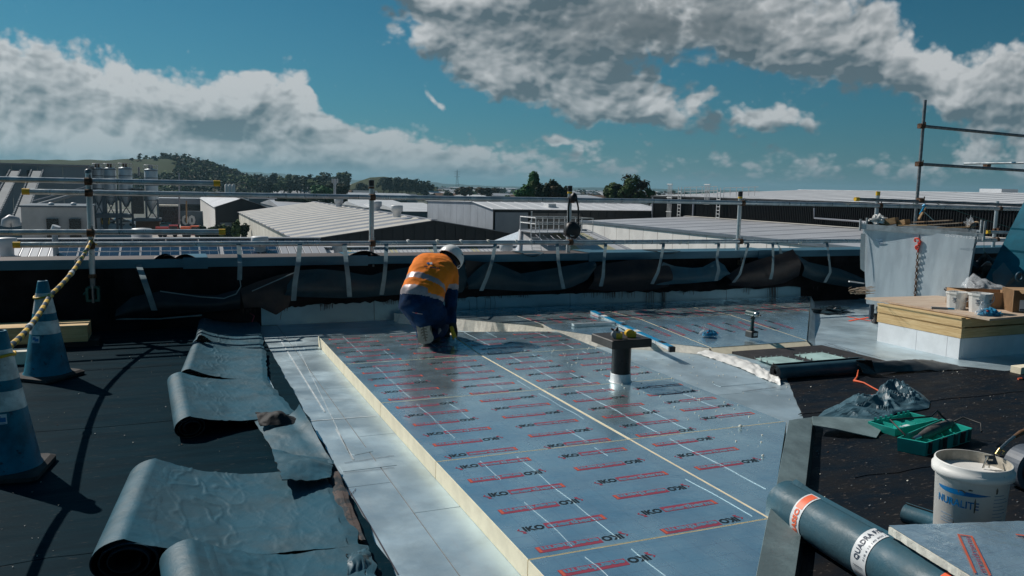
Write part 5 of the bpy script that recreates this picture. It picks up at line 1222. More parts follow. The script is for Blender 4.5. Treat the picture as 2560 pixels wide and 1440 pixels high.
q.tube([p0, p0.lerp(p1, .3), p0.lerp(p1, .55), p1], [.018, .036, .034, .030], dk, 14); q.build('motor', ht); q = MB(); q.tube([p0, p0-(p1-p0)*.2+up*.0], [.016, .013], chrome, 12); q.build('nozzle', ht)
q = MB(); q.tube([p1, p1+Vector((-.02, .05, .04)), p1+Vector((-.1, .02, .09)), p1+Vector((-.20, -.02, .07)), p0+Vector((-.14, .10, .09)), p0+Vector((-.12, .0, .02))], .006, blk, 6)
q.tube([p1, p1+Vector((.05, -.05, .05)), p1+Vector((.10, -.14, .03)), p1+Vector((.03, -.20, .0))], .006, blk, 6); q.build('cable', ht)

# ================================================================== WHITE BUCKET
bp_ = G(2434, 1151, .395); bc = Vector((bp_.x, bp_.y, .014)); RT, RB0, HB = .152, .134, .382
bk_ = thing('white_bucket', 'large white paint bucket with blue lettering and grubby rim', 'bucket', bc)
q = MB(); q.lathe(bc, [(RB0-.004, 0), (RB0, .006), (RT-.005, HB-.05), (RT-.004, HB-.049)], white_p, 48); q.build('bucket_wall', bk_)
q = MB(); q.lathe(bc, [(RT+.006, HB-.060), (RT+.011, HB-.056), (RT+.012, HB-.030), (RT+.004, HB-.026), (RT+.003, HB-.004), (RT+.001, HB), (RT-.003, HB)], white_p, 48, cap=False); q.build('rim', bk_)
q = MB(); q.lathe(bc, [(RT-.003, HB-.0005), (RT-.006, HB-.05), (RB0-.008, .03), (.001, .03)], mat('shaded_grubby_inside', (.46, .42, .35), .6, 0, .15, 14, speck=((.12, .10, .08), 30, .70)), 48, cap=False); q.build('inner_wall', bk_)  # beige darkened to stand for shade inside the bucket, plus dirt specks
def cylp(ang, z, off): r_ = RB0+(RT-.005-RB0)*z/(HB-.05)+off; return bc+Vector((r_*math.cos(ang), r_*math.sin(ang), z))
fa = math.atan2(-bc.y, -bc.x)             # side that faces the camera
tx = text_mb('NURALITE', .048, bluepr, .02, 1.0, 1.02); w = text_w(tx); q = MB()
def wrap(v, x0, wtot, z0, off, sz=1.0): x = v.x*(wtot/w); return cylp(fa+(x0+x)/RT, z0+v.y*sz-.10*0, off)
slope = -.12
q.merge(tx, lambda v: (lambda x: cylp(fa+(-.152+x)/RT, .205+v.y*.95, .0014))(v.x*(.190/w))); q.build('lettering', bk_)
q = MB(); N_ = 24
up_, lo_ = [], []
for i in range(N_+1):
    s = i/N_; x = -.152+.235*s; zt_ = .272+.006*math.sin(math.pi*s*.9)-.002*s; th_ = .020*math.sin(math.pi*min(1, s*1.02)**.8)**.7 if s < .96 else .002
    up_.append(cylp(fa+x/RT, zt_+.004-.004*s, .0012)); lo_.append(cylp(fa+x/RT, zt_-th_, .0012))
for i in range(N_): q.quad(lo_[i], lo_[i+1], up_[i+1], up_[i], bluepr)
q.build('blue_swoosh', bk_)
q = MB(); rnd = random.Random(9)
for k, (x, w_, z) in enumerate([(-.13, .075, .155), (-.115, .07, .142), (-.13, .08, .132), (-.13, .075, .120)]+[(.10, .09, .27-.016*j) for j in range(13)]):
    ww = w_*rnd.uniform(.6, 1)
    for i in range(6):
        a0, a1 = fa+(x+ww*i/6)/RT, fa+(x+ww*(i+1)/6)/RT; q.quad(cylp(a0, z, .001), cylp(a1, z, .001), cylp(a1, z+.003, .001), cylp(a0, z+.003, .001), bluesmall)
q.build('small_print', bk_)['kind'] = 'stuff'
q = MB(); stain = mat('paint_stain', (.16, .13, .10), .7, 0, .3, 40)
for (x, z, w_, h) in [(-.06, .06, .005, .08), (-.035, .27, .030, .014), (.0, .285, .016, .008), (.022, .19, .005, .07), (.11, .28, .008, .03), (-.005, .03, .004, .03), (.04, .09, .004, .05)]:
    a0, a1 = fa+(x-w_/2)/RT, fa+(x+w_/2)/RT; q.add([cylp(a0, z, .0016), cylp(a1, z+.002, .0016), cylp(a1+.01, z+h*.6, .0016), cylp((a0+a1)/2, z+h, .0016), cylp(a0-.01, z+h*.7, .0016)], [(0, 1, 2, 3, 4)], stain)
q.build('stain', bk_)
# gas torch resting in the bucket
bd_ = (bc+up*.38-EYE).dot(CF)+.03
gt = thing('gas_torch', 'steel gas torch with brass neck leaning in the white bucket', 'gas torch', bc+Vector((0, 0, .2)))
h0 = PD(2478, 1152, bd_); brass = mat('brass', (.55, .38, .16), .3, .9, .1, 30)
q = MB(); q.obox(h0+up*.004, CR*.022+CU*.0, CU*.018+CF*.012, CF*.003-CU*.001, mat('torch_plate', (.03, .045, .06), .4)); q.build('burner_plate', gt)
tx = text_mb('EJR', .02, chrome, .03, .9); q = MB(); q.merge(tx, lambda v: h0-CF*.006+CR*(v.x*.9-.016)+CU*(v.y*.9-.004)); q.build('stamped_letters', gt)
q = MB(); q.obox(h0-CR*.026-CU*.006, CR*.003, CU*.026+CR*.010, CF*.004, chrome); q.obox(h0-CU*.018, CR*.024, CU*.003, CF*.004, chrome); q.obox(h0-CR*.010-CU*.024, CR*.0025, CU*.008, CF*.004, chrome); q.build('guard', gt)
q = MB(); q.tube([PD(2492, 1136, bd_), PD(2496, 1128, bd_), PD(2500, 1122, bd_)], [.010, .008, .007], brass, 10); q.tube([PD(2506, 1136, bd_), PD(2512, 1128, bd_), PD(2504, 1124, bd_)], .004, brass, 6); q.build('brass_neck', gt)
q = MB(); q.tube([PD(2500, 1123, bd_), PD(2520, 1104, bd_+.02), PD(2538, 1090, bd_+.04)], .0065, chrome, 10); q.build('steel_lance', gt)
q = MB(); q.tube([PD(2536, 1092, bd_+.04), PD(2552, 1082, bd_+.05), PD(2600, 1062, bd_+.1)], [.009, .012, .012], mat('wooden_grip', (.13, .07, .035), .5), 10); q.build('handle', gt)
# round ball-like container end right of the bucket
cb = PD(2572, 1152, 4.3); t_ = thing('cable_reel', 'grey and brown round reel on its edge at the right picture edge', 'reel', (cb.x, cb.y, .014)); q = MB(); cb = Vector((cb.x, cb.y, .014+.115))
dv = (-CF+CR*.2); dv.z = 0; dv.normalize(); q.tube([cb-dv*.05, cb+dv*.05], .115, mat('reel_grey', (.10, .12, .15), .5), 36, smooth=False); q.build('flange', t_); q = MB(); q.tube([cb+dv*.05, cb+dv*.056], .082, mat('reel_brown', (.12, .045, .035), .6), 30, smooth=False); q.build('hub', t_)
# orange handled tool and offcut at the right edge
p = G(2545, 948, .02); t_ = thing('orange_knife', 'orange and black handled knife on the bitumen at the right edge', 'knife', p); q = MB(); q.tube([p, p+Vector((.03, -.01, .0))], [.012, .016], porg, 8); q.build('orange_grip', t_); q = MB(); q.tube([p+Vector((.03, -.01, 0)), p+Vector((.12, -.06, 0))], .011, blk, 8); q.build('black_grip', t_)
p = G(2556, 936, .014); q = MB(); q.bbox(p.x-.02, p.x+.2, p.y, p.y+.1, .014, .075, cream, .003); q.build('foam_block', label='pale foam block at the right picture edge on the bitumen', cat='foam block')

# ================================================================== BIG MEMBRANE ROLL, LOWER RIGHT
r_ = .105; a = G(1962, 1262, r_); c = G(2380, 1510, r_); d = (c-a).normalized(); L_ = 1.5
br = thing('membrane_roll', 'long blue grey membrane roll with printed paper bands at lower right', 'membrane roll', (a.x, a.y, .014))
az_up = up; sx_ = d.cross(up).normalized()
def rl(x, th, off=0): rr = r_+off+.0012*noise.noise(Vector((x*5, th*1.5, 0))); return a+d*x+up*.012+(up*math.cos(th)+sx_*math.sin(th))*rr
q = MB(); q.grid(lambda s, t: rl(L_*t, s*2*math.pi), 60, 60, film); q.add([rl(0, 2*math.pi*i/60) for i in range(60)], [tuple(range(60))], underside); q.build('roll', br)
q = MB()           # overlapping free edge, lifting in two places
def ed(x): return -.30+.03*math.sin(x*3)
n = 60; last = None
for i in range(n+1):
    x = .03+(L_-.05)*i/n; gap = .004+.012*max(0, math.sin(x*9.5+1.2))**6; e = ed(x); cur = [rl(x, e, .003), rl(x, e+.05+gap, .006+gap*.8), rl(x, e+.30, .0015)]
    if last: q.quad(last[0], cur[0], cur[1], last[1], underside); q.quad(last[1], cur[1], cur[2], last[2], film)
    last = cur
q.build('loose_edge', br)
def bandp(x0, x1, m_, nm, off, t0=0, t1=2*math.pi, parent=br):
    q = MB(); k = max(4, int(40*(t1-t0)/(2*math.pi))); q.add([rl(x, t0+(t1-t0)*i/k, off) for x in (x0, x1) for i in range(k+1)], [(i, k+1+i, k+2+i, i+1) for i in range(k)], m_, True); return q.build(nm, parent)
def onroll(tb, x0, t0, sz, wtot, m_=None, off=.0045, flipx=False):
    """lettering running round the roll: its x goes down the camera side, its y along the axis"""
    w_ = text_w(tb); q = MB(); q.merge(tb, lambda v: rl(x0-v.y*sz, t0-v.x/w_*wtot/r_, off)); return q
# the camera looks at the side whose angle is near th = +- ; choose sign so text is on the seen side
side = 1 if (rl(0, math.pi/2)-EYE).length < (rl(0, -math.pi/2)-EYE).length else -1
b1 = bandp(.175, .235, whitel, 'paper_band', .0025); 
bandp(.184, .226, orangel, 'orange_field', .0035, *(sorted((side*.05+.0, side*.95))))
q = MB(); tb = text_mb('BASSO', .034, orangel, .04, 1.0); w_ = text_w(tb); t_hi = side*2.05
q.merge(tb, lambda v: rl(.220-v.y*1.15+.0*v.x, side*(2.02-v.x/w_*1.05), .0045)); q.build('lettering', br)
bandp(.188, .222, mat('small_logo', (.45, .12, .12), .5), 'small_logo', .0035, *(sorted((-side*.28, -side*.08))))
b2 = bandp(.555, .635, whitel, 'paper_band', .0025)
q = MB(); tb = text_mb('QUADRA F/SA', .036, darkpr, .02, .9); w_ = text_w(tb)
q.merge(tb, lambda v: rl(.596-v.y*.95, side*(1.52-v.x/w_*1.75), .0045)); q.build('lettering', br)
q = MB(); tb = text_mb('S1B 4 12 140 800 14', .012, darkpr, .01, .9); w_ = text_w(tb)
q.merge(tb, lambda v: rl(.626-v.y*.9, side*(1.45-v.x/w_*1.5), .0045)); q.build('lettering', br)
q = MB()
for k, t in enumerate((1.72, 1.74, 1.80, 2.0, 2.03, 2.08, 2.11)): q.quad(rl(.57, side*t, .0045), rl(.62, side*t, .0045), rl(.62, side*(t+.012), .0045), rl(.57, side*(t+.012), .0045), darkpr)
q.build('bar_marks', br)
# orange patch near the bottom edge
bandp(.93, 1.02, orangel, 'orange_sticker', .003, *sorted((-side*.5, side*.5)))
bandp(.945, 1.0, darkpr, 'dark_window', .004, *sorted((-side*.22, side*.02)))
bandp(.945, 1.0, darkpr, 'dark_window', .004, *sorted((side*.08, side*.26)))
# small roll in front of the bucket
a2 = G(2262, 1282, .05); c2_ = G(2420, 1335, .05); t_ = thing('membrane_roll', 'short blue grey membrane roll half hidden at the foot of the bucket', 'membrane roll', (a2.x, a2.y, .014)); q = MB(); roll_tube(q, a2, a2+(c2_-a2)*1.1, .05, 3, film_d if 0 else film, 70, 8, .5); q.build('roll', t_)
# loose printed board at the bottom right corner
t_ = thing('insulation_board', 'tilted printed insulation board with a ragged cut edge in the bottom right corner', 'insulation board', (2.6, 1.8, .014))
zb = .27
Q0, Q1, Q2, Q3 = G(2222, 1316, zb), G(2640, 1300, zb), G(2720, 1560, zb), G(2520, 1500, zb)
poly = [Q0]+[Q0.lerp(Q3, i/26)+Vector((noise.noise(Vector((i*.9, 1, 0)))*.008, noise.noise(Vector((i*.9, 5, 0)))*.006, 0)) for i in range(1, 26)]+[Q3, Q2, Q1]
p2 = [XY(p) for p in poly]
q = MB(); q.prism(p2, zb-.03, zb-.0015, offw); q.build('foam_core', t_)
tp = [(x+.006, y+.006) for x, y in p2[:27]]+p2[27:]
q = MB(); q.prism(tp, zb-.001, zb, foil_w, side=False)
q = MB(); nn_ = 60
def fgrid(s, t):
    p = Q0.lerp(Q1, s).lerp(Q3.lerp(Q2, s), t); dd = Vector((.006*(1-s), .006*(1-s), 0)); p = p+dd
    p.z = zb+.0012+.0022*fbm(Vector((p.x*22, p.y*14, 1)), 3); return p
q.grid(fgrid, 90, 60, foil_w, flip=True); q.build('foil_facing', t_)
q = MB(); mv = G(2392, 1338, zb); dirp = (G(2440, 1440, zb)-G(2395, 1338, zb)).normalized(); perp = Vector((dirp.y, -dirp.x, 0)); big = 1.0
if (perp.dot(CR)) < 0: perp = -perp
def pr(x, y, z=0): return mv+dirp*x+perp*y+up*(.0062+z)
W_, Hh = .34, .052
def strip_(x0, x1, y0, y1, m_, z=0.0): q.quad(pr(x0, y0, z), pr(x1, y0, z), pr(x1, y1, z), pr(x0, y1, z), m_)
strip_(0, W_, 0, .008, porg); strip_(0, W_, Hh-.008, Hh, porg); strip_(0, .010, .008, Hh-.008, porg)
tb = text_mb('enertherm', .05, pred, .0, .8); w_ = text_w(tb); q.merge(tb, lambda v: pr(.018+v.x/w_*(W_-.03), Hh-.014-v.y*.52, .0008)); q.build('printed_logo', t_)
q = MB(); mv = G(2538, 1338, zb); strip_(0, .012, 0, .03, porg); tb = text_mb('IKO', .05, pblk, .04, .9); q.merge(tb, lambda v: pr(.014+v.x*1.1, .045-v.y*.7, .0008)); q.build('printed_logo', t_)
# supports under the loose board
q = MB(); q.box(2.75, 3.1, 1.55, 1.75, .0145, zb-.031, offw); q.build('foam_support', t_)

# ================================================================== KNEELING WORKER
def remesh(mb, vox=.013, smooth=6):
    me = mb.mesh('tmp'); o = bpy.data.objects.new('tmp', me); COL.objects.link(o)
    r = o.modifiers.new('r', 'REMESH'); r.mode = 'VOXEL'; r.voxel_size = vox; r.use_smooth_shade = True
    s_ = o.modifiers.new('s', 'SMOOTH'); s_.iterations = smooth; s_.factor = .5
    dg = bpy.context.evaluated_depsgraph_get(); out = bpy.data.meshes.new_from_object(o.evaluated_get(dg)); bpy.data.objects.remove(o); bpy.data.meshes.remove(me)
    out.materials.clear(); return out
wk = thing('person', 'person in orange and navy work clothes and white helmet kneeling on the boards', 'person', (2.15, 7.35, ZT))
LAT = (CR*.96+CF*.22+up*-.05).normalized()
rings = [(1068, 802, 7.46, .105, .10), (1063, 786, 7.42, .150, .135), (1052, 762, 7.40, .205, .172), (1056, 738, 7.42, .200, .165), (1063, 716, 7.47, .190, .150), (1072, 695, 7.54, .200, .150),
         (1083, 677, 7.62, .215, .140), (1094, 664, 7.70, .200, .115), (1103, 657, 7.76, .130, .090), (1113, 654, 7.82, .066, .07), (1122, 652, 7.87, .06, .065)]
Cn = [PD(x, y, d) for x, y, d, a, b_ in rings]
body = MB(); vs = []; n = 28
for i, (x, y, d, a, b_) in enumerate(rings):
    T = (Cn[min(i+1, len(Cn)-1)]-Cn[max(i-1, 0)]).normalized(); X_ = (LAT-T*LAT.dot(T)).normalized(); Y_ = T.cross(X_)
    for k in range(n):
        t = 2*math.pi*k/n; c_, s_ = math.cos(t), math.sin(t); e = 2.4
        vs.append(Cn[i]+X_*a*math.copysign(abs(c_)**(2/e), c_)+Y_*b_*math.copysign(abs(s_)**(2/e), s_))
body.add(vs, [(i*n+k, i*n+(k+1) % n, (i+1)*n+(k+1) % n, (i+1)*n+k) for i in range(len(rings)-1) for k in range(n)]+[tuple(range(n-1, -1, -1)), tuple((len(rings)-1)*n+k for k in range(n))], navy)
body.ball(PD(1126, 655, 7.87), .092, skin, 16, (1, 1.05, 1.1))
limb = {}
def L_(nm, pts, rs):
    P_ = [PD(*p) for p in pts]; Q_ = []; R_2 = []
    for i in range(len(P_)-1):
        for k in range(4): Q_.append(P_[i].lerp(P_[i+1], k/4)); R_2.append(rs[i]+(rs[i+1]-rs[i])*k/4)
    Q_.append(P_[-1]); R_2.append(rs[-1]); body.tube(Q_, R_2, navy, 14)
    for p, r in zip(P_, rs): body.ball(p, r*.99, navy, 10)
    limb[nm] = P_
L_('arm_r', [(1112, 672, 7.68), (1126, 682, 7.64), (1129, 716, 7.62), (1127, 744, 7.60), (1128, 778, 7.60), (1131, 808, 7.60)], [.085, .080, .067, .066, .052, .040])
L_('arm_l', [(1048, 682, 7.74), (1060, 730, 7.95), (1095, 790, 7.92), (1112, 818, 7.86)], [.080, .062, .05, .038])
L_('leg_l', [(1042, 772, 7.44), (1050, 802, 7.62), (1066, 834, 7.88)], [.118, .090, .066])
L_('shin_l', [(1066, 834, 7.86), (1058, 836, 7.62), (1058, 822, 7.46)], [.068, .066, .052])
L_('leg_r', [(1084, 780, 7.46), (1096, 800, 7.66), (1107, 822, 7.90)], [.120, .098, .068])
L_('shin_r', [(1107, 822, 7.90), (1093, 834, 7.72), (1088, 838, 7.60)], [.068, .062, .05])
me = remesh(body); me.name = 'body'
for m_ in (hiviz, navy, refl, skin): me.materials.append(m_)
def seg_t(p, pts):
    best = (9, 0, 0); acc = 0; tot = sum((b_-a).length for a, b_ in zip(pts, pts[1:]))
    for ix, (a, b_) in enumerate(zip(pts, pts[1:])):
        L = (b_-a).length; t = max(0, min(1, (p-a).dot(b_-a)/(L*L))); d = (p-(a+(b_-a)*t)).length
        if d < best[0]: best = (d, (acc+t*L)/tot, ix+t)
        acc += L
    return best
ua = limb['arm_r'][1:4]; la = limb['arm_r'][3:]
for v in me.vertices:                 # cloth folds
    p = v.co; f = fbm(Vector((p.x*9, p.y*9, p.z*6)), 3); g = 1-abs(noise.noise(Vector((p.x*13+3, p.y*13, p.z*8))))*2
    v.co += v.normal*(.006*f+.005*max(0, g)**2)
me.update()
mi_ = []
for pl_ in me.polygons:
    p = pl_.center; dt, tt_, ff = seg_t(p, Cn[1:]); dA, ta, _ = seg_t(p, ua); dB, tb_, _ = seg_t(p, la); dL = min(seg_t(p, limb[k])[0] for k in ('leg_l', 'leg_r', 'shin_l', 'shin_r')); dAl, tal, _ = seg_t(p, limb['arm_l'])
    bias = .10
    if dt-bias < min(dA, dB, dAl) and dt-.12 < dL or (dt < .16 and tt_ > .45 and dA > .085):
        wv = .012*math.sin(p.x*9)
        h = ff+wv*3
        m_ = 1 if h < 1.60 else 2 if h < 2.0 else 0 if h < 2.85 else 2 if h < 3.2 else 0 if h < 7.4 else 1
        if h > 9: m_ = 3
    elif dA < min(dB, dL): m_ = 0 if ta < .52 else (2 if ta < .70 else 1)
    elif dAl < min(dB, dL): m_ = 0 if tal < .3 else 1
    else: m_ = 1
    mi_.append(m_); 
me.polygons.foreach_set('material_index', mi_); me.polygons.foreach_set('use_smooth', [True]*len(mi_)); me.transform(Matrix.Translation(-wloc(wk)))
bo = bpy.data.objects.new('body', me); COL.objects.link(bo); bo.parent = wk
# logo on the upper back
q = MB(); c = PD(1071, 657, 7.42)
def onback(px, py):               # find the back surface along the sight line
    best = None; d = ray(px, py).normalized(); loc = EYE-wloc(wk)
    ok, h, nr, _ = bo.ray_cast(loc, d); return (h+wloc(wk)-d*.006) if ok else None
pts = [onback(*p) for p in [(1066, 657), (1072, 655), (1075, 660), (1069, 661)]]
if all(pts): q.add(pts, [(0, 1, 2, 3)], bluepr)
pts = [onback(*p) for p in [(1073, 656), (1080, 655), (1081, 660), (1076, 661)]]
if all(pts): q.add(pts, [(0, 1, 2, 3)], whitel)
pts = [onback(*p) for p in [(1078, 659), (1083, 658), (1083, 661), (1079, 662)]]
if all(pts): q.add(pts, [(0, 1, 2, 3)], pred)
for k in range(9):
    x = 1061+k*4.4; y = 664.5+k*.55; P_ = [onback(x, y), onback(x+3, y), onback(x+3, y+3), onback(x, y+3)]
    if all(P_) and k not in (2,): q.add(P_, [(0, 1, 2, 3)], darkpr)
if q.v: q.build('back_print', wk)
# head: hair, ear muff, face
q = MB(); hc = PD(1126, 653, 7.87); q.ball(hc-CF*.012, .095, hair, 18, (1, 1, 1.05), .05, 2); q.build('hair', wk)
q = MB(); fd = (CF*.75+CR*.25-up*.75).normalized(); q.ball(hc+fd*.10, .014, skin, 8); q.ball(hc+fd*.088+CR*.03, .009, white_p, 8); q.ball(hc+fd*.088-CR*.03, .009, white_p, 8); q.tube([hc+fd*.085-CR*.02-up*.04, hc+fd*.085+CR*.02-up*.04], .006, pred, 6); q.build('face', wk)
q = MB(); q.ball(PD(1111, 644, 7.80), .030, mat('grey_muff', (.30, .30, .31), .35), 14, (1.2, .8, .8)); q.build('ear_muff', wk)
q = MB(); q.tube([PD(1103, 652, 7.78), PD(1110, 660, 7.76), PD(1122, 664, 7.77), PD(1135, 660, 7.80)], .048, navy, 12); q.build('collar', wk)
# helmet
A_ = (up*.72+CF*.55+CR*.42).normalized(); X_ = (CR-A_*CR.dot(A_)).normalized(); Y_ = A_.cross(X_)
hcen = PD(1127, 645, 7.88)
def hp_(a, e, r=.128, k=1.0): return hcen+(X_*math.cos(a)*math.cos(e)+Y_*math.sin(a)*math.cos(e)*1.12)*r*k+A_*math.sin(e)*r*.98
q = MB(); n = 36; rows_ = 10
P_ = [[hp_(2*math.pi*i/n, -0.18+ (math.pi/2+.18)*j/rows_, .128*(1+(.012 if abs(math.sin(2*math.pi*i/n*3)) > .92 and j > 3 else 0))) for i in range(n)] for j in range(rows_+1)]
Pi = [[hcen+(p-hcen)*.93 for p in r_] for r_ in P_]
f = lambda w: [(j*n+i, j*n+(i+1) % n, (j+1)*n+(i+1) % n, (j+1)*n+i) for j in range(rows_) for i in range(n)]
q.add([p for r_ in P_ for p in r_], f(0), helm, True); q.add([p for r_ in Pi for p in r_], [t[::-1] for t in f(0)], blk, True); q.add(P_[0]+Pi[0], [(i, (i+1) % n, n+(i+1) % n, n+i) for i in range(n)], helm)
q.build('helmet', wk)
q = MB()
for a in (-.6, .1, .8, 2.3): 
    q.add([hp_(a, .35, .1295), hp_(a+.22, .40, .1295), hp_(a+.26, .58, .1295), hp_(a+.05, .55, .1295)], [(0, 1, 2, 3)], blk)
q.add([hp_(1.2+k*1.05, 1.42, .1295) for k in range(6)], [(0, 1, 2, 3, 4, 5)], blk); q.build('helmet_vent', wk)
q = MB(); q.tube([hp_(0.0, -.2), hp_(0, -.5, .12), PD(1141, 684, 7.90), PD(1128, 684, 7.98)], .006, helm, 6); q.build('chin_strap', wk)
# left boot with the sole toward the camera
def boot(ctop, ctoe, m_s, m_l, w, nm):
    T = (ctoe-ctop); L = T.length; T.normalize(); N_ = (-CF+up*.12-T*(-CF).dot(T)); N_ = (N_-T*N_.dot(T)).normalized(); S_ = T.cross(N_).normalized(); q = MB()
    prof = [(0, .62), (.08, .80), (.22, .82), (.40, .70), (.60, .88), (.78, 1.0), (.92, .86), (1.0, .5)]
    pts = [ctop+T*L*t+S_*w*h for t, h in prof]+[ctop+T*L*t-S_*w*h for t, h in prof[::-1]]; k = len(pts)
    A2 = [p+N_*.012 for p in pts]; B2 = [p-N_*.018 for p in pts]
    q.add(A2+B2, [tuple(range(k)), tuple(range(2*k-1, k-1, -1))]+[(i, (i+1) % k, k+(i+1) % k, k+i) for i in range(k)], m_s)
    for j in range(7):
        t = .06+.13*j; hw = w*(.6 if j in (2, 3) else .66); 
        for sgn in (-1, 1): q.obox(ctop+T*L*t+S_*sgn*hw*.55+N_*.014, S_*hw*.40+T*.006*sgn, T*L*.035, N_*.005, m_s)
    q.build(nm+'_sole', wk)
    q = MB(); q.tube([ctop-N_*.05-T*.02, ctop+T*L*.25-N_*.05, ctop+T*L*.6-N_*.045, ctop+T*L*.95-N_*.03], [w*.85, w*.9, w*.9, w*.6], m_l, 14); q.ball(ctop-N_*.06-T*.01, w*.9, m_l, 12); q.build(nm, wk)
boot(PD(1056, 803, 7.40), PD(1066, 859, 7.36), boot_s, mat('tan_boot', (.28, .21, .15), .8, 0, .1, 20), .074, 'boot')
boot(PD(1086, 832, 7.62), PD(1090, 853, 7.58), boot_l, boot_l, .045, 'boot')
# knee pad band
q = MB(); q.tube([PD(1091, 807, 7.62), PD(1097, 815, 7.60), PD(1099, 826, 7.60), PD(1094, 836, 7.58)], [.010, .016, .016, .008], refl, 8); q.build('reflective_piping', wk)
q = MB(); q.tube([PD(1031, 780, 7.255), PD(1040, 783, 7.25), PD(1056, 785, 7.24)], .003, refl, 5); q.ball(PD(1041, 782, 7.25), .012, pred, 8, (1.3, 1, .6)); q.build('pocket_tab', wk)
# gloved right hand closed round a yellow knife
hd = MB(); wr = PD(1131, 808, 7.60); pm = PD(1134, 824, 7.58)
hd.tube([wr+(wr-pm)*.1, wr.lerp(pm, .5), pm], [.036, .038, .034], glovem, 12); hd.ball(pm, .040, glovem, 12, (1.0, .6, 1.05)); 
tool_top = PD(1130, 822, 7.55); tool_bot = PD(1137, 846, 7.50)
for k, (dx_, r, ln) in enumerate([(-.026, .0105, .9), (-.009, .0115, 1.0), (.009, .011, .97), (.025, .0095, .8)]):
    b0 = pm+up*(-.012-.018*k)+CR*.024; k1 = b0-CF*.050*ln+CR*.010; k2 = k1-CR*.034*ln-CF*.008; k3 = k2-CR*.016+CF*.018
    hd.tube([b0, b0.lerp(k1, .6), k1, k2, k3], [r*1.1, r*1.1, r*1.05, r, r*.8], glovem, 8)
hd.tube([pm+up*.01-CR*.024, pm-CR*.04-CF*.02-up*.006, pm-CR*.030-CF*.052-up*.022], [.015, .013, .010], glovem, 8)
me = remesh(hd, .005, 3); me.name = 'hand'; me.materials.append(glovem); me.polygons.foreach_set('use_smooth', [True]*len(me.polygons)); me.transform(Matrix.Translation(-wloc(wk))); ho = bpy.data.objects.new('gloved_hand', me); COL.objects.link(ho); ho.parent = wk
hd = MB(); wl_ = PD(1112, 818, 7.86); pl2 = PD(1117, 832, 7.84); hd.tube([wl_, pl2], [.034, .032], glovem, 10); hd.ball(pl2, .036, glovem, 10)
for k in range(4): b0 = pl2+CR*(-.024+.016*k)-up*.02; hd.tube([b0, b0-up*.03-CF*.01, b0-up*.05-CF*.035, b0-up*.05-CF*.055], [.011, .011, .010, .008], glovem, 8)
hd.tube([pl2-CR*.03, pl2-CR*.05-up*.03, pl2-CR*.04-up*.055], [.013, .012, .010], glovem, 8)
me = remesh(hd, .006, 3); me.materials.append(glovem); me.polygons.foreach_set('use_smooth', [True]*len(me.polygons)); me.transform(Matrix.Translation(-wloc(wk))); ho = bpy.data.objects.new('gloved_hand', me); COL.objects.link(ho); ho.parent = wk
d = (tool_bot-tool_top).normalized(); t_ = thing('utility_knife', 'yellow handled knife held upright in the kneeling person\'s gloved hand', 'knife', tool_bot)
q = MB(); q.tube([tool_top-d*.02, tool_top.lerp(tool_bot, .5), tool_bot-CF*.0], [.018, .021, .020], yel, 10); q.build('handle', t_)
q = MB(); q.obox(tool_bot+d*.02+up*.004, CR*.008, CF*.001, up*.022, chrome); q.build('blade', t_)

# ================================================================== THE TOWN BELOW
ZG = -10.0
gm = mat('town_ground', (.10, .11, .10), .9, 0, 0, .006, col2=(.045, .060, .035), vdetail=8, speck=((.22, .21, .20), .02, .60))
q = MB(); q.prism([(9000*math.cos(a), 9000*math.sin(a)) for a in [2*math.pi*i/64 for i in range(64)]], ZG-1, ZG, gm); q.build('ground', kind='structure')
yard = mat('concrete_yard', (.42, .41, .39), .9, 0, .10, .08); asph = mat('asphalt', (.06, .06, .06), .9, 0, .15, .2)
q = MB(); q.prism([(-40, 95), (12, 95), (12, 235), (-40, 235)], ZG, ZG+.05, yard); q.build('yard', kind='structure')
q = MB(); q.prism([(-6, 236), (30, 200), (36, 212), (30, 300), (-6, 300)], ZG, ZG+.06, asph); q.build('road', kind='structure')
rf_l = mat('pale_roof_metal', (.50, .51, .54), .48, .25, .06, .25, stretch=(1, 1, 1)); rf_w = mat('white_roof_metal', (.68, .69, .71), .5, .1, .05, .3); rf_g = mat('grey_roof_metal', (.27, .28, .32), .5, .2, .06, .3); rf_d = mat('dull_roof_metal', (.13, .15, .17), .55, .1, .1, .3)
rib_w = mat('warm_rib', (.64, .60, .54), .5, 0, .05, .5); yls = mat('yellowed_skylight', (.62, .58, .38), .5, 0, .06, .8)
w_cream = mat('cream_cladding', (.66, .63, .56), .8, 0, .08, .4); w_dark = mat('shade_dark_cladding', (.016, .019, .024), .6, 0, .12, .4); w_grey = mat('grey_cladding', (.30, .33, .37), .7, 0, .06, .3); w_white = mat('white_precast', (.86, .84, .81), .85, 0, .06, .35)  # w_dark: near-black tone stands for shade on walls turned from the sun
w_blue = mat('blue_grey_cladding', (.12, .16, .20), .7, 0, .08, .4); glass_d = mat('dark_window', (.012, .014, .018), .25); trimw = mat('white_trim', (.72, .72, .72), .6); brown_d = mat('brown_door', (.045, .025, .015), .7)
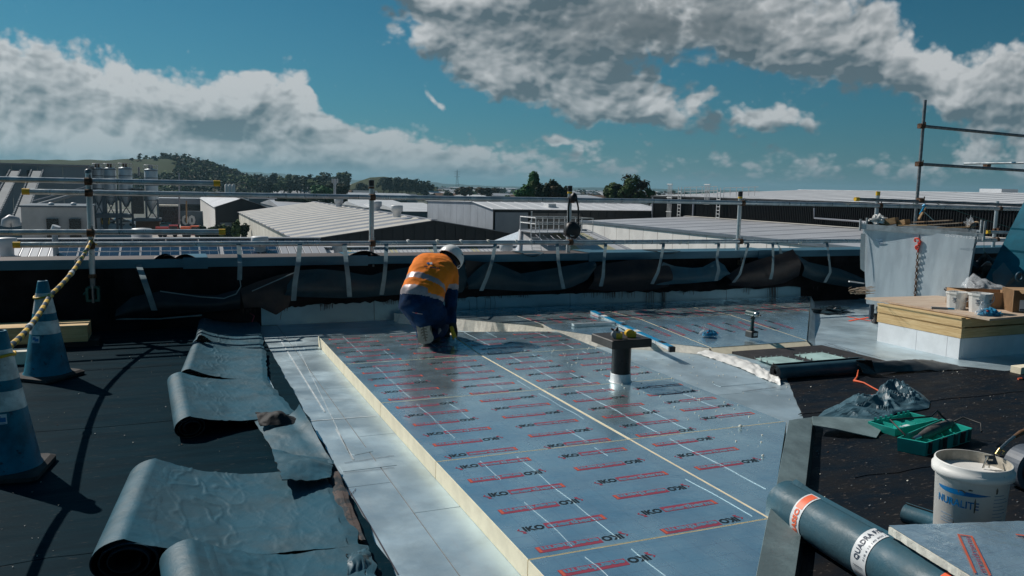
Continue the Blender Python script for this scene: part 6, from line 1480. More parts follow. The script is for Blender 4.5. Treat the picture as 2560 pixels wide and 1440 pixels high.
def roofpart(b_, P0, P1, P2, P3, n, m1, nm='roof_sheet', rib=None, ribh=.05, th=.06, every=1, strips=None, ribw=.14):
    """roof slope between eave P0-P1 and ridge P3-P2 split into n sheets running up the slope"""
    P0, P1, P2, P3 = map(Vector, (P0, P1, P2, P3)); nn_ = (P1-P0).cross(P3-P0).normalized()
    if nn_.z < 0: nn_ = -nn_
    for i in range(n):
        a, c = i/n+.0006, (i+1)/n-.0006; q = MB(); A, B, C, D = P0.lerp(P1, a), P0.lerp(P1, c), P3.lerp(P2, c), P3.lerp(P2, a)
        mm = strips[1] if strips and i in strips[0] else m1; vs = [A, B, C, D]; q.add([v for v in vs]+[v-nn_*th for v in vs], [(0, 1, 2, 3), (7, 6, 5, 4), (0, 4, 5, 1), (1, 5, 6, 2), (2, 6, 7, 3), (3, 7, 4, 0)], mm)
        if rib and i % every == 0:
            w = ribw/max((B-A).length, .01); r0, r1 = A.lerp(B, w), D.lerp(C, w); q.add([A+nn_*.003, A.lerp(B, w/2)+nn_*ribh, r0+nn_*.003, D+nn_*.003, D.lerp(C, w/2)+nn_*ribh, r1+nn_*.003], [(0, 1, 4, 3), (1, 2, 5, 4)], rib)
        q.build(nm, b_)
def wallpart(b_, A, B, zb, m_, nm='wall', zt=None, gable=None, n=1, th=.15, ribs=None):
    """upright wall from A to B (tops carry the heights)"""
    A, B = Vector(A), Vector(B); d = (B-A); d.z = 0; L = d.length; d.normalize(); nrm = Vector((-d.y, d.x, 0))
    def top(t):
        if gable: return gable(A.lerp(B, t))
        return A.z+(B.z-A.z)*t
    for i in range(n):
        a, c = i/n, (i+1)/n; g = .03/L if n > 1 else 0; q = MB(); t0, t1 = a+g, c-g; ts = [t0, t1]
        if gable: ts = sorted(set([t0, t1]+[t for t in gable.breaks if t0 < t < t1]))
        lo = [A.lerp(B, t) for t in ts]; hi = [Vector((p.x, p.y, top(t))) for p, t in zip(lo, ts)]; lo = [Vector((p.x, p.y, zb)) for p in lo]
        k = len(ts); vs = lo+hi+[v+nrm*th for v in lo]+[v+nrm*th for v in hi]
        fs = [(j, j+1, k+j+1, k+j) for j in range(k-1)]+[(2*k+j+1, 2*k+j, 3*k+j, 3*k+j+1) for j in range(k-1)]+[(k+j, k+j+1, 3*k+j+1, 3*k+j) for j in range(k-1)]+[(0, k, 3*k, 2*k), (k-1, 3*k-1, 4*k-1, 2*k-1)]
        q.add(vs, fs, m_)
        q.build(nm, b_)
    if ribs:
        q = MB(); k = int(L/ribs)
        for i in range(k):
            t = (i+.5)/k; p = A.lerp(B, t); z = top(t)-.12; s_ = ribs*.22; q.obox((p.x-nrm.x*.04, p.y-nrm.y*.04, (zb+z)/2), d*s_, nrm*.045, (0, 0, (z-zb)/2), m_)
        q.build('cladding_ribs', b_)['kind'] = 'stuff'
class Gb:
    def __init__(s, f, br): s.f = f; s.breaks = br
    def __call__(s, p): return s.f(p)
def gable_v(label, u0, u1, v0, v1, ze, ur, zr, roofm, wl, wf, wr=None, n=12, rib=None, ze2=None, cat='building', zb=ZG, name='warehouse', strips=None, nf=1, fribs=None, ribh=.05, over=.25, ribw=.14):
    """shed with its ridge along Y"""
    ze2 = ze if ze2 is None else ze2; b_ = thing(name, label, cat, (u0, v0, zb))
    gf = Gb(lambda p: (ze+(zr-ze)*(p.x-u0)/(ur-u0) if p.x < ur else zr+(ze2-zr)*(p.x-ur)/max(.01, (u1-ur)))-.08, [(ur-u0)/(u1-u0)])
    gb_ = Gb(gf.f, [1-(ur-u0)/(u1-u0)])
    wallpart(b_, (u0, v0, ze), (u1, v0, ze2), zb, wf, gable=gf, n=nf, ribs=fribs); wallpart(b_, (u1, v1, ze2), (u0, v1, ze), zb, wf, gable=gb_)
    wallpart(b_, (u0, v1, ze-.05), (u0, v0, ze-.05), zb, wl); wallpart(b_, (u1, v0, ze2-.05), (u1, v1, ze2-.05), zb, wr or wl)
    roofpart(b_, (u0-over, v0-over, ze), (u0-over, v1+over, ze), (ur, v1+over, zr), (ur, v0-over, zr), n, roofm, rib=rib, strips=strips, ribh=ribh, ribw=ribw)
    if u1-ur > .5: roofpart(b_, (u1+over, v1+over, ze2), (u1+over, v0-over, ze2), (ur, v0-over, zr), (ur, v1+over, zr), max(1, n//3), roofm)
    q = MB(); q.box(ur-.3, ur+.3, v0-over-.02, v1+over+.02, zr+.0, zr+.07, roofm); q.build('ridge_cap', b_)
    return b_
def gable_u(label, u0, u1, v0, v1, ze, vr, zr, roofm, wf, ws, n=12, rib=None, zb=ZG, name='warehouse', ze2=None, strips=None, ribs=None, cat='building', over=.25, nside=1, ribh=.05, ribw=.14):
    ze2 = ze if ze2 is None else ze2; b_ = thing(name, label, cat, (u0, v0, zb))
    g = lambda p: (ze+(zr-ze)*(p.y-v0)/(vr-v0) if p.y < vr else zr+(ze2-zr)*(p.y-vr)/max(.01, v1-vr))-.08
    wallpart(b_, (u0, v1, 0), (u0, v0, 0), zb, ws, gable=Gb(g, [1-(vr-v0)/(v1-v0)]), n=nside); wallpart(b_, (u1, v0, 0), (u1, v1, 0), zb, ws, gable=Gb(g, [(vr-v0)/(v1-v0)]))
    wallpart(b_, (u0, v0, ze-.05), (u1, v0, ze-.05), zb, wf, ribs=ribs); wallpart(b_, (u1, v1, ze2-.05), (u0, v1, ze2-.05), zb, wf)
    roofpart(b_, (u0-over, v0-over, ze), (u1+over, v0-over, ze), (u1+over, vr, zr), (u0-over, vr, zr), n, roofm, rib=rib, strips=strips, ribh=ribh, ribw=ribw)
    if v1-vr > .5: roofpart(b_, (u1+over, v1+over, ze2), (u0-over, v1+over, ze2), (u0-over, vr, zr), (u1+over, vr, zr), max(1, n//4), roofm)
    q = MB(); q.box(u0-over-.02, u1+over+.02, vr-.3, vr+.3, zr+.0, zr+.07, roofm); q.build('ridge_cap', b_)
    return b_
def vent_mb():
    q = MB(); q.lathe((0, 0, 0), [(.34, 0), (.34, .42), (.50, .50), (.50, .92), (.46, .97), (.10, 1.0), (.0, 1.0)], rf_w, 20); return q
VM = None
def roof_vent(p, s, label, parent=None):
    global VM
    o = thing('roof_ventilator', label, 'roof ventilator', p, 'round roof ventilators'); 
    if VM is None: VM = vent_mb().mesh('ventilator_drum')
    c = bpy.data.objects.new('drum', VM); COL.objects.link(c); c.parent = o; o.scale = (s, s, s); return o
# neighbour with the solar panels (N0) and its continuation (N1)
zr0, ze0 = -1.78, -5.0
N0 = gable_u('near warehouse with solar panels on its ribbed grey roof', -26, 8.0, 38, 62, ze0, 50, zr0, rf_l, w_grey, w_grey, n=80, rib=rf_l, ze2=-4.6, ribh=.012, ribw=.08)
N1 = gable_u('near warehouse with yellowed skylight strips in its pale roof', 8.3, 21.5, 38, 62, -5.6, 50, -2.36, rf_w, w_grey, w_grey, n=48, rib=rf_l, ze2=-5.2, strips=({5, 6, 15, 16, 24, 25, 34, 35}, yls), ribh=.014, ribw=.10)
def onroof(x, y, z0, v0, z1, v1):
    """sight line against the slope through (v0,z0)-(v1,z1)"""
    d = ray(x, y); k = (z1-z0)/(v1-v0); t = (z0-k*v0-CZ)/(d.z-k*d.y); return EYE+d*t
solar = mat('solar_cell_blue', (.010, .030, .075), .22, 0, .1, 2); solf = mat('solar_frame', (.55, .57, .6), .45, .4)
A = onroof(150, 644, zr0, 50, ze0, 38); B = onroof(412, 614, zr0, 50, ze0, 38); k_ = (zr0-ze0)/12; sl_ = Vector((0, 1, k_)).normalized(); nn0 = Vector((0, -k_, 1)).normalized()
A = onroof(150, 628, zr0, 50, ze0, 38); top_ = 48.9
def spanel(u, v, label):
    z = zr0+(v-50)*k_; o = thing('solar_panel', label, 'solar panel', (u, v, z), 'solar panels on the near roof')
    return o
proto = None; labs = {}
for r in range(3):
    for i in range(11):
        u = -5.55+i*.985+(.22 if i >= 8 else 0); v = 49.3-r*1.62-1.6
        z = zr0+(v-50)*k_+.10
        lb = 'dark blue solar panel in a tight row on the near grey roof'
        if proto is None:
            proto = thing('solar_panel', lb, 'solar panel', (u, v, z), 'solar panels on the near roof'); q = MB()
            q.add([Vector((x, y*sl_.y, y*sl_.z))+nn0*h for h in (.0, .04) for x, y in [(0, 0), (.96, 0), (.96, 1.58), (0, 1.58)]], [(4, 5, 6, 7), (0, 1, 5, 4), (1, 2, 6, 5), (2, 3, 7, 6), (3, 0, 4, 7)], solf); q.build('frame', proto, local=True)
            for cc_ in range(2):
                for rr_ in range(4):
                    q = MB(); x0, x1 = .03+.455*cc_, .03+.455*cc_+.445; y0, y1 = .03+.385*rr_, .03+.385*rr_+.37
                    q.add([Vector((x, y*sl_.y, y*sl_.z))+nn0*.046 for x, y in [(x0, y0), (x1, y0), (x1, y1), (x0, y1)]], [(0, 1, 2, 3)], solar); q.build('cell_field', proto, local=True)
        else: dup(proto, (u, v, z))
for (x, y, s, lb) in [(18, 640, .95, 'round roof ventilator at the left edge of the near grey roof'), (650, 632, .95, 'round roof ventilator on the near grey roof right of the solar panels')]:
    roof_vent(onroof(x, y, zr0, 50, ze0, 38), s, lb)
for (x, y, s, lb) in [(847, 640, .85, 'round roof ventilator at the left of the skylight striped roof'), (1265, 641, .85, 'round roof ventilator at the right end of the skylight striped roof')]:
    roof_vent(onroof(x, y, -2.36, 50, -5.6, 38), s, lb)
p = onroof(140, 640, zr0, 50, ze0, 38); q = MB(); q.tube([p, p+up*1.35], .14, rf_l, 12); q.tube([p+up*1.3, p+up*1.55+CR*.1], .20, rf_w, 12); q.build('flue_pipe', label='grey flue pipe standing on the near roof left of the solar panels', cat='flue')
p = PV(355, 596, 51); roof_vent(p-up*.5, 1.1, 'round roof ventilator just behind the ridge above the solar panels')
# higher hipped roof with the railed platform
hb = thing('hipped_roof_building', 'white hipped roof building with a railed platform at its peak', 'building', (18, 42, ZG))
E0, E1, R0_, R1_ = Vector((17.2, 40.5, -5.3)), Vector((32.8, 40.5, -5.3)), Vector((22.4, 52, -1.45)), Vector((27.6, 52, -1.45)); E2, E3 = Vector((32.8, 62, -5.3)), Vector((17.2, 62, -5.3))
roofpart(hb, E0, E1, R1_, R0_, 9, rf_w, strips=({4, 7}, yls)); roofpart(hb, E3, E0, R0_, R0_+Vector((0, .01, 0)), 3, mat('pale_blue_roof', (.42, .50, .58), .5)); roofpart(hb, E1, E2, R1_+Vector((0, .01, 0)), R1_, 3, rf_w); roofpart(hb, E2, E3, R0_, R1_, 3, rf_w)
q = MB()
for a, c in ((E0, R0_), (E1, R1_), (R0_, R1_)): q.tube([a, c], .13, rf_l, 6)
q.build('hip_cap', hb); q = MB(); q.box(17.5, 32.5, 40.8, 61.8, ZG, -5.35, w_grey); q.build('wall', hb)
pf = thing('railed_platform', 'galvanised maintenance platform with railings on the white roof peak', 'platform', (22.4, 50, -1.6))
q = MB(); q.box(22.3, 26.6, 49.2, 51.8, -1.45, -1.40, rf_l); q.build('deck', pf)
for z in (-.85, -.45): 
    q = MB(); q.tube([(22.3, 49.2, z), (26.6, 49.2, z), (26.6, 51.8, z), (22.3, 51.8, z), (22.3, 49.2, z)], .035, trimw, 6); q.build('rail', pf)
for i in range(6):
    for vv in (49.2, 51.8): q = MB(); q.tube([(22.3+i*.86, vv, -1.42), (22.3+i*.86, vv, -.45)], .03, trimw, 6); q.build('post', pf)
q = MB()
for i in range(9): q.tube([(22.3+i*.5, 49.15, -1.55), (22.3+i*.5, 47.2, -2.15)], .02, rf_g, 4)
q.tube([(22.3, 48.2, -1.8), (26.5, 48.2, -1.8)], .02, rf_g, 4); q.tube([(22.3, 47.3, -2.1), (26.5, 47.3, -2.1)], .03, rf_g, 4); q.build('bracket', pf)
q = MB(); q.tube([(21.9, 48.6, -3.6), (21.9, 49.2, -.6)], .03, trimw, 5); q.tube([(22.5, 48.4, -3.6), (22.5, 49.2, -.6)], .03, trimw, 5)
for i in range(8): z = -3.4+i*.33; q.tube([(21.9, 48.65+.07*i, z), (22.5, 48.5+.08*i, z)], .02, trimw, 5)
q.build('ladder', pf)
# B1: striped roof shed
B1 = gable_v('large shed with a striped pale roof and dark end wall in the middle', 10.6, 35.5, 75, 147, -3.65, 23.2, -1.74, rf_g, w_cream, w_dark, n=17, rib=rib_w, fribs=1.0, ribh=.10, ribw=2.3)  # end wall coloured dark for its shaded side
for (x, y, lb) in [(847, 517, 'round ventilator at the far end of the striped roof ridge'), (942, 528, 'round ventilator in the middle of the striped roof ridge'), (992, 543, 'round ventilator nearest on the striped roof ridge')]:
    roof_vent(G(x, y, -1.75), 1.25, lb)
# B2
B2 = gable_u('grey walled shed with a white roof behind the striped shed', 37, 62.5, 94.5, 123, -1.2, 102, -.42, rf_w, w_dark, w_grey, n=13, rib=rf_l, ze2=-.8, nside=10, ribs=1.2)  # front wall colour carries the shade under the eave
q = MB(); q.box(37.2, 41.6, 94.2, 94.34, ZG, -1.6, w_grey); q.build('light_bay', B2)
for i, (a, c) in enumerate(((42.3, 44.4), (44.5, 49.0))): q = MB(); q.box(a, c, 94.2, 94.36, ZG, -1.65, mat('taupe_cladding', (.16, .155, .15), .7)); q.build('wall_bay', B2)
q = MB(); q.box(39.6, 42.5, 93.7, 94.1, -7, -4.2, brown_d); q.build('doorway', B2)
q = MB(); q.tube([(42.0, 94.0, -1.4), (42.0, 94.0, ZG)], .10, trimw, 6); q.build('downpipe', B2)
q = MB(); q.box(45.5, 46.6, 96.5, 98, -1.0, -.5, trimw); q.build('roof_unit', B2)
# B3 long white wall
B3 = gable_v('long building with a white precast wall and pale grey roof at right', 45, 60, 26, 85.7, -2.22, 59.6, -1.68, rf_l, w_white, w_white, n=14, rib=rf_g, ze2=-1.7, ribw=.25, ribh=.03)
# panel joints on the white wall: separate panels
for i in range(22):
    va, vb = 26+i*2.71, 26+(i+1)*2.71-.08
    q = MB(); q.box(44.84, 44.98, va, vb, ZG, -2.42, w_white); q.build('wall_panel', B3)
q = MB(); q.box(44.7, 45.2, 25.8, 86, -2.40, -2.16, w_blue); q.build('parapet_flashing', B3)
q = MB(); q.box(59.3, 59.8, 26, 85.7, -1.66, -1.55, rib_w); q.build('ridge_flashing', B3)
# B4 dark wall
B4 = gable_v('biggest building, black corrugated wall and long pale roof at the right horizon', 60, 110, 16, 94, .82, 85, 2.02, rf_w, mat('black_cladding', (.008, .009, .011), .6, spec=.1), w_dark, n=26, rib=rf_l, ribw=.25, ribh=.04)
q = MB()
for i in range(300): v = 16.3+i*.26; q.box(59.80, 59.9, v, v+.10, ZG, .70, MATS['black_cladding'])
q.build('cladding_ribs', B4)['kind'] = 'stuff'
q = MB(); q.box(59.6, 60.0, 15.8, 94.2, .62, .84, blk); q.build('gutter', B4)
for v in (93.8, 84.5): q = MB(); q.tube([(59.7, v, .6), (59.7, v, ZG)], .12, rf_g, 6); q.build('downpipe', B4)
q = MB(); q.box(95, 98, 70, 73, 1.6, 2.6, rf_w); q.build('roof_unit', B4)
def ladder_cage(v, label, zb):
    t_ = thing('roof_ladder', label, 'ladder', (59.4, v, zb), 'ladders up the black wall'); x = 59.3
    for dv in (-.3, .3): q = MB(); q.tube([(x, v+dv, zb), (x, v+dv, 2.0)], .05, trimw, 5); q.build('stile', t_)
    for i in range(int((2.0-zb)/.42)): q = MB(); z = zb+.2+i*.42; q.tube([(x, v-.3, z), (x, v+.3, z)], .04, trimw, 4); q.build('rung', t_)
    for i in range(6): q = MB(); q.tube([(60+i*.9, v, .85+.05*i), (60+i*.9, v, 2.0+.05*i)], .045, trimw, 4); q.build('rail_post', t_)
    for h in (1.45, 1.98): q = MB(); q.tube([(60, v, h), (65, v, h+.22)], .035, trimw, 4); q.build('rail', t_)
ladder_cage(87.0, 'left caged roof ladder on the black corrugated wall', -1.7); ladder_cage(79.0, 'right roof ladder on the black corrugated wall', -1.7)
t_ = thing('ladder_cage', 'pale safety cage beside the left ladder on the black wall', 'ladder cage', (59.0, 88.3, -2))
for k in range(4): q = MB(); q.tube([(58.9, 88.2+k*.28, -2), (58.9, 88.2+k*.28, 2.3)], .05, trimw, 4); q.build('bar', t_)
for z in (-1.2, .6, 2.3): q = MB(); q.box(58.8, 58.95, 88.1, 89.2, z, z+.1, trimw); q.build('hoop', t_)
t_ = thing('ladder_cage', 'shorter pale safety cage beside the right ladder on the black wall', 'ladder cage', (59.0, 80.3, 0))
for k in range(4): q = MB(); q.tube([(58.9, 80.3+k*.28, .0), (58.9, 80.3+k*.28, 2.3)], .05, trimw, 4); q.build('bar', t_)
for z in (0, 2.3): q = MB(); q.box(58.8, 58.95, 80.2, 81.3, z, z+.1, trimw); q.build('hoop', t_)
# conduit on the dark wall
q = MB(); q.tube([PU(2036, 520, 59.3), PU(2036, 545, 59.3), PU(2180, 556, 59.3)], .09, rf_g, 6); q.build('wall_conduit', B4)
# shed2, grey shed, office
p = G(503, 495, -2.96)
S2 = gable_v('small white sided shed with a dark open front at left', 6.9, 15.9, 150, p.y if p.y > 160 else 195, -2.96, 11.3, -1.35, rf_l, mat('white_side', (.74, .73, .71), .8), w_dark, n=6)
for a, c in ((7.6, 11.6),): q = MB(); q.box(a, c, 149.6, 149.8, ZG, -5.6, w_blue); q.build('roller_door', S2)
q = MB(); q.box(12.3, 13.6, 149.6, 149.8, ZG, -7, glass_d); q.build('roller_door', S2)
q = MB(); q.box(11.8, 12.1, 149.5, 149.8, ZG, -4.8, w_grey); q.build('door_post', S2)
GS = thing('factory_shed', 'tall grey factory shed behind the conveyors at the left edge', 'building', (-60, 190, ZG))
wallpart(GS, (-70, 190, 4.3), (-15.9, 190, 3.85), ZG, mat('factory_grey', (.20, .25, .29), .7, 0, .05, .15), n=12); wallpart(GS, (-15.9, 190, 3.85), (-15.9, 240, 3.85), ZG, w_grey)
q = MB(); q.box(-71, -15.5, 189.6, 241, 3.95, 4.25, rf_g); q.build('roof', GS)
for x0, y0, x1, y1 in [(20, 429, 31, 441), (31, 426, 46, 441), (70, 426, 87, 442), (85, 429, 98, 442)]:
    a, c = PV(x0, y0, 189.6), PV(x1, y1, 189.6); q = MB(); q.box(a.x, c.x, 187.8, 189.7, c.z, a.z, glass_d); q.build('opening', GS)
OF = thing('concrete_office', 'low grey concrete building with two dark doorways at left', 'building', (-19, 130, ZG))
q = MB(); q.box(-19.3, -11.1, 130, 141, ZG, -2.6, mat('concrete_grey', (.50, .50, .51), .85, 0, .07, .3)); q.build('wall', OF)
q = MB(); q.box(-19.5, -10.9, 129.8, 141.2, -2.59, -2.35, w_blue); q.build('roof_edge', OF)
for x0, x1 in ((116, 146), (173, 202)): a, c = PV(x0, 547, 129.8), PV(x1, 547, 129.8); q = MB(); q.box(a.x, c.x, 129.6, 130.4, ZG, a.z, glass_d); q.build('doorway', OF)
for x in (128, 184): p = PV(x, 512, 132); q = MB(); q.ball(p+up*.1, .42, rf_w, 10, (1, 1, .6)); q.build('roof_dome', OF)
# conveyors
def conveyor(xa, ya, xb, yb, v0, v1, w, label):
    a, c = PV(xa, ya, v0), PV(xb, yb, v1); t_ = thing('conveyor', label, 'conveyor', (c.x, c.y, ZG), 'inclined conveyors at the left'); d = (c-a).normalized(); s_ = Vector((1, 0, 0))
    for k in (-1, 1): q = MB(); q.obox((a+c)/2+s_*w*k, d*((c-a).length/2), s_*.10, d.cross(s_)*.22, w_blue); q.build('side_frame', t_)
    q = MB(); q.obox((a+c)/2, d*((c-a).length/2), s_*w*.75, d.cross(s_)*.06, rf_d); q.build('belt', t_)
    n = int((c-a).length/1.1)
    for i in range(n): q = MB(); p = a.lerp(c, i/n); q.obox(p+s_*w, s_*.12, d*.20, d.cross(s_)*.30, w_blue); q.obox(p-s_*w, s_*.12, d*.20, d.cross(s_)*.30, w_blue); q.build('roller_bracket', t_)['kind'] = 'stuff'
conveyor(38, 428, -30, 560, 186, 150, .9, 'left inclined conveyor rising to the factory openings'); conveyor(93, 428, 44, 558, 186, 150, 1.0, 'right inclined conveyor rising to the factory openings')
a, c = PV(80, 517, 150), PV(215, 478, 185); q = MB(); q.tube([a, c], .35, rf_d, 6); q.tube([a+up*.9, c+up*.9], .08, rf_g, 4); q.build('inclined_gantry', label='thin dark gantry slanting up over the concrete office roof', cat='gantry')
q = MB(); pts = [PV(14, 566, 120), PV(16, 554, 120), PV(26, 548, 120), PV(38, 551, 120), PV(42, 566, 120)]; q.tube(pts, [.55, .6, .62, .6, .55], rf_l, 12); q.build('duct_elbow', label='curved grey duct elbow beside the concrete office', cat='duct')
# silos
silo_m = mat('silo_steel', (.58, .64, .68), .45, .35, .08, .5)
def silo(xl, xr, yt, yb, ycone, v, label):
    a, c = PV(xl, yt, v), PV(xr, yt, v); r = (c.x-a.x)/2; cx_ = (a.x+c.x)/2; z1 = a.z; z0 = PV(xl, yb, v).z; zc2 = PV(xl, ycone, v).z
    t_ = thing('silo', label, 'silo', (cx_, v, ZG), 'cement silos'); q = MB(); q.lathe((cx_, v, 0), [(r, z0), (r, z1), (r*.9, z1+.3), (.05, z1+.5)], silo_m, 24); q.build('drum', t_)
    q = MB(); q.lathe((cx_, v, 0), [(.4, zc2), (r, z0)], silo_m, 20); q.build('hopper', t_)
    for z in [z0+(z1-z0)*k/4 for k in range(5)]: q = MB(); q.lathe((cx_, v, 0), [(r+.06, z-.08), (r+.06, z+.08)], rf_d, 20); q.build('band', t_)
    q = MB(); q.tube([(cx_+(r+.0)*math.cos(t), v+r*math.sin(t), z1+1.2) for t in [2*math.pi*i/16 for i in range(17)]], .06, rf_l, 4)
    for i in range(8): t = 2*math.pi*i/8; q.tube([(cx_+r*math.cos(t), v+r*math.sin(t), z1), (cx_+r*math.cos(t), v+r*math.sin(t), z1+1.25)], .05, rf_l, 4)
    q.box(cx_-.5, cx_+.4, v-.5, v+.5, z1+.3, z1+1.3, rust if int(xl) % 2 else rf_g); q.build('top_railing', t_)
    for sx in (-1, 1):
        for sy in (-1, 1): q = MB(); q.box(cx_+sx*r*.85-.18, cx_+sx*r*.85+.18, v+sy*r*.85-.18, v+sy*r*.85+.18, ZG, z0+.2, w_blue); q.build('leg', t_)
    q = MB(); zz_ = z0-1.0
    for sx in (-1, 1): q.tube([(cx_-r*.85*sx, v-r*.85, z0-.4), (cx_+r*.85*sx, v-r*.85, z0-4.5)], .10, w_blue, 4)
    q.build('brace', t_)
silo(231, 257, 423, 487, 512, 200, 'leftmost silo half behind the scaffold post'); silo(259, 290, 423, 492, 512, 200, 'second silo from the left post'); silo(295, 330, 422, 490, 517, 200, 'third silo, tallest group, left of the gap'); silo(360, 394, 426, 500, 534, 200, 'single silo standing apart at the right')
q = MB(); a, c = PV(236, 540, 199), PV(328, 540, 199); q.box(a.x, c.x, 197, 203, a.z-.3, a.z+.5, w_blue); a = PV(330, 470, 200); c = PV(360, 534, 200); 
q.box(a.x, c.x, 198, 203, c.z, a.z, glass_d); a = PV(334, 546, 198); c = PV(404, 556, 198); q.box(a.x, c.x, 196, 203, a.z-.5, a.z, w_blue); q.box(a.x+.4, c.x-.4, 197, 202, ZG, a.z-.6, rust); q.build('batching_structure', label='dark steel batching structure between the silos', cat='steel structure')
q = MB(); a = PV(400, 516, 210); c = PV(449, 558, 210); q.box(a.x, c.x, 210, 214, ZG, a.z, glass_d); q.box(a.x-.2, c.x+.2, 209.6, 214, a.z, a.z+.35, w_cream); q.build('dark_shed', label='dark boxy shed with a pale top edge right of the silos', cat='shed')
q = MB(); a = PV(396, 495, 240); c = PV(505, 507, 240); q.box(a.x, c.x, 240, 252, a.z-1.6, a.z, rf_l); q.box(a.x, c.x, 241, 251, ZG, a.z-1.6, glass_d); q.build('flat_canopy', label='long flat pale canopy behind the dark boxy shed', cat='canopy')
q = MB(); a = PV(452, 530, 200); q.box(a.x, a.x+6.5, 212, 213, ZG, a.z-.2, w_blue); tb = text_mb('00', 3.0, whitel, .05); q.merge(tb, lambda v: Vector((a.x+.3+v.x, 211.8, a.z-3.4+v.y))); q.build('signboard', label='blue grey hoarding with white rounded marks beside the pole', cat='signboard')
# cars
def car_proto(colr, label, kind='car'):
    t_ = thing('parked_car', label, 'car', (0, 0, 0), 'cars parked in the yard'); q = MB()
    prof = [(-2.1, .35), (-2.15, .75), (-1.95, .92), (-1.1, 1.0), (-.6, 1.42), (.75, 1.45), (1.55, 1.0), (2.05, .95), (2.12, .4)] if kind == 'car' else [(-2.5, .45), (-2.5, .95), (-1.6, 1.0), (-1.1, 1.6), (.2, 1.65), (.35, 1.0), (2.5, 1.0), (2.5, .5)]
    n = len(prof); vs = [Vector((x, y, z)) for y, s in ((-.85, 1), (.85, 1)) for x, z in prof]
    q.add(vs, [(i, (i+1) % n, n+(i+1) % n, n+i) for i in range(n)]+[tuple(range(n-1, -1, -1)), tuple(range(n, 2*n))], colr); q.build('body', t_, local=True)
    q = MB()
    for y in (-.862, .862): q.add([(-1.0, y, 1.02), (-.55, y, 1.36), (.70, y, 1.38), (1.3, y, 1.02)], [(0, 1, 2, 3)], glass_d)
    q.build('windows', t_, local=True)
    for x in (-1.3, 1.3):
        for y in (-.8, .8): q = MB(); q.tube([(x, y-.1, .33), (x, y+.1, .33)], .33, blk, 12, smooth=False); q.build('wheel', t_, local=True)
    return t_
cw = mat('car_white', (.75, .75, .75), .3, 0, .02, 1); cr = mat('car_red', (.5, .03, .02), .3, 0, .02, 1); cb_ = mat('car_teal', (.05, .18, .25), .3, 0, .02, 1); cs = mat('car_silver', (.4, .42, .44), .3, .5, .02, 1)
cars = [(266, 556, cr, 'red parked car under the silos', .3, 'car'), (297, 556, cs, 'silver parked car under the middle silo', .2, 'car'), (318, 562, cw, 'white parked car right of the silver one', -.4, 'car'), (428, 555, cw, 'white pickup parked before the dark boxy shed', 0, 'ute'), (487, 557, cr, 'red parked car near the white shed wall', .5, 'car'), (480, 553, cw, 'white parked car behind the red one near the pole', .4, 'car'), (416, 570, cb_, 'teal parked car in the pale yard', 2.8, 'car')]
for (x, y, cm_, lb, rz, kd) in cars: t_ = car_proto(cm_, lb, kd); p = G(x, y+2, ZG+.06); t_.location = p; t_.rotation_euler = (0, 0, rz)
def box_truck(x, y, m1, label, L=7, h=2.6):
    p = G(x, y, ZG+.06); t_ = thing('truck', label, 'truck', p); q = MB(); q.box(p.x-L/2, p.x+L/2-1.8, p.y-1.2, p.y+1.2, p.z+.9, p.z+h, m1); q.build('load_bed', t_); q = MB(); q.box(p.x+L/2-1.7, p.x+L/2, p.y-1.1, p.y+1.1, p.z+.5, p.z+2.4, m1); q.build('cab', t_)
    q = MB(); q.box(p.x+L/2-1.6, p.x+L/2-.1, p.y-1.12, p.y-1.1, p.z+1.5, p.z+2.2, glass_d); q.build('cab_window', t_)
    for dx_ in (-L*.3, -L*.1, L*.35): q = MB(); q.tube([(p.x+dx_, p.y-1.2, p.z+.45), (p.x+dx_, p.y+1.2, p.z+.45)], .45, blk, 12, smooth=False); q.build('wheel', t_)
box_truck(249, 566, mat('truck_yellow', (.6, .38, .03), .5), 'yellow truck parked behind the scaffold post', 4.5, 2.6); box_truck(418, 592, cr, 'red truck parked below the yellow capped rail', 4.2, 2.0); box_truck(476, 594, mat('truck_orange', (.7, .12, .03), .5), 'orange truck parked left of the dark hedge', 3.6, 2.2)
# poles, masts, pylon
def pole(x, yt, yb, v, label, r=.12, arms=None, m_=rf_g):
    a, c = PV(x, yt, v), PV(x, yb, v); t_ = thing('lamp_post', label, 'pole', (c.x, v, c.z)); q = MB(); q.tube([c, a], [r*1.2, r], m_, 8); q.build('shaft', t_)
    if arms == 'cell':
        for dx_ in (-.8, -.3, .4, .9): q = MB(); q.box(a.x+dx_-.12, a.x+dx_+.12, v-.2, v+.1, a.z-2.2+abs(dx_), a.z-.2+abs(dx_)*.3, m_); q.build('antenna', t_)
        q = MB(); q.tube([a+Vector((-1, 0, -.9)), a+Vector((1, 0, -.9))], .07, m_, 5); q.build('crossbar', t_)
pole(448, 432, 560, 180, 'tall grey pole in front of the bush covered hill', .14); pole(466, 502, 558, 190, 'brown pole beside the hoarding', .14, m_=wood2); pole(837, 447, 520, 260, 'phone mast with antennas behind the striped roof', .35, 'cell', rf_l); pole(347, 418, 440, 200, 'short pale chimney among the silos', .2)
py = thing('pylon', 'faint lattice power pylon on the far horizon', 'pylon', G(1143, 474, ZG)); V_ = 2300; bs, tp_ = PV(1143, 470, V_), PV(1143, 424, V_)
q = MB(); w0 = 5
for k in (-1, 1): q.tube([bs+Vector((w0*k, 0, 0)), bs.lerp(tp_, .6)+Vector((2*k, 0, 0)), tp_], .5, w_blue, 4)
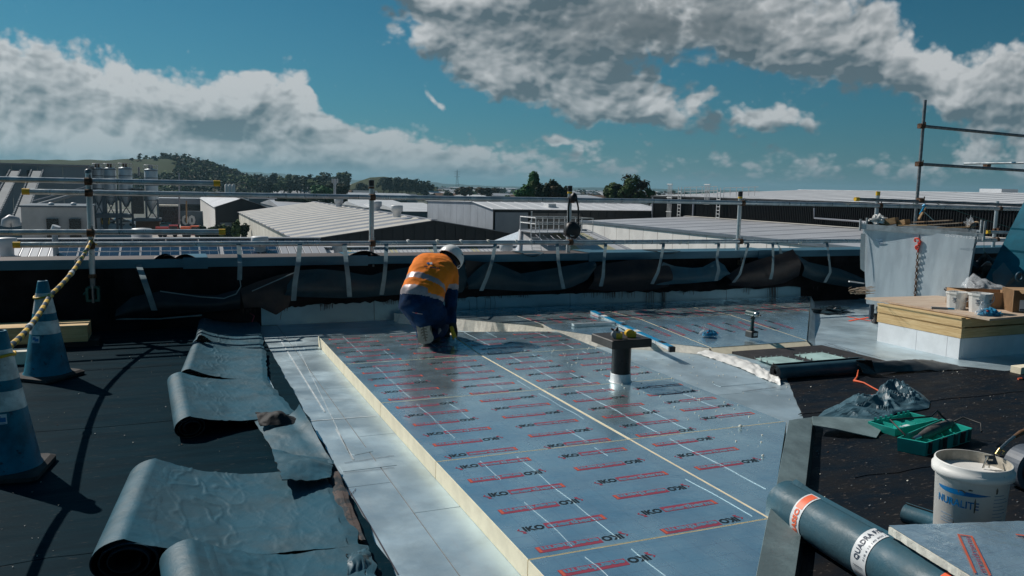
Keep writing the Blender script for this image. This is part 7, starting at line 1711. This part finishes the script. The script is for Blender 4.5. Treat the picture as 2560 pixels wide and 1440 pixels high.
for i in range(7):
    t0, t1 = i/8, (i+1)/8; w_a, w_b = w0*(1-t0), w0*(1-t1); q.tube([bs.lerp(tp_, t0)+Vector((w_a, 0, 0)), bs.lerp(tp_, t1)-Vector((w_b, 0, 0))], .4, w_blue, 4); q.tube([bs.lerp(tp_, t0)-Vector((w_a, 0, 0)), bs.lerp(tp_, t1)+Vector((w_b, 0, 0))], .4, w_blue, 4)
for t in (.62, .76, .88): q.tube([bs.lerp(tp_, t)-Vector((9, 0, 0)), bs.lerp(tp_, t)+Vector((9, 0, 0))], .5, w_blue, 4)
q.build('lattice', py)
# distant warehouses, each a thing
fm = [rf_w, rf_l, rf_g]
far = [(455, 600, 470, 3, .0, 2), (560, 690, 476, 0, .0, 2), (700, 790, 456, 1, .1, 2), (680, 745, 462, 0, .1, 2), (748, 868, 472, 0, .3, 3), (868, 960, 461, 0, 0, 2), (870, 1000, 472, 2, .2, 2), (960, 1060, 466, 0, 0, 2), (1000, 1110, 476, 1, .1, 3), (1070, 1130, 470, 2, 0, 2),
       (1130, 1205, 468, 1, 0, 2), (880, 1060, 484, 1, .3, 3), (1178, 1240, 488, 0, .8, 2), (1230, 1290, 478, 2, .2, 2), (620, 740, 486, 2, .2, 2), (700, 860, 505, 1, 0, 3), (905, 1062, 505, 0, .3, 4), (1250, 1300, 470, 1, 0, 2), (1440, 1500, 481, 2, 0, 2), (1430, 1520, 489, 1, 0, 2), (1600, 1660, 478, 0, 0, 2), (1700, 1780, 474, 1, 0, 2), (1450, 1480, 476, 0, 0, 2), (930, 1010, 457, 1, 0, 2), (1030, 1120, 461, 0, 0, 2), (560, 610, 463, 1, .2, 2), (1000, 1060, 512, 0, 0, 3), (1560, 1600, 482, 0, 0, 2)]
desc = ['white', 'pale grey', 'grey', 'long white flat']
for i, (x0, x1, y, tone, _, dep) in enumerate(far):
    hz_ = 468+.021*((x0+x1)/2-1280); zr_ = -3.0 if y > 480 else -4.5; dist = (CZ-zr_)*FPX/(y-hz_)
    dist = min(dist, 1700); zr_ = CZ-(y-hz_)*dist/FPX
    a, c = PD(x0, y, dist), PD(x1, y, dist); xx0, xx1 = min(a.x, c.x), max(a.x, c.x); v = (a.y+c.y)/2; w = max(12, (xx1-xx0)*.95)
    b_ = thing('distant_warehouse', '%s roofed distant warehouse, number %d of the far roofs counted by size' % (desc[tone], i), 'building', (xx0, v, ZG))
    lbx = 'before the hill' if x0 < 640 else 'below the tree line' if x0 < 900 else 'in the middle distance' if x0 < 1300 else 'on the right horizon'
    b_['label'] = '%s roofed distant warehouse %s' % (desc[tone], lbx); b_['group'] = '%s far warehouses %s' % (desc[tone], lbx)
    dd = 18+dep*10; mm = [rf_w, rf_l, rf_g, rf_w][tone]
    q = MB(); q.box(xx0, xx0+w, v, v+dd, ZG, zr_-1.6, [w_cream, w_grey, w_blue, w_white][(i*7) % 4]); q.build('wall', b_)
    q = MB(); q.add([(xx0-.3, v-.3, zr_-1.5), (xx0+w+.3, v-.3, zr_-1.5), (xx0+w+.3, v+dd/2, zr_), (xx0-.3, v+dd/2, zr_), (xx0-.3, v+dd, zr_-1.5), (xx0+w+.3, v+dd, zr_-1.5)], [(0, 1, 2, 3), (3, 2, 5, 4), (0, 3, 4), (1, 5, 2)], mm); q.build('roof', b_)
    for k in range(3): q = MB(); wx = xx0+w*(.15+.28*k); q.box(wx, wx+w*.12, v-.2, v+.1, ZG, ZG+3.4, glass_d); q.build('door', b_)
# tanks by the hill
for k in range(3):
    p = PD(566+k*9, 470, 330); q = MB(); q.lathe((p.x, p.y, 0), [(.65, -4), (.65, p.z+1.3), (.05, p.z+1.7)], trimw, 12); q.build('white_tank', label='slim white tank standing in a row of three left of centre', cat='tank', group='three slim white tanks')
# ---------------------------------------------------------------- vegetation
leafA = mat('dark_foliage', (.030, .058, .030), .8, 0, 0, .35, col2=(.014, .030, .018), spec=.2); leafB = mat('mid_foliage', (.10, .155, .050), .8, 0, 0, .5, col2=(.040, .075, .028), spec=.2); leafC = mat('bright_foliage', (.070, .200, .060), .75, 0, 0, .6, col2=(.028, .095, .035), spec=.2)
leafD = mat('brownish_foliage', (.10, .080, .045), .8, 0, 0, .5, col2=(.030, .028, .018), spec=.2); bark = mat('bark', (.06, .045, .035), .9)
def leaves(q, c, R, n, leaf, m_, rnd, clumps=14, hollow=.5, shape=None):
    cl = []
    for _ in range(clumps):
        while True:
            d = Vector((rnd.uniform(-1, 1), rnd.uniform(-1, 1), rnd.uniform(-1, 1)))
            if .1 < d.length < 1: break
        d = d.normalized()*(hollow+(1-hollow)*rnd.random())*.8
        if shape: d = shape(d)
        cl.append((c+Vector((d.x*R[0], d.y*R[1], d.z*R[2])), rnd.uniform(.22, .42)))
    vs, fs = [], []
    for i in range(n):
        cc_, r = cl[i % clumps]; d = Vector((rnd.gauss(0, 1), rnd.gauss(0, 1), rnd.gauss(0, 1))); d = d.normalized()*(rnd.random()**.4)
        p = cc_+Vector((d.x*R[0], d.y*R[1], d.z*R[2]))*r; a = Vector((rnd.uniform(-1, 1), rnd.uniform(-1, 1), rnd.uniform(-.6, .6))).normalized(); nrm = (d+Vector((0, 0, .5))+Vector((rnd.uniform(-.6, .6),)*3)).normalized(); b1_ = nrm.cross(a).normalized(); a = b1_.cross(nrm)
        s_ = leaf*rnd.uniform(.6, 1.3); k = len(vs); vs += [p+a*s_, p+b1_*s_*.7, p-a*s_, p-b1_*s_*.7]; fs.append((k, k+1, k+2, k+3))
    q.add(vs, fs, m_)
def tree(px, ytop, ybase, dist, wpx, m_, label, n=900, leaf=.35, name='broadleaf_tree', shape=None, group=None, seed=0, mats2=None, trunkz=ZG):
    rnd = random.Random(seed or int(px*7+ytop)); top = PD(px, ytop, dist); bot = PD(px, ybase, dist); H_ = top.z-bot.z; R = (wpx*dist/FPX/2, wpx*dist/FPX/2*.9, H_/2*.98); c = (top+bot)/2
    t_ = thing(name, label, 'tree', (c.x, c.y, trunkz), group)
    q = MB(); q.tube([(c.x, c.y, trunkz), (c.x+.1*R[0], c.y, c.z-R[2]*.5), (c.x, c.y, c.z)], [max(.15, R[0]*.08), R[0]*.06, R[0]*.02], bark, 6)
    for k in range(5): a = k*1.3; q.tube([(c.x, c.y, c.z-R[2]*.5), (c.x+R[0]*.55*math.cos(a), c.y+R[1]*.55*math.sin(a), c.z+R[2]*.3*math.sin(k*2))], [R[0]*.035, R[0]*.01], bark, 5)
    q.build('trunk', t_)
    q = MB(); leaves(q, c, R, n, leaf, m_, rnd, 18, .45, shape)
    if mats2: leaves(q, c, R, n//2, leaf, mats2, rnd, 10, .6, shape)
    q.build('crown', t_); return t_
cone_shape = lambda d: Vector((d.x*(1-max(-.9, d.z))*.62, d.y*(1-max(-.9, d.z))*.62, d.z))
tree(1333, 426, 510, 150, 72, leafC, 'light green pointed tree in the middle of the horizon', 2600, .28, 'conifer_tree', cone_shape, mats2=leafB)
tree(1308, 462, 515, 155, 56, leafC, 'low bright green bush at the left foot of the pointed tree', 1200, .28)
tree(1356, 448, 512, 146, 38, leafA, 'dark narrow tree tucked behind the pointed one', 1500, .26); tree(1388, 446, 512, 150, 66, leafA, 'dark round topped tree left of the bag post', 2600, .26, mats2=leafD); tree(1416, 462, 512, 152, 34, leafA, 'dark lower lobe tree touching the bag post', 900, .26)
tree(1582, 430, 516, 150, 84, leafB, 'tall airy tree with thin top right of the bag post', 2400, .22, mats2=leafD); tree(1540, 452, 512, 152, 78, leafB, 'broad green tree at the left of the airy tree', 2200, .26, mats2=leafA); tree(1622, 470, 512, 150, 50, leafB, 'low bushy tree beside the black walled building', 1000, .26)
tree(1270, 488, 500, 160, 22, leafC, 'small bright bush behind the white roof', 300, .25, 'shrub')
tree(805, 458, 492, 300, 70, leafC, 'green tree left of the phone mast', 1100, .55); tree(845, 452, 492, 310, 74, leafA, 'dark tree behind the phone mast', 1300, .55, mats2=leafD); tree(862, 427, 460, 620, 46, leafA, 'lone tall tree top on the wooded ridge', 900, .9)
tree(1160, 466, 490, 420, 60, leafD, 'brownish bare tree clump right of the pylon', 700, .7, seed=3); tree(1215, 464, 492, 400, 70, leafD, 'second brownish tree clump left of the pointed tree', 800, .7, seed=4); tree(1120, 478, 492, 420, 34, leafA, 'dark shrub before the brownish clumps', 400, .6, seed=5)
tree(412, 381, 402, 690, 38, leafA, 'lone dark tree on top of the green hill', 1300, .7, trunkz=15); tree(381, 390, 401, 690, 9, leafA, 'tiny tree left of the hilltop tree', 200, .5, trunkz=14); tree(363, 395, 402, 690, 16, leafA, 'low bush at the left of the tiny hilltop tree', 250, .5, trunkz=14)
rnd = random.Random(21)
for k in range(22):
    x = 612+k*11.5+rnd.uniform(-3, 3); yt = 433+3*math.sin(k*1.7)+rnd.uniform(-2, 3); tree(x, yt, yt+rnd.uniform(34, 40), 560+rnd.uniform(-30, 60), rnd.uniform(40, 54), rnd.choice([leafA, leafB, leafA]), 'dark tree in the long wooded ridge left of the mast', 420, .95, group='trees of the wooded ridge', seed=k+1)
for k in range(9):
    x = [905, 958, 972, 988, 1004, 1022, 1040, 1058, 1072][k]; yt = 436+[10, 0, 1, 0, 2, 4, 6, 10, 13][k]; tree(x, yt+2, yt+44, 588, 40, leafA, 'dark tree on the grassy knoll behind the banded post', 380, 1.0, group='trees on the grassy knoll', seed=k+60)
for k in range(14):
    x = 640+k*17; tree(x, 450+rnd.uniform(-2, 4), 480, 470, rnd.uniform(36, 54), rnd.choice([leafA, leafB]), 'low dark tree between the far warehouses and the ridge', 300, .8, group='low trees before the ridge', seed=k+90)
for k in range(10):
    x = 700+k*17; tree(x, 493+rnd.uniform(-1, 2), 508, 210, 30, leafA, 'dark hedge tree behind the small white sided shed', 260, .45, group='hedge behind the white sided shed', seed=k+130)
for k in range(7):
    x = 512+k*16; tree(x, 562+rnd.uniform(-8, 4)-(8 if k > 2 else 0), 604, 118, 34, leafB if k % 2 else leafA, 'green bush between the open fronted shed and the striped shed', 420, .30, 'shrub', group='bushes beside the striped shed', seed=k+150)
# hill on the left
sil = [(-900, 404), (-300, 402), (0, 400), (200, 402), (300, 400), (430, 399), (470, 404), (520, 416), (560, 429), (600, 443), (640, 456), (700, 470)]
def sy(x):
    for (x0, y0), (x1, y1) in zip(sil, sil[1:]):
        if x0 <= x <= x1: return y0+(y1-y0)*(x-x0)/(x1-x0)
    return sil[-1][1]
def hillp(s, t):
    x = -900+1600*s; D_ = 430+420*t; crest = CZ+((468+.021*(x-1280))-sy(x))*690/FPX; k = min(1, t/.62); k = k*k*(3-2*k); z = (ZG-.5)+(crest-ZG+.5)*k*(1 if t < .62 else 1-.25*(t-.62)/.38); p = PD(x, 600, D_); p.z = z+.8*noise.noise(Vector((x*.02, t*8, 1)))*k; return p
hm = mat('hill_grass', (.030, .048, .018), .9, 0, 0, .012, col2=(.042, .040, .022), spec=.1, vdetail=8)
q = MB(); q.grid(hillp, 120, 40, hm); q.build('hill', kind='structure')
q = MB(); rnd = random.Random(33); clumps_ = []
for i in range(3600):
    s = rnd.uniform(.30, .985); x = -900+1600*s; t = rnd.uniform(.02, .66)
    dens = 1 if (x > 440 or t < .34) else (.9 if (t < .48 and x > 250) else .06)
    if x < 340 and t > .16: dens = .0
    elif x < 445 and t > .30: dens = .03
    if rnd.random() > dens: continue
    p = hillp(s, t); clumps_.append(p)
for p in clumps_:
    r = rnd.uniform(3, 6.0); leaves(q, p+Vector((0, 0, r*.4)), (r, r, r*.75), 30, 1.15, rnd.choice([leafA, leafA, leafB, leafD]), rnd, 5, .5)
q.build('hillside_scrub', kind='stuff')
# knoll with grass behind the banded post, far ridges, horizon trees
def ridge(name, pts, dist, depth, m_, jit=0.0, lab=None):
    q = MB()
    def fn(s, t):
        x, y = lerp_poly([Vector((a, c, 0)) for a, c in pts], s).xy; k = math.sin(math.pi*min(1, t)*.5); p = PD(x, 600, dist+depth*t); z1 = CZ+((468+.021*(x-1280))-y)*(dist+depth)/FPX; p.z = (ZG-1)+(z1-ZG+1)*k+jit*noise.noise(Vector((x*.05, t, dist)))*k; return p
    q.grid(fn, 160, 6, m_); return q.build(name, kind='structure')
ridge('knoll', [(860, 468), (890, 456), (925, 444), (960, 442), (1010, 450), (1060, 460), (1090, 468)], 600, 60, mat('knoll_grass', (.050, .062, .030), .9, spec=.1))
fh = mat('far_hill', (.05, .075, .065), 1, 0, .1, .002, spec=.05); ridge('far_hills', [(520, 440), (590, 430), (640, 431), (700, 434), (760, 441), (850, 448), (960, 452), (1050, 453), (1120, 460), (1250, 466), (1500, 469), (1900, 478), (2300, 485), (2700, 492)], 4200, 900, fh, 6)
q = MB(); rnd = random.Random(44)
for i in range(520):
    x = rnd.uniform(560, 2500); D_ = rnd.uniform(650, 2400); p = PD(x, 600, D_); p.z = ZG; r = rnd.uniform(5, 11); leaves(q, p+Vector((0, 0, r*.45)), (r*1.6, r*1.6, r*.7), 26, 2.3, rnd.choice([leafA, leafA, leafB, leafD]), rnd, 4, .5)
q.build('distant_trees', kind='stuff')
q = MB()
for i in range(260):
    x = rnd.uniform(560, 1700); D_ = rnd.uniform(500, 2200); p = PD(x, 600, D_); w = rnd.uniform(6, 16); h = rnd.uniform(4, 6.5); q.box(p.x-w, p.x+w, p.y-4, p.y+6, ZG, ZG+h, rnd.choice([w_cream, w_grey, rf_d])); q.add([(p.x-w-.5, p.y-4.5, ZG+h), (p.x+w+.5, p.y-4.5, ZG+h), (p.x+w+.5, p.y+1, ZG+h+1.8), (p.x-w-.5, p.y+1, ZG+h+1.8), (p.x-w-.5, p.y+6.5, ZG+h), (p.x+w+.5, p.y+6.5, ZG+h)], [(0, 1, 2, 3), (3, 2, 5, 4)], rnd.choice([rf_w, rf_l, rf_d, rust]))
q.build('distant_houses', kind='stuff')
# air between here and the hills
hzm = bpy.data.materials.new('air'); hzm.use_nodes = True; nt = hzm.node_tree; nt.nodes.clear(); pv = nt.nodes.new('ShaderNodeVolumePrincipled'); ou = nt.nodes.new('ShaderNodeOutputMaterial'); nt.links.new(pv.outputs[0], ou.inputs['Volume'])
pv.inputs['Color'].default_value = (.45, .78, .95, 1); pv.inputs['Density'].default_value = .00013; pv.inputs['Anisotropy'].default_value = .3
HAZE = True
if HAZE:
    q = MB(); q.box(-9500, 9500, -9500, 9500, -12.5, 120, hzm); o = q.build('haze', kind='stuff'); o.data.materials.clear(); o.data.materials.append(hzm)
print('objects', len(S.objects), 'tris', sum(len(o.data.polygons) for o in S.objects if o.type == 'MESH'))
